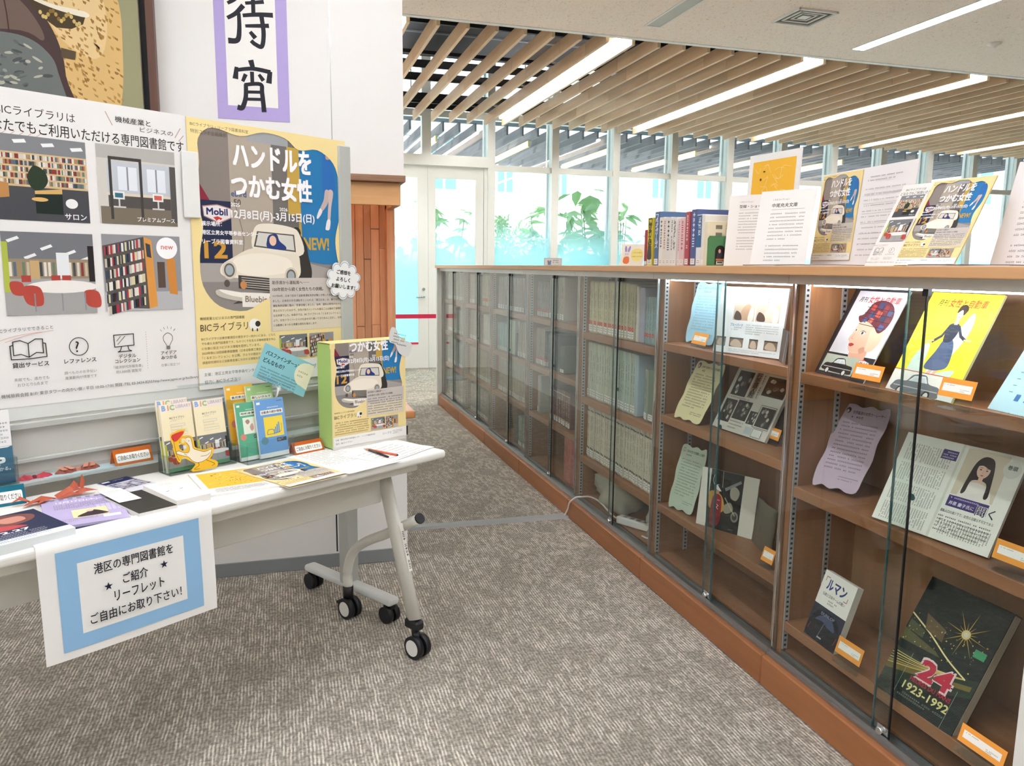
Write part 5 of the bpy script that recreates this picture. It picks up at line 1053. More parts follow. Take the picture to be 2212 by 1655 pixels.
def pencil(label, p, q, z, r, cols):
    a, b_ = onz(*p, z+r), onz(*q, z+r); t = thing('pencil', label, 'pencil', (a+b_)/2); x = (b_-a); L = x.length; M = frame(a, x, Vector((-x.y, x.x, 0))); t.matrix_basis = M
    b = bmesh.new(); tube(b, [(.018, 0, 0), (L, 0, 0)], r, 6); obj('barrel', b, mat('pencil_'+cols[0].strip('#'), cols[0], .35, var=.3 if len(cols) > 2 else .05, scale=120), t)
    b = bmesh.new(); tube(b, [(.018, 0, 0), (.004, 0, 0)], [r*.95, r*.25], 6); obj('wood_tip', b, mat('pencil_wood', '#d9b88c', .6), t); b = bmesh.new(); tube(b, [(.004, 0, 0), (0, 0, 0)], [r*.26, r*.05], 5); obj('lead', b, M_black, t)
    b = bmesh.new(); tube(b, [(L, 0, 0), (L+.002, 0, 0)], r*.9, 6); obj('end_cap', b, mat('pencil_end', cols[1], .4), t)
pencil('black pencil lying on the questionnaire sheets', (791, 970), (838, 987), TZ+.0028, .0038, ('#1d1c1f', '#1d1c1f')); pencil('red and white patterned pencil lying beside the black one', (785, 969), (858, 983), TZ+.0028, .0038, ('#e0694e', '#c23a34', 1))
tent('tent_card', 'teal tent card at the left back of the table', onz(-45, 1104, TZ), onz(58, 1087, TZ), .055, '#2f8fa8', 'ご自由にお取りください', .05, '#2a2a2a')
tent('tent_card', 'orange tent card beside the green survey box', onz(638, 985, TZ), onz(702, 972, TZ), .046, '#ee8238', 'ご自由にお取りください', .045)
# rust paper maple leaves
def leafcraft(label, c, rot, s):
    t = thing('paper_leaves', label, 'paper craft', c, rot); m = mat('craft_rust', '#b5563c', .6, var=.15, scale=50); rg = random.Random(2)
    for i, (x, y, a, l, h) in enumerate(((.0, 0, 188, .085, .010), (-.035, .004, 205, .06, .006), (-.06, .006, 165, .05, .012), (.0, .0, 12, .085, .014), (.03, .006, 28, .06, .02), (.045, .0, -8, .06, .008), (.07, .016, 55, .035, .026), (.01, -.012, -20, .05, .008), (-.02, -.012, 215, .055, .006))):
        b = bmesh.new(); ca, sa = math.cos(R(a)), math.sin(R(a)); w2 = .4*l*.45; P = [(0, -w2*.6, 0), (l*.5, -w2, h), (l, 0, h*.4+.001), (l*.55, w2, h*1.3), (0, w2*.6, h*.6), (l*.45, 0, h*1.7+.003)]
        v = [b.verts.new((x+(px*ca-py*sa)*s, y+(px*sa+py*ca)*s, pz+.001+i*.0006)) for px, py, pz in P]
        for q in ((0, 1, 5), (1, 2, 5), (2, 3, 5), (3, 4, 5), (4, 0, 5)): b.faces.new([v[k] for k in q])
        obj('paper_leaf', b, m, t)
leafcraft('rust-red folded paper leaves lying at the back of the table', onz(122, 1080, TZ+.0005), A33, 1.0)
# survey box with the poster on its front
bl_, br_ = onz(719, 975, TZ), onz(876, 946, TZ); xw = (br_-bl_).length; M_ = frame(bl_, br_-bl_, Vector((-(br_-bl_).y, (br_-bl_).x, 0))); HB = .375; DB = .095
sb = thing('survey_box', 'tall green box with the yellow car poster on its front standing on the table', 'box'); sb.matrix_basis = M_
obj('box_body', bx((.004, .001, .003), (xw-.004, DB, HB-.002), None, .004, 2), mat('green_card', '#a8c873', .6, var=.04), sb)
def art_boxface(a): art_drive(a, True)
ps = obj('poster_sheet', bx((0, -.0012, 0), (xw, 0, HB)), paper('#f3f1ec'), sb); A_ = Art(xw, xw*1.416, 100); art_drive(A_, True)
A_.build('poster_print', ps).matrix_basis = frame((0, -.0012, HB-xw*1.416+.085), (1, 0, 0), (0, 0, 1))
# the sheet's upper part is folded back over the lid: keep only what stays on the front
me = [c for c in ps.children][0].data; b = bmesh.new(); b.from_mesh(me); off = HB-xw*1.416+.085
bmesh.ops.bisect_plane(b, geom=b.verts[:]+b.edges[:]+b.faces[:], plane_co=(0, HB-off, 0), plane_no=(0, 1, 0), clear_outer=True); bmesh.ops.bisect_plane(b, geom=b.verts[:]+b.edges[:]+b.faces[:], plane_co=(0, -off, 0), plane_no=(0, -1, 0), clear_outer=True); b.to_mesh(me); b.free()
obj('folded_flap', bx((0, 0, HB), (xw, DB*.9, HB+.0012)), paper('#f5df9f'), sb); obj('top_curl', bx((-.002, -.002, HB-.02), (.02, .004, HB+.002), None, .003), paper('#f5df9f'), sb)
def art_wave(a): a.marks(16, 14, 46, 4, 9.5, 5.4, '#4a463f', 5); a.marks(40, 46, 48, 1, 9, 5.4, '#2f2c28', 6)
W2, H2 = .115, .098
sheet('wavy_note', 'small wavy white paper note on the upper right corner of the survey box', 'paper note', M_ @ frame((xw-.1, -.004, HB-.045), (1, 0, -.25), (.2, -.25, 1)), W2, H2, '#f1f2ee', art_wave, outline=spline([(0, H2*.72), (0, H2), (W2*.2, H2*.96), (W2*.45, H2*.66), (W2*.8, H2*.62), (W2, H2*.5), (W2*.97, H2*.04), (W2*.6, H2*.12), (W2*.35, H2*.4), (W2*.1, H2*.45)], 4), t=.0008)
# acrylic leaflet racks
def art_lib(a):
    a.rect(0, 0, 100, a.H, '#f6ecc8'); a.rect(0, 0, 100, 26, '#f4e9d8')
    for s, x, c in (('B', 6, '#8fb0de'), ('i', 24, '#e8a878'), ('C', 31, '#a9c58f')): a.text(s, x, 4, h=15, col=c, bold=.06)
    a.text('LIBRARY', 50, 5, w=48, h=10, col='#c3b8cf', bold=.02); a.text('BICライブラリ', 26, 40, w=46, col='#57514a', bold=.01); a.marks(26, 49, 40, 2, 3.5, 2, '#b0a890', 2)
    for i, (x, w_, c) in enumerate(((26, 46, '#a8b8d8'), (27, 34, '#e6b896'), (28, 48, '#c6cf9c'), (26, 52, '#d4c0d8'))): a.line([(x, 64+i*9), (x+w_, 64+i*9), (x+w_, 71+i*9), (x, 71+i*9)], .7, c, True)
    pic_shelves(a, 0, 112, 100, a.H-124, 4, 2); a.rect(0, a.H-12, 100, 12, '#5f9a72')
def art_guide(col, box, title, big, pic):
    def f(a):
        a.rect(0, 0, 100, a.H, col); a.rect(6, 8, 12, 7, '#f4f4ee'); a.rect(16, 34, 78, 14, '#f1efe6'); a.text(title, 20, 37, w=70, h=8, col='#3f3b36', bold=.02); a.marks(36, 25, 44, 1, 3, 4.4, '#f4f2ea', 2); a.rect(76, 8, 18, 2, '#6a6a66')
        a.rect(24, 56, 66, 62, box)
        if pic: a.line([(32, 104), (36, 96), (50, 95), (58, 104), (58, 110), (32, 110)], 1.6, '#4a6a8a', True); [a.rect(54+i*6, 96-i*7, 4.6, 16+i*6, '#6f9ac4') for i in range(4)]; a.line([(58, 108), (80, 104), (84, 80)], 1, '#4a4a46', smooth=5)
        else: a.blob([(34, 70), (46, 64), (52, 74), (42, 82)], '#b08a80'); a.blob([(50, 92), (62, 80), (66, 100), (56, 108)], '#c69a90')
        a.rect(62, 124, 34, 12, '#3d4450'); a.marks(64, 127, 20, 2, 4, 2.6, '#e8e8e4', 3); a.ell(20, 128, 12, 12, '#5a8a9a' if pic else '#d98a7c', 18); a.rect(0, a.H-14, 100, 14, '#f1f0ea')
    return f
def rack(name, label, M, w_, dep, rows):
    """clear rack with stepped pockets; rows: list of (y, z, front height)"""
    t = thing(name, label, 'leaflet rack'); t.matrix_basis = M; A = glass('acrylic')
    obj('base_plate', bx((0, 0, 0), (w_, dep, .002)), A, t)
    for y, z, h in rows: obj('pocket_front', bx((0, y, z), (w_, y+.0018, z+h)), A, t)
    y, z, h = rows[-1]; obj('back_plate', bx((0, dep-.002, .0021), (w_, dep, z+h+.1)), A, t)
    for x in (0, w_-.002): obj('side_plate', bx((x, .002, .0021), (x+.002, dep-.0021, .06)), A, t)
    return t
p0, p1 = onz(368, 1030, TZ), onz(515, 1004, TZ); M1 = frame(p0, DD, -NN); rack('leaflet_rack', 'clear rack holding two stacks of cream library leaflets', M1, .222, .075, [(.004, .002, .075)])
for i, (s, lb) in enumerate((('left', 'stack of cream library leaflets in the left half of the clear rack'), ('right', 'stack of cream library leaflets in the right half of the clear rack'))):
    x0 = .006+i*.106; sheet('library_leaflet', lb, 'leaflet', M1 @ frame((x0, .026, .0045), (1, 0, 0), (0, .16, 1)), .1, .21, '#f3ead0', art_lib, t=.012, group='cream library leaflets')
    if i == 0: sheet('library_leaflet', 'cream library leaflet standing higher behind the left stack', 'leaflet', M1 @ frame((x0-.004, .043, .0045), (1, 0, 0), (0, .16, 1)), .1, .222, '#f3ead0', art_lib, t=.004, group='cream library leaflets')
p0 = onz(536, 1006, TZ); M2 = frame(p0, DD, -NN); rack('leaflet_rack', 'clear four-pocket rack with coloured guide leaflets', M2, .178, .12, [(.004, .002, .07), (.058, .03, .07)])
for x0, y0, z0, w_, h, c, bxc, ti, pc, lb in ((.004, .099, .034, .1, .212, '#f0b83c', '#f6d27a', '乗用車の型式', 0, 'yellow guide leaflets in the back left pocket'), (.07, .086, .034, .1, .206, '#a9cf8e', '#d6e6c0', '新しいクルマ', 0, 'pale green guide leaflets in the back right pocket'),
    (.003, .043, .0045, .088, .19, '#5fae8c', '#e6efe0', '昭和産業史', 0, 'green guide leaflets in the front left pocket'), (.065, .028, .0045, .108, .195, '#6fa0d6', '#f2d64e', '自動車の統計情報', 1, 'blue guide leaflets with a car chart in the front right pocket')):
    sheet('guide_leaflet', lb+' of the clear rack', 'leaflet', M2 @ frame((x0, y0, z0), (1, 0, 0), (0, .16, 1)), w_, h, '#eceae2', art_guide(c, bxc, ti, 1, pc), t=.009 if y0 != .086 else .007, group='coloured guide leaflets')
# blue card on a clip above the rack
def art_path(a):
    a.rect(0, 0, 100, a.H, '#8fcbd6'); a.text('パスファインダーって', 7, 9, w=68, h=7.5, col='#2a3a40', bold=.025); a.text('どんなもの？', 7, 21, w=40, h=7.5, col='#2a3a40', bold=.025); a.marks(7, 36, 74, 7, 4.6, 2.6, '#3f565e', 4); a.marks(6, a.H-7, 70, 2, 3, 1.6, '#5a767e', 6)
    a.ell(86, 22, 18, 19, '#f3efd6', 24, 0, 60, 300); a.poly([(86, 2), (100, 2), (100, 44), (86, 41)], '#f3efd6'); a.marks(74, 18, 22, 2, 7, 4, '#b5a878', 8)
pa, pb, pc_ = onb(546, 813, -2.30), onb(655, 858, -2.30), onb(564, 736, -2.30); Mx, w_, h = quad(pa, pb, pc_)
cc = sheet('clip_card', 'tilted pale blue card held by a clear clip above the leaflet rack', 'card', Mx, w_, h, '#8fcbd6', art_path, t=.0006)
b = bmesh.new(); q0, q1 = onb(602, 838, -2.302), onb(594, 866, -2.305); tube(b, [q0, (q0+q1)/2+NN*.004, q1], .0035, 8); box(b, (-.006, -.003, -.008), (.006, .003, .008), Matrix.Translation(q0)); box(b, (-.007, -.003, -.007), (.007, .003, .007), Matrix.Translation(q1)); o = obj('clear_clip', b, mat('clear_plastic_grip', '#c9cfcd', .15, var=.1)); tag(o, 'small clear plastic clip holding the tilted blue card', 'clip')
# goose standee
gb = onz(428, 1018, TZ+.0062); G = frame(gb, DD, ZZ)
def gp(px, py): p = onb(px, py, gb.dot(NN)); q = G.inverted() @ p; return q.x, q.y
OUT = [(368, 944), (401, 932), (388, 958), (389, 976), (400, 978), (404, 972), (402, 966), (391, 965), (389, 956), (391, 950), (402, 946), (414, 947), (419, 958), (421, 970), (430, 974), (444, 976), (459, 971), (462, 978), (458, 990), (454, 996), (463, 998), (471, 1003), (468, 1014), (455, 1017), (440, 1020), (418, 1024), (415, 1019), (421, 1012), (422, 1006), (412, 1001), (402, 996), (394, 994), (390, 1004), (384, 1000), (375, 978), (374, 968)]
pts = [gp(*p) for p in OUT]; zmin_ = min(p[1] for p in pts); pts = [(x, y-zmin_+.0005) for x, y in pts]
go = obj('goose_standee', prism(bmesh.new(), spline(pts, 2), .0015, z0=-.0015), paper('#f4c437'), None, G); tag(go, 'yellow-edged cardboard cut-out of a white goose carrying a red flag', 'cut-out')
class GA(Art):
    pass
A_ = GA(1, 1, 1); A_.k = A_.ky = 1; A_.h = 0
def gpoly(P, c, n=3): A_.blob([(gp(*p)[0], -(gp(*p)[1]-zmin_)) for p in P], c, n)
def gline(P, c, wd=.0011): A_.line([(gp(*p)[0], -(gp(*p)[1]-zmin_)) for p in P], wd, c, smooth=4)
gpoly([(371, 945), (398, 936), (384, 956), (375, 958)], '#d8433f'); gline([(374, 952), (381, 985), (388, 1000)], '#3a3230'); gpoly([(398, 953), (406, 949), (412, 951), (415, 962), (418, 973), (428, 977), (442, 980), (457, 974), (456, 984), (449, 994), (438, 1001), (426, 1004), (416, 1000), (407, 992), (394, 989), (381, 984), (386, 979), (400, 983), (408, 981), (409, 970), (403, 961)], '#f3eedd'); gpoly([(393, 952), (403, 953), (403, 957), (395, 956), (400, 959), (393, 962)], '#f0e3b8'); A_.ell(gp(408, 957)[0], -(gp(408, 957)[1]-zmin_), .0014, .0014, '#2a2524', 8)
for P in ([(400, 952), (406, 949), (412, 951), (415, 962), (418, 973), (428, 977), (442, 980), (457, 974)], [(457, 974), (456, 984), (449, 994), (438, 1001), (426, 1004), (416, 1000), (407, 992), (394, 989), (381, 984), (386, 979), (400, 983), (408, 981), (409, 970), (403, 961)], [(428, 1004), (430, 1010), (420, 1018), (432, 1017)], [(446, 998), (456, 1002), (464, 1006), (458, 1010)], [(434, 990), (446, 988), (454, 982)], [(398, 985), (404, 988)]): gline(P, '#3a3230')
A_.build('goose_print', go)
obj('stand_tab', bx((-.012, zmin_*0+.0002, -.03), (.012, .0012, -.0016)), paper('#f4c437'), go)
# ================================================================== DISPLAYED IN THE NEAR BOOKCASES
M_acr = glass('acrylic')
def stand(M, w_, h, th, z, par):
    """small clear easel behind a leaning sheet: back strut and two front hooks"""
    M0 = M.copy(); dep = max(.03, math.sin(th)*h*.7)
    b = bmesh.new()
    for x in (w_*.25, w_*.7): box(b, (x-.004, -.0005, .001), (x+.004, .0015, .014)); 
    obj('easel_hook', b, M_acr, par)
def wavy(w_, h, n=5, amp=.035):
    """card with a scalloped outline"""
    P = []
    for i in range(n+1): P.append((w_*(.06+.88*i/n), h*(.0+(.03 if i % 2 else .0))))
    for i in range(1, n): P.append((w_*(1-(amp if i % 2 else 0)), h*(.02+.96*i/n)))
    for i in range(n+1): P.append((w_*(.94-.88*i/n), h*(1-(.03 if i % 2 else .0))))
    for i in range(1, n): P.append((w_*(amp if i % 2 else 0), h*(.98-.96*i/n)))
    return spline(P, 3)
def leaning(name, label, cat, bl, br, tl, z, col, art=None, t=.001, outline=None, group=None, tmin=8, tmax=50, h=None, tilt=None, pname='print', m=None):
    M, w_, hh, th = lean(bl, br, tl, z)
    if tilt is not None or math.degrees(th) < tmin or math.degrees(th) > tmax:        # corner pixel too weak a clue: take a usual tilt
        a, b = onz(*bl, z), onz(*br, z); x = (b-a).normalized(); back = ZZ.cross(x); th = R(tilt if tilt is not None else min(max(math.degrees(th), tmin), tmax)); y = ZZ*math.cos(th)+back*math.sin(th)
        d = ray(*tl); best = min((abs((a+y*(k/500)-EYE).normalized().dot(d.cross(x).normalized())), k/500) for k in range(20, 250)); hh = best[1]; M = frame(a, x, y)
    if h: hh = h
    o = sheet(name, label, cat, M, w_, hh, col, art, t=t, outline=outline(w_, hh) if outline else None, group=group, pname=pname, m=m); o['tilt'] = round(math.degrees(th), 1)
    DBG.append((name, round(w_, 3), round(hh, 3), round(math.degrees(th), 1), [round(q, 3) for q in M.translation])); return o, M, w_, hh, th
DBG = []
def art_note(icon, title, tc, ink, seed):
    def f(a):
        H = a.H; a.text(title, 26, H*.075, w=66, h=H*.04, col=ink, bold=.02); a.marks(26, H*.14, 30, 1, 3, 5, ink, seed); a.marks(14, H*.22, 72, 13, H*.045, 3.6, tc, seed+1); a.marks(50, H*.84, 40, 2, H*.03, 2.2, ink, seed+3)
        if icon == 0: a.line([(12, H*.09), (13, H*.06), (19, H*.06), (20, H*.09), (20, H*.11), (12, H*.11)], 1, ink, True)
        else: a.ell(16, H*.08, 5, 6, '#2a2422', 14); a.ell(15, H*.09, 2.6, 3.4, '#e6cbb8', 10)
    return f
def art_tag(a): a.rect(8, a.H*.28, 84, a.H*.42, '#f6f3ec'); a.marks(13, a.H*.34, 50, 1, 5, 2.6, '#77716a', 3); a.marks(60, a.H*.52, 26, 2, a.H*.09, 2.2, '#77716a', 5)
def tagcard(label, bl, br, tl, z, off=.028):
    """orange label card on a bent clear stand"""
    a, b = onz(*bl, z+off), onz(*br, z+off); x = b-a; w_ = x.length; xn = x.normalized(); back = ZZ.cross(xn); y = (ZZ*math.cos(R(18))+back*math.sin(R(18)))
    d = ray(*tl); k = min((abs((a+y*(i/1000)-EYE).normalized().dot(d.cross(xn).normalized())), i/1000) for i in range(15, 80))[1]
    t = thing('label_stand', label, 'label card', (a+b)/2-ZZ*off, math.atan2(x.y, x.x), 'orange label cards'); t.matrix_basis = frame(a-y*(off/math.cos(R(18))), x, y); L = off/math.cos(R(18))
    cd_ = obj('orange_card', bx((0, L, 0), (w_, L+k, .0008)), paper('#f2a347'), t); A_ = Art(w_, k, 100); art_tag(A_); q = A_.build('card_print', cd_); q.location = (0, L, .0008)
    n = xn.cross(y); foot = ZZ*0-back
    b_ = bmesh.new(); box(b_, (-.001, 0, -.0024), (w_+.001, L+k, -.0006)); obj('clear_plate', b_, M_acr, t)
    Mi = t.matrix_basis.inverted(); b_ = bmesh.new(); o_ = a-y*L+ZZ*.0015; P = [o_, o_+xn*w_, o_+xn*w_-back*-.03, o_-back*-.03]; v = [b_.verts.new(Mi @ p) for p in P]; b_.faces.new(v); bmesh.ops.solidify(b_, geom=b_.faces[:], thickness=.0012); obj('clear_foot', b_, M_acr, t)
def art_mag_title(a, x, y, w_):
    a.text('月刊', x, y+1.5, w=w_*.2, h=7, col='#2a2422', bold=.02, shear=.15); a.text('女性と自動車', x+w_*.24, y, w=w_*.76, h=9.5, col='#d8322c', bold=.02, shear=.15)
def side_car(a, x, y, w_, body, roof):
    P = lambda q: [(x+u*w_, y+v*w_) for u, v in q]
    a.blob(P([(0, .2), (.08, .14), (.26, .13), (.36, .02), (.62, .0), (.74, .12), (.96, .15), (1, .24), (.94, .33), (.05, .31)]), body); a.poly(P([(.3, .125), (.39, .035), (.62, .015), (.71, .12)]), roof); a.poly(P([(.34, .12), (.41, .05), (.5, .045), (.5, .12)]), '#c9d2d4'); a.poly(P([(.52, .12), (.52, .045), (.61, .04), (.67, .12)]), '#c9d2d4')
    for u in (.2, .78): a.ell(x+u*w_, y+.31*w_, .08*w_, .085*w_, '#2a2826', 16); a.ell(x+u*w_, y+.31*w_, .05*w_, .053*w_, '#d6d6d4', 14)
    a.rect(x+.02*w_, y+.22*w_, w_*.96, w_*.015, '#b9bcbc')
def art_hat(a):
    H = a.H; a.rect(0, 0, 100, H, '#2b2d33'); a.rect(4, 2, 96, H*.72, '#e9e6ee'); art_mag_title(a, 12, 9, 78); rg = random.Random(1)
    a.blob([(30, 122*H/141), (42, 100), (46, 94), (76, 92), (84, 100), (84, 118*H/141), (70, 116*H/141), (52, 114)], '#d8423e'); a.blob([(46, 92), (50, 78), (74, 76), (78, 96), (62, 101)], '#e2ab92'); a.blob([(33, 60), (36, 46), (50, 40), (72, 44), (82, 56), (80, 74), (66, 86), (48, 88), (38, 82), (35, 74), (30, 70)], '#eec2a8'); a.blob([(66, 54), (86, 52), (92, 66), (84, 82), (72, 82), (68, 68)], '#e8d2b4'); a.ell(52, 60, 4.4, 2.8, '#f4efe8', 12); a.ell(51.4, 60, 2.2, 2.4, '#4a5a5c', 12); a.ell(51.4, 60, 1., 1.2, '#1f1c1c', 8); a.line([(47, 58.4), (51, 56.8), (57, 58.6)], .8, '#3a3030', smooth=4); a.ell(37.4, 57, 2.2, 2, '#f4efe8', 10); a.ell(37, 57, 1.3, 1.6, '#3a3a3a', 8); a.line([(38, 62), (35.5, 68), (38.6, 69.5)], .7, '#c98f78', smooth=4); a.blob([(36, 77), (41, 75), (47, 77), (41, 80)], '#c24a44'); a.blob([(60, 82), (68, 78), (72, 84), (66, 88)], '#dba08a')
    a.blob([(28, 38), (36, 34), (44, 18), (62, 14), (82, 20), (92, 34), (90, 50), (80, 58), (66, 50), (48, 44), (36, 46)], '#6a2a36')
    for i, (x, y, s, c) in enumerate(((46, 20, 9, '#b5443c'), (58, 16, 10, '#3a4670'), (70, 20, 10, '#8a2f38'), (80, 26, 9, '#4a567c'), (48, 30, 10, '#3f4c78'), (60, 28, 10, '#c9584a'), (72, 33, 10, '#353a5a'), (40, 38, 8, '#4a5a8c'), (52, 38, 8, '#d0685a'), (84, 38, 7, '#7a2c34'), (76, 46, 9, '#4c5c90'))): a.poly([(x, y), (x+s, y+2), (x+s-2, y+s), (x-2, y+s-2)], c)
    for i in range(4): a.line([(42+i*12, 20), (40+i*13, 44)], .9, '#241c22'); a.line([(36, 24+i*8), (90, 28+i*8)], .8, '#241c22')
    a.rect(4, H*.76, 68, H*.2, '#b7bfae'); side_car(a, 8, H*.79, 60, '#26262a', '#e6e6e4'); badge(a, 73, H*.775, 20)
def art_dress(a):
    H = a.H; a.rect(0, 0, 100, H, '#f2e83c'); art_mag_title(a, 16, 7, 68); a.blob([(48, 110), (46, 90), (56, 60), (64, 40), (72, 22), (78, 30), (78, 50), (66, 80)], '#dfeede'); a.blob([(20, 104), (18, 80), (26, 62), (34, 62), (38, 84), (44, 104)], '#d6e8de'); a.blob([(44, 106), (60, 92), (84, 86), (76, 100), (60, 108)], '#d6e8da'); a.blob([(4, 96), (24, 96), (40, 108), (20, 110)], '#d2e2cc')
    a.poly([(36, 110), (52, 86), (56, 88), (40, 114)], '#e9bfa6'); a.poly([(50, 112), (58, 86), (62, 88), (55, 114)], '#e9bfa6'); a.blob([(33, 112), (38, 109), (39, 113), (34, 116)], '#26262c'); a.blob([(51, 112), (56, 109), (57, 114), (53, 116)], '#26262c')
    a.blob([(40, 86), (46, 68), (50, 54), (60, 52), (68, 62), (72, 82), (62, 88), (50, 89)], '#54668c'); a.blob([(48, 36), (60, 35), (64, 44), (60, 55), (50, 56), (47, 46)], '#2a3146'); a.line([(49, 38), (44, 50), (35, 57)], 3.4, '#2a3146'); a.line([(62, 38), (70, 48), (78, 52)], 3.2, '#2a3146'); a.line([(36, 56), (26, 58)], 2, '#e9bfa6'); a.line([(77, 52), (86, 52)], 2, '#e9bfa6')
    a.rect(53, 28, 5, 8, '#e9bfa6'); a.ell(55.5, 24, 4.6, 6, '#edc6ae', 16); a.rect(53.6, 23.4, 1, .7, '#3a2a28'); a.rect(56.6, 23.6, 1, .7, '#3a2a28'); a.rect(54.6, 27.2, 1.8, .7, '#c24a44'); a.blob([(50, 23), (51, 15), (58, 13), (63, 18), (60, 25), (56, 19)], '#3a2a24'); a.rect(0, H*.79, 100, H*.21, '#eceae2'); a.rect(0, H*.785, 100, .9, '#d24a3a'); side_car(a, 8, H*.81, 70, '#6a6e76', '#dfe2e4')
def art_chart(a):
    H = a.H; a.rect(0, 0, 100, H, '#bfe2ec')
    for i in range(7): a.rect(14, 40+i*8, 5, 1.2, '#8aa8b4'); a.rect(22, 40.5+i*8, 70, .3, '#a8cad4')
    for i in range(5): h = 8+i*7; a.rect(26+i*13, 98-h, 6, h, '#3f78b4')
    a.marks(20, 112, 60, 2, 6, 3, '#6f8f9a', 3)
def art_article(a):
    H = a.H; a.rect(0, 0, 100, H, '#eeeee2'); a.poly([(50, 0), (52, 0), (52, H), (49.6, H)], '#dcdccc')
    for i in range(4): a.marks(44, 8+i*H*.225, H*.19, 19, 2.15, 1.25, '#5a564e', i, False, True, .9)
    a.marks(95, H*.78, H*.16, 20, 2.1, 1.2, '#5a564e', 9, True, True); a.rect(36, 7, 13, 8, '#4c3a78'); a.marks(37, 8.4, 11, 3, 2.2, 1.4, '#e6e0f2', 2)
    a.rect(55, 2, 33, 38, '#d9cdb4'); a.blob([(60, 40), (63, 30), (72, 27), (82, 30), (86, 40), (84, 41), (61, 41)], '#ece6da'); a.blob([(65, 12), (70, 6), (77, 7), (80, 14), (82, 26), (83, 36), (80, 37), (78, 26), (67, 26), (65, 36), (62, 37), (63, 24)], '#2c2020'); a.ell(72.5, 16.5, 5, 6.6, '#eac6ae', 18); a.blob([(67, 14), (71, 9), (78, 12), (77, 15), (71, 13)], '#2c2020'); a.rect(71, 22, 3.4, 5, '#eac6ae')
    for x in (70.2, 75): a.ell(x, 16.4, .9, .5, '#3a2a28', 8); a.line([(x-1.1, 14.8), (x+1.1, 14.6)], .35, '#3a2a28')
    a.line([(72.7, 17), (72.2, 19), (73, 19.2)], .25, '#c99a86'); a.blob([(71.2, 20.6), (72.6, 20.2), (74, 20.6), (72.6, 21.3)], '#c4685e', 3)
    a.ell(92, 11, 6.5, 7, '#dcdcd0', 20); a.text('巻頭', 88.4, 8, w=7.2, col='#2f2a28', bold=.02); a.rect(55, 41, 32, 9, '#4c3a78'); a.text('井原 慶子氏に', 57, 45.4, w=20, col='#f2f0f6', bold=.01); a.text('聞', 79, 43.6, w=7.4, h=7.4, col='#f4f2ee', bold=.05); a.text('聞く', 79, 43.6, w=14, h=7.4, col='#3a3450', bold=.01); a.marks(57, 42.2, 28, 1, 2, 1.4, '#e0daf0', 5)
    a.text('運転人口の減少下で、女性の活躍は不可欠である', 53, 53, w=42, h=2.4, col='#3f3b36'); a.marks(53, 58, 42, 5, 2.8, 1.5, '#4a463f', 12)
def art_lemans(a):
    H = a.H; a.rect(0, 0, 100, H*.5, '#efece2'); a.rect(0, H*.5, 100, H*.5, '#2c3242'); a.text('ルマン', 18, H*.1, w=60, h=H*.15, col='#2b3f7e', bold=.04); a.line([(10, H*.14), (10, H*.08), (20, H*.08)], 1.6, '#b06a5a'); a.line([(86, H*.22), (86, H*.28), (76, H*.28)], 1.6, '#b06a5a'); a.text('伝統と日本チームの戦い', 14, H*.3, w=70, h=H*.05, col='#2a2a2a', bold=.01); a.marks(36, H*.38, 30, 2, H*.04, 4, '#6a665f', 3)
    a.blob([(4, H*.98), (10, H*.66), (30, H*.56), (66, H*.56), (90, H*.66), (97, H*.98)], '#171b24'); a.blob([(18, H*.72), (36, H*.62), (66, H*.62), (82, H*.74), (60, H*.74), (40, H*.7)], '#4a5470'); a.text('DUNLOP', 30, H*.575, w=42, h=H*.04, col='#8c94a8', bold=.02); a.line([(40, H*.95), (48, H*.72)], .7, '#a8acb8'); a.line([(6, H*.9), (10, H*.8)], 1, '#b5484a'); a.line([(90, H*.9), (93, H*.8)], 1, '#b5484a'); a.rect(40, H*.92, 14, H*.02, '#b8bcc4')
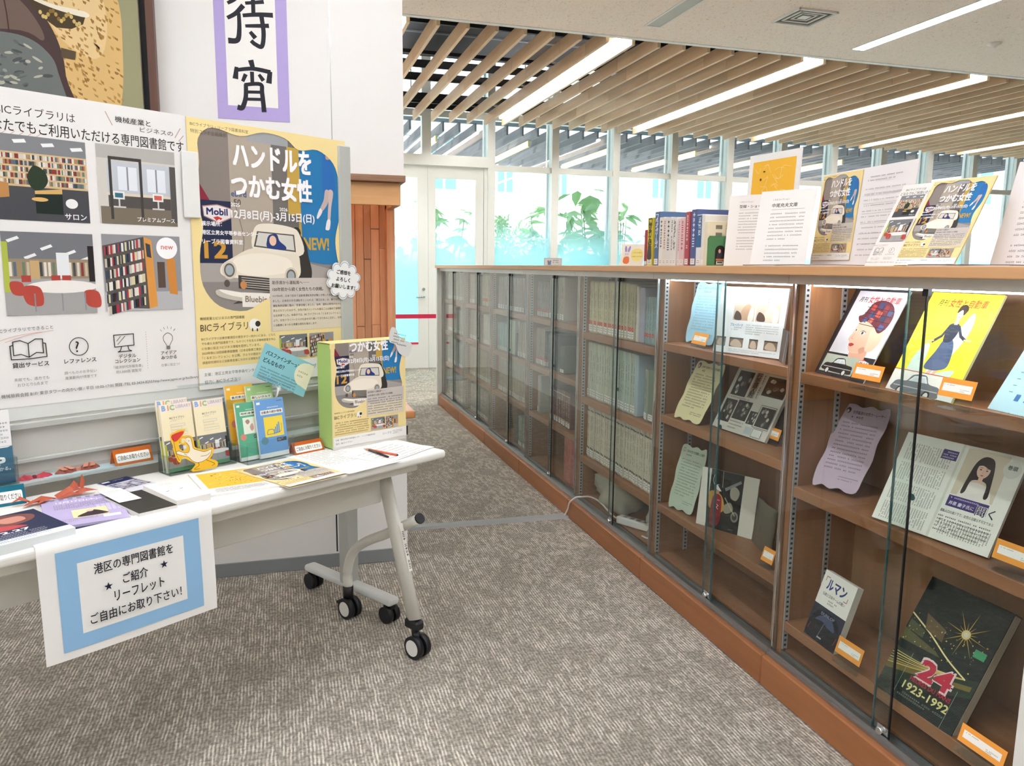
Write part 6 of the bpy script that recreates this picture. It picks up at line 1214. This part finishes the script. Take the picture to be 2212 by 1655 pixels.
def art_24(a):
    H = a.H; a.rect(0, 0, 100, H, '#12201f'); rg = random.Random(4)
    a.poly([(0, H*.62), (60, H*.66), (100, H*.56), (100, H*.7), (40, H*.86), (0, H*.9)], '#26382c'); a.poly([(0, H*.74), (74, H*.66), (96, H*.62), (96, H*.66), (60, H*.72), (0, H*.82)], '#7a6a34')
    for i in range(6): a.line([(0, H*(.66+i*.022)), (40, H*(.655+i*.01)), (86, H*.6)], .9, ['#d8c070', '#f0dc92', '#c9a850', '#e6cf86', '#b89a4c', '#e0c878'][i], smooth=5)
    a.line([(0, H*.33), (30, H*.42), (60, H*.53), (86, H*.6)], 1.6, '#f2e2a0', smooth=5); a.poly([(0, H*.46), (44, H*.52), (52, H*.55), (0, H*.56)], '#5a5a36'); a.poly([(16, H*.28), (44, H*.34), (46, H*.44), (22, H*.4)], '#6a5a3a'); a.poly([(2, H*.38), (24, H*.42), (24, H*.48), (2, H*.46)], '#4a5238')
    for i in range(60): x, y = rg.uniform(2, 96), H*rg.uniform(.3, .56); a.ell(x, y, rg.uniform(.4, 1.1), rg.uniform(.4, .9), rg.choice(['#e0c060', '#c9883c', '#f2e8b0', '#6f8a5a', '#a8543a']), 6)
    cx, cy = 66, H*.3
    for i in range(16): q = R(i*22.5+8); l = (26 if i % 2 == 0 else 13); a.poly([(cx+math.cos(q+1.57)*.7, cy+math.sin(q+1.57)*.7), (cx+math.cos(q)*l, cy+math.sin(q)*l), (cx-math.cos(q+1.57)*.7, cy-math.sin(q+1.57)*.7)], '#caa850')
    a.ell(cx, cy, 5, 5, '#f6e9a8', 16); a.ell(cx, cy, 2.6, 2.6, '#fffbe6', 12); a.rect(82, H*.36, 13, H*.06, '#3f9a6a')
    a.text('24', 38, H*.605, w=40, h=H*.16, col='#f0d8d8', bold=.06); a.text('24', 39.5, H*.615, w=37, h=H*.14, col='#c92a44', bold=.04); a.text('HEURES DU MANS', 34, H*.775, w=50, h=H*.035, col='#c92a44', bold=.02); a.text('1923-1992', 30, H*.83, w=56, h=H*.06, col='#e8e29a', bold=.02); a.marks(28, H*.915, 56, 2, H*.022, 2.6, '#7f8a80', 2); a.line([(24, H*.62), (24, H)], .4, '#aab0a4'); a.line([(86, H*.7), (86, H)], .4, '#aab0a4')
def art_bluebook(a):
    H = a.H; a.rect(0, 0, 100, H, '#eef2f4')
    for x, w_, c in ((24, 32, 0), (58, 34, 1)):
        a.rect(x, H*.08, w_, H*.42, '#d6c4b2'); a.poly([(x+1, H*.1), (x+w_-1, H*.1), (x+w_-3, H*.24), (x+4, H*.26)], '#e6f0f4'); a.blob([(x+w_*.3, H*.48), (x+w_*.45, H*.3), (x+w_*.75, H*.26), (x+w_*.9, H*.46)], '#ead9c6' if c else '#c9a488'); a.blob([(x+2, H*.48), (x+4, H*.36), (x+w_*.35, H*.4), (x+w_*.4, H*.49)], '#5a4a44'); a.blob([(x+w_*.7, H*.48), (x+w_*.8, H*.3), (x+w_-2, H*.34), (x+w_-2, H*.49)], '#f2ebe0'); a.rect(x+w_*.45, H*.1, .8, H*.15, '#8a8680')
    a.text('ブルーバード', 22, H*.545, w=19, h=H*.045, col='#2f8fd0', bold=.02); a.marks(24, H*.6, 16, 2, H*.03, 1.8, '#9aa4aa', 2); a.marks(46, H*.55, 48, 5, H*.032, 1.7, '#a8b0b4', 4)
    for x, w_ in ((3, 15), (24, 21), (54, 13), (76, 19)): a.rect(x, H*.76, w_, H*.14, '#8a7464'); a.blob([(x+2, H*.88), (x+w_*.3, H*.79), (x+w_*.7, H*.8), (x+w_-2, H*.89)], '#cbb8a4'); a.rect(x, H*.76, w_, H*.02, '#4a4a48')
    a.marks(24, H*.93, 70, 2, H*.025, 1.6, '#b0b8bc', 6)
def art_news(a):
    H = a.H; a.rect(0, 0, 100, H, '#d6d4c8'); rg = random.Random(8)
    for x, y, w_, h in ((6, .05, 28, .4), (60, .06, 38, .3), (4, .52, 22, .36), (28, .5, 26, .3), (56, .62, 14, .2), (72, .52, 24, .3)):
        a.rect(x, H*y, w_, H*h, '#3a3834'); [a.blob([(x+w_*(u+dx), H*(y+h*(v+dy))) for dx, dy in ((0, -.09), (.1, 0), (.03, .12), (-.08, .05))], rg.choice(['#8a867c', '#b5b0a4', '#5f5b54', '#d0ccc0']), 3) for u, v in [(rg.uniform(.15, .85), rg.uniform(.15, .85)) for _ in range(9)]]
    a.rect(38, H*.04, 12, H*.4, '#a89888'); a.vtext('行街婦人附', 40, H*.05, 8, H*.075, '#2a2622', .03); a.rect(52, H*.04, 6, H*.4, '#c9c4b6'); a.marks(53, H*.06, H*.36, 1, 1, 3, '#5a564e', 3, False, True); a.marks(6, H*.47, 50, 1, 3, 2, '#6a665f', 5); a.marks(28, H*.83, 26, 3, 4, 2, '#6a665f', 7); a.line([(70, H*.5), (97, H*.5), (97, H*.84), (70, H*.84)], .8, '#77736a', True); a.rect(60, H*.86, 12, H*.11, '#b9c3c4'); a.rect(74, H*.86, 16, H*.12, '#dfe0d8'); a.line([(74, H*.86), (90, H*.86), (90, H*.98), (74, H*.98)], .6, '#5a564e', True)
def art_moto(a):
    H = a.H; a.rect(0, 0, 16, H, '#e2dfd2'); a.rect(17, 0, 58, H, '#1d1e1f'); a.rect(75, 0, 25, H, '#dedacb'); a.rect(16, 0, 1, H, '#f2f0e6')
    a.line([(26, 2), (22, H*.2), (34, H*.34), (40, H*.3)], .9, '#d6d2c4', smooth=5); a.line([(38, 0), (40, H*.3)], .7, '#d6d2c4'); a.poly([(44, H*.28), (70, H*.1), (72, H*.14), (46, H*.33)], '#8d9296'); a.blob([(54, H*.28), (62, H*.22), (70, H*.3), (66, H*.44), (56, H*.42)], '#b3ad9c'); a.ell(66, H*.72, 6.5, H*.09, '#8a867a', 16); a.ell(66, H*.72, 4, H*.055, '#3a3a38', 14); a.blob([(44, H*.6), (56, H*.5), (62, H*.62), (50, H*.7)], '#a09a86'); a.line([(46, H*.44), (60, H*.62), (66, H*.7)], 1.2, '#c9c3ae')
    a.blob([(17, H*.42), (26, H*.36), (40, H*.42), (46, H*.58), (42, H*.7), (20, H*.66)], '#c99a48'); a.blob([(25, H*.46), (40, H*.46), (40, H*.9), (24, H*.92)], '#8e2430'); a.ell(31, H*.34, 5, H*.06, '#c9977c', 14); a.blob([(26, H*.3), (32, H*.24), (40, H*.3), (38, H*.35), (30, H*.33)], '#e6e4de'); a.blob([(31, H*.25), (40, H*.28), (44, H*.4), (40, H*.36)], '#26262a'); a.marks(30, H*.5, 8, 1, 2, 1.6, '#efe9e0', 2, False); a.line([(33, H*.58), (36, H*.6), (33, H*.63), (36, H*.66)], .8, '#efe9e0'); a.marks(58, H*.94, 14, 1, 2, 1.4, '#9a968c', 4)
S1, S2, S3 = SHZ[0]; Q1, Q2, Q3 = SHZ[1]
# nearest bookcase
o, M, w_, h, th = leaning('backing_board', 'black board behind the magazine with the tartan hat', 'board', (1757, 802), (1861, 826), (1851, 623), S1, '#2a2b31', None, t=.004)
L_ = lambda n, lb, bl, br, tl, z, col, art, t, cat='magazine', **k: leaning(n, lb, cat, bl, br, tl, z+.0005, col, art, t=t, **k)
o2, M, w_, h, th = L_('magazine', 'white magazine with a woman in a tartan hat on its cover', (1762, 805), (1864, 829), (1857, 625), S1, '#e9e6ee', art_hat, .003)
L_('magazine', 'yellow magazine with a woman in a dark dress on its cover', (1913, 838), (2054, 871), (2017, 631), S1, '#e8e2a8', art_dress, .006)
L_('chart_sheet', 'pale blue chart sheet at the right end of the top shelf', (2133, 882), (2300, 922), (2254, 690), S1, '#bfe2ec', art_chart, .002, 'sheet')
L_('wavy_card', 'mauve wavy-edged text card on the second shelf of the nearest bookcase', (1749, 1044), (1853, 1072), (1824, 869), S2+.012, '#c9b4c2', art_note(1, '世界最速の女性カーレーサー', '#57494f', '#2a2428', 5), .0015, 'text card', outline=wavy)
L_('open_magazine', 'open magazine with an interview photo on the second shelf', (1883, 1116), (2133, 1205), (1963, 933), S2+.006, '#eeeee2', art_article, .008)
L_('paperback', 'small paperback titled in blue katakana on the lowest shelf', (1736, 1365), (1800, 1414), (1786, 1230), S3, '#e6e2d4', art_lemans, .022, 'book')
hb, M, w_, h, th = L_('hardback', 'large thick black night-race hardback on the lowest shelf', (1889, 1480), (2054, 1591), (2015, 1245), S3, '#151a1a', art_24, .03, 'book')
obj('page_block', bx((w_-.004, .004, -.027), (w_+.0007, h-.004, -.003)), mat('page_edges', '#c9c0a8', .8, var=.12, scale=300, stretch=(1, .05, 3)), hb)
tagcard('orange label card before the tartan-hat magazine', (1839, 815), (1901, 827), (1851, 783), S1); tagcard('orange label card before the yellow magazine', (2025, 853), (2099, 867), (2037, 814), S1); tagcard('orange label card right of the open interview magazine', (2142, 1203), (2240, 1241), (2159, 1163), S2); tagcard('orange label card right of the small paperback', (1803, 1406), (1856, 1442), (1816, 1373), S3); tagcard('orange label card in front of the thick black hardback', (2068, 1597), (2164, 1664), (2080, 1560), S3)
# second bookcase
L_('wavy_card', 'pale blue wavy-edged text card on the top shelf', (1478, 737), (1541, 748), (1506, 609), Q1+.008, '#a9d8ec', art_note(0, '日本初の女性向けクルマ', '#7fa8bc', '#6a97ac', 2), .0015, 'text card', outline=wavy)
L_('open_book', 'open white book with car interior photos on the top shelf', (1540, 758), (1683, 776), (1560, 618), Q1+.004, '#eef2f4', art_bluebook, .008, 'book')
L_('wavy_card', 'yellow wavy-edged text card on the second shelf', (1453, 899), (1513, 920), (1507, 777), Q2+.004, '#e8dfae', art_note(1, '日本で初めての女性運転手', '#6a6450', '#2f2b22', 8), .0015, 'text card', outline=wavy)
L_('open_book', 'open book of black and white newspaper pages on the second shelf', (1538, 919), (1651, 956), (1598, 792), Q2+.006, '#d6d4c8', art_news, .012, 'book')
L_('wavy_card', 'pale green wavy-edged text card on the third shelf', (1441, 1092), (1496, 1116), (1474, 956), Q3+.004, '#c3d2bc', art_note(0, '日本女性で初優勝した選手', '#5a6454', '#33392f', 11), .0015, 'text card', outline=wavy)
L_('open_book', 'open book with a dark motorcycle workshop photo on the third shelf', (1503, 1130), (1624, 1166), (1510, 1005), Q3, '#dedacb', art_moto, .006, 'book')
tagcard('orange label card beside the pale blue wavy card', (1493, 741), (1524, 748), (1502, 717), Q1, .012); tagcard('orange label card at the right of the newspaper pages', (1640, 938), (1681, 954), (1651, 916), Q2, .02); tagcard('orange label card at the right of the motorcycle book', (1643, 1208), (1667, 1222), (1655, 1180), Q3, .02)
# the curled second halves of two open books
def curled(label, p, q, z, h, col, seed, tilt=8, bulge=.03):
    a, b = onz(*p, z+.001), onz(*q, z+.001); x = b-a; w_ = x.length; xn = x.normalized(); back = ZZ.cross(xn)
    t = thing('curled_pages', label, 'book', a, math.atan2(x.y, x.x)); 
    for k in range(7):
        bb = bmesh.new(); n = 6; off = k*.0025
        for i in range(n+1):
            u = i/n; yy = -bulge*math.sin(u*2.2)*(1+.05*k)+off*1.2; xx = u*w_*(1-.02*k); bb.verts.new((xx, yy, 0)); bb.verts.new((xx+.004, yy+math.sin(R(tilt))*h, h-.002*k))
        bb.verts.ensure_lookup_table()
        for i in range(n): bb.faces.new((bb.verts[2*i], bb.verts[2*i+2], bb.verts[2*i+3], bb.verts[2*i+1])).smooth = True
        bmesh.ops.solidify(bb, geom=bb.faces[:], thickness=.0008); obj('page', bb, paper(col), t)
curled('curled thick pages at the right half of the motorcycle book', (1623, 1168), (1668, 1204), Q3, .17, '#d8d4c4', 2, 6, .012)
curled('white pages standing at the right edge of the car interior book', (1682, 778), (1700, 788), Q1, .11, '#dfe6ec', 3, 4, .008)
# ================================================================== ON THE COUNTER TOP
def at_x(px, X): p = onx(px, 560, X); return p.y
def upright(name, label, cat, px0, px1, pyt, X0, X1, col, art=None, lean_=8, t=.002, h=None, w=None, zb=CTOP+.0006, group=None, k=None):
    """panel standing on the counter between two pixel columns at the depths X0 (left edge) and X1 (right edge)"""
    a = Vector((X0, at_x(px0, X0), zb)); b = Vector((X1 or X0, at_x(px1, X1 or X0), zb))
    if k:                                              # turned towards the viewer: right edge at k times the distance of the left one
        d = ray(px1, 560); r_ = math.hypot(a.x, a.y)*k/math.hypot(d.x, d.y); b = Vector((d.x*r_, d.y*r_, zb))
    x = b-a; w_ = w or x.length; xn = x.normalized(); back = ZZ.cross(xn); y = ZZ*math.cos(R(lean_))+back*math.sin(R(lean_))
    if h is None:
        d = ray(px0, pyt); h = min((abs((a+y*(i/500)-EYE).normalized().dot(d.cross(xn).normalized())), i/500) for i in range(15, 300))[1]
    DBG.append((name, round(w_, 3), round(h, 3), [round(q, 3) for q in a])); M = frame(a, x, y)
    return sheet(name, label, cat, M, w_, h, col, art, t=t, group=group), M, w_, h
# row of library books
SP = [(1391, 1397, 497, '#a8394a', '#f2e6e0', ''), (1397, 1408, 471, '#e3cf3c', '#3a3a30', 'ロケットガールの誕生'), (1412, 1421, 458, '#5a749c', '#e8ecf2', 'フライガールズ'), (1422, 1430, 470, '#efece4', '#333333', '*'), (1430, 1437, 472, '#eae6dc', '#b0544a', '*'), (1437, 1446, 470, '#e9e7e2', '#222222', '*'), (1446, 1452, 471, '#eceae6', '#444444', '*'), (1452, 1458, 470, '#f0eee8', '#222222', 'トワイライト レディ'), (1462, 1467, 472, '#e9d8d6', '#c23a4a', '*'), (1467, 1476, 471, '#e7c4c6', '#b03848', '*'), (1478, 1486, 458, '#b8565f', '#f2e2e0', '*'), (1490, 1501, 453, '#566494', '#e6e8f4', '*'), (1502, 1513, 464, '#e4e8ea', '#2a4a6a', 'THE JET SEX'), (1513, 1519, 465, '#e9e6dc', '#55504a', '')]
NM = ['thin red book at the left end', 'yellow book', 'tall blue book', 'white book right of the tall blue one', 'cream book with pink lettering', 'white book with heavy black title', 'thin pale grey book', 'white book with a black title', 'pink-edged white book', 'pale pink book', 'rose-red book', 'tall dark blue book', 'white book with a blue title block', 'cream book next to the green bookend']
XB = 1.60
for i, (p0, p1, py, col, ink, ti) in enumerate(SP):
    y0, y1 = at_x(p0, XB), at_x(p1+.6, XB); w_ = y0-y1; hh = onx((p0+p1)/2, py, XB).z-CTOP; d_ = .128 if hh < .2 else .15
    t = thing('book', NM[i]+' in the row on the counter', 'book', (XB, y0, CTOP+.0004), group='books on the counter')
    b = bmesh.new(); box(b, (0, -w_+.0006, 0), (d_, 0, hh), bev=min(.0015, w_*.2)); obj('cover', b, mat('cover_'+col.strip('#'), col, .4, var=.04, scale=30), t); obj('page_block', bx((.004, -w_+.0022, hh-.003), (d_-.004, -.0016, hh+.0003)), paper('#efeadc'), t)
    A_ = Art(w_*.9, hh, 10); A_.rect(.2, .5, 9.6, A_.H-1, col); A_.rect(.6, A_.H*.87, 8.8, A_.H*.105, '#f3f1ea'); A_.rect(2.4, A_.H*.895, 5, A_.H*.008, '#666666') if ti else None; A_.rect(2.4, A_.H*.93, 5, A_.H*.008, '#666666') if ti else None
    if ti == 'THE JET SEX': A_.rect(0, A_.H*.02, 10, A_.H*.62, '#3a6a94'); A_.text(ti, 8, A_.H*.05, w=A_.H*.36, h=6, col='#eef2f6', bold=.02, rot=90)
    elif ti == '*': A_.marks(3, A_.H*.06, A_.H*.62, 1, 1, 5.2, ink, i, False, True, .95)
    elif ti: A_.vtext(ti, 1.6, A_.H*.06, 6.8, A_.H*.6/max(6, len(ti)), '#eef2f6' if ti == 'THE JET SEX' else ink, .02)
    if i == 1: A_.blob([(1, A_.H*.85), (2, A_.H*.62), (5, A_.H*.58), (8, A_.H*.62), (9, A_.H*.85)], '#4a4a48')
    q = A_.build('spine_print', t); q.matrix_basis = frame((-.0004, -w_*.05, 0), (0, -1, 0), (0, 0, 1))
y0 = at_x(1519, XB)-.003
# the last book shows its back cover; a green bookend stands before it
b = bx((0, 0, 0), (.128, .024, .172), None, .002); cbk = obj('book', b, mat('cover_e6dfc2', '#e6dfc2', .45, var=.04), None, Matrix.Translation((XB, y0-.024, CTOP+.0004))); tag(cbk, 'cream book showing its barcode side at the right end of the row', 'book', 'books on the counter')
A_ = Art(.128, .172, 100)
for k in range(2):
    for i in range(14): A_.rect(26+i*1.6, 12+k*22, .9, 12, '#4a463f', False)
A_.marks(60, 12, 28, 2, 8, 2.6, '#8a8478', 3); A_.build('cover_print', cbk).matrix_basis = frame((0, -.0004, 0), (1, 0, 0), (0, 0, 1))
gx, gy = XB-.002, y0-.026
b = bmesh.new(); P = [(0, 0), (.112, 0), (.112, .104), (.104, .115), (.008, .115), (0, .104)]; prism(b, P, .0025); ge = obj('bookend', b, mat('green_bookend', '#4f8a5c', .4, var=.05), None, frame((gx, gy-.0005, CTOP+.0006), (1, 0, 0), (0, 0, 1))); tag(ge, 'green metal bookend with an arched picture beside the counter books', 'bookend')
A_ = Art(.112, .115, 100); A_.poly([(30, 98), (30, 52)]+[(50-20*math.cos(R(k*18)), 52-20*math.sin(R(k*18))) for k in range(11)]+[(70, 98)], '#2a2624'); A_.blob([(36, 80), (42, 56), (56, 54), (64, 80), (58, 92), (40, 92)], '#3f3a46'); A_.ell(48, 52, 5, 7, '#d9b49a', 12); A_.poly([(34, 78), (66, 78), (66, 84), (34, 84)], '#d98a4c'); A_.rect(36, 86, 28, 12, '#e6e2d6'); A_.rect(40, 88, 20, 5, '#55504a'); q = A_.build('picture', ge); q.matrix_basis = frame((0, 0, .0025), (1, 0, 0), (0, 1, 0))
obj('bookend_foot', bx((0, -.0004, -.08), (.112, -.0001, 0)), mat('green_bookend', '#4f8a5c', .4), ge)
# small cards
def art_rabbit(a):
    a.rect(0, 0, 100, a.H, '#f5efe0'); a.blob([(44, 30), (60, 18), (84, 20), (96, 36), (92, 58), (70, 68), (50, 58)], '#f4e58c'); a.text('こちらの本も', 50, 30, w=40, col='#5a554a'); a.text('ご利用いただけます', 48, 46, w=46, col='#5a554a')
    a.ell(20, 20, 5, 14, '#a79ad0', 12, -10); a.ell(34, 20, 5, 14, '#a79ad0', 12, 14); a.ell(26, 40, 12, 11, '#efe6de', 16); a.blob([(16, 52), (36, 50), (40, 70), (30, 78), (14, 72)], '#e6804c'); a.ell(22, 39, 1.4, 1.8, '#3a3432', 8); a.ell(30, 39, 1.4, 1.8, '#3a3432', 8)
upright('notice_card', 'cream notice card with a drawn rabbit left of the counter books', 'card', 1338, 1388, 528, 1.60, None, '#f5efe0', art_rabbit, 14, k=.985)
upright('notice_card', 'small white notice card standing far along the counter', 'card', 1175, 1214, 557, 1.62, None, '#f0f2f0', lambda a: (a.line([(2, 2), (98, 2), (98, a.H-2), (2, a.H-2)], 2, '#b8bcc0', True), a.ell(24, a.H*.45, 5, 6, '#8a9ab8', 10), a.ell(36, a.H*.45, 5, 6, '#8a9ab8', 10), a.rect(21, a.H*.5, 18, a.H*.4, '#8a9ab8'), a.marks(50, a.H*.25, 40, 2, a.H*.25, 8, '#8a8a8a', 3)), 8, k=1.)
# text boards and posters
def art_mapboard(a): a.rect(0, 0, 100, a.H, '#f3f3f0'); art_map(a)
upright('map_board', 'white board with an orange sketch map standing behind the text cards', 'board', 1600, 1708, 342, 1.76, None, '#eef0f2', art_mapboard, 3, .005, k=.94)
upright('text_card', 'white text card titled with catalogues, left of the pair on the counter', 'text card', 1563, 1662, 423, 1.66, None, '#f4f2ee', art_textcard('型録・ショー', 'くるまコレクション', 3), 9, .002, k=.985)
upright('text_card', 'white text card for a named collection, right of the pair on the counter', 'text card', 1620, 1738, 416, 1.57, None, '#f6f4f0', art_textcard('中尾充夫文庫', 'くるまコレクション', 9), 12, .002, k=.965)
def art_dbl(a):
    a.rect(0, 0, 100, a.H, '#f1eff0'); s_ = Art(a.w*.46, a.w*.46*1.416, 100); art_drive(s_, True); z0 = a.z+a.dz*2; off = a.h-s_.h-.004; i = len(a.v)
    for p in s_.v: a.v.append((p[0]+.004, p[1]+max(off, 0), p[2]+z0))
    for f, c in zip(s_.f, s_.c): a.f.append([k+i for k in f]); a.c.append(c)
    a.z += s_.z+a.dz; H = a.H; a.marks(54, H*.1, 34, 2, 2.4, 1.1, '#6a665f', 2); a.marks(53, H*.22, 40, 13, H*.055, 1.1, '#8f8a84', 5, True, False, .8)
    for i in range(6): a.rect(53, H*(.27+i*.1), 40, .25, '#b5b0aa', False)
upright('poster_board', 'clear-faced board with the yellow poster and a white list on the counter', 'board', 1750, 1948, 384, 1.80, 1.78, '#f1eff0', art_dbl, 6, .003)
upright('leaning_flyer', 'white library flyer with room photos leaning behind the yellow flyer', 'flyer', 1868, 1998, 410, 1.60, 1.625, '#f1efea', bic_small, 30, .0015)
upright('leaning_flyer', 'yellow car-poster flyer leaning at the front of the counter', 'flyer', 1931, 2062, 402, 1.53, 1.555, '#f5df9f', drive_small, 31, .0015)
upright('text_card', 'white text card at the right edge of the counter', 'text card', 2138, 2290, 362, 1.70, 1.66, '#f3f1f4', art_textcard('総記・統計', 'くるまコレクション', 13), 12, .002)
for i, (p0, p1, X) in enumerate(((1622, 1688, 1.54), (1692, 1752, 1.55), (1772, 1822, 1.545), (1980, 2062, 1.54), (2090, 2205, 1.55))):
    a, b_ = at_x(p0, X), at_x(p1, X)
    for k in range(2 + (i % 2)):
        o = obj('pamphlet', bx((0, 0, 0), (.1+.01*k, a-b_-.006*k, .0016)), paper(('#e4e2de', '#55565a', '#efece6')[k]), None, Matrix.Translation((X-.03+.004*k, b_, CTOP+.0004+.0019*k)) @ Matrix.Rotation(.05*k, 4, 'Z')); tag(o, ('%s pamphlet lying on the counter, %s of the flat piles, %s' % (('pale grey', 'dark', 'cream')[k], ('first', 'second', 'third', 'fourth', 'last')[i], ('bottom', 'next up', 'uppermost')[k])), 'pamphlet', 'pamphlets on the counter')
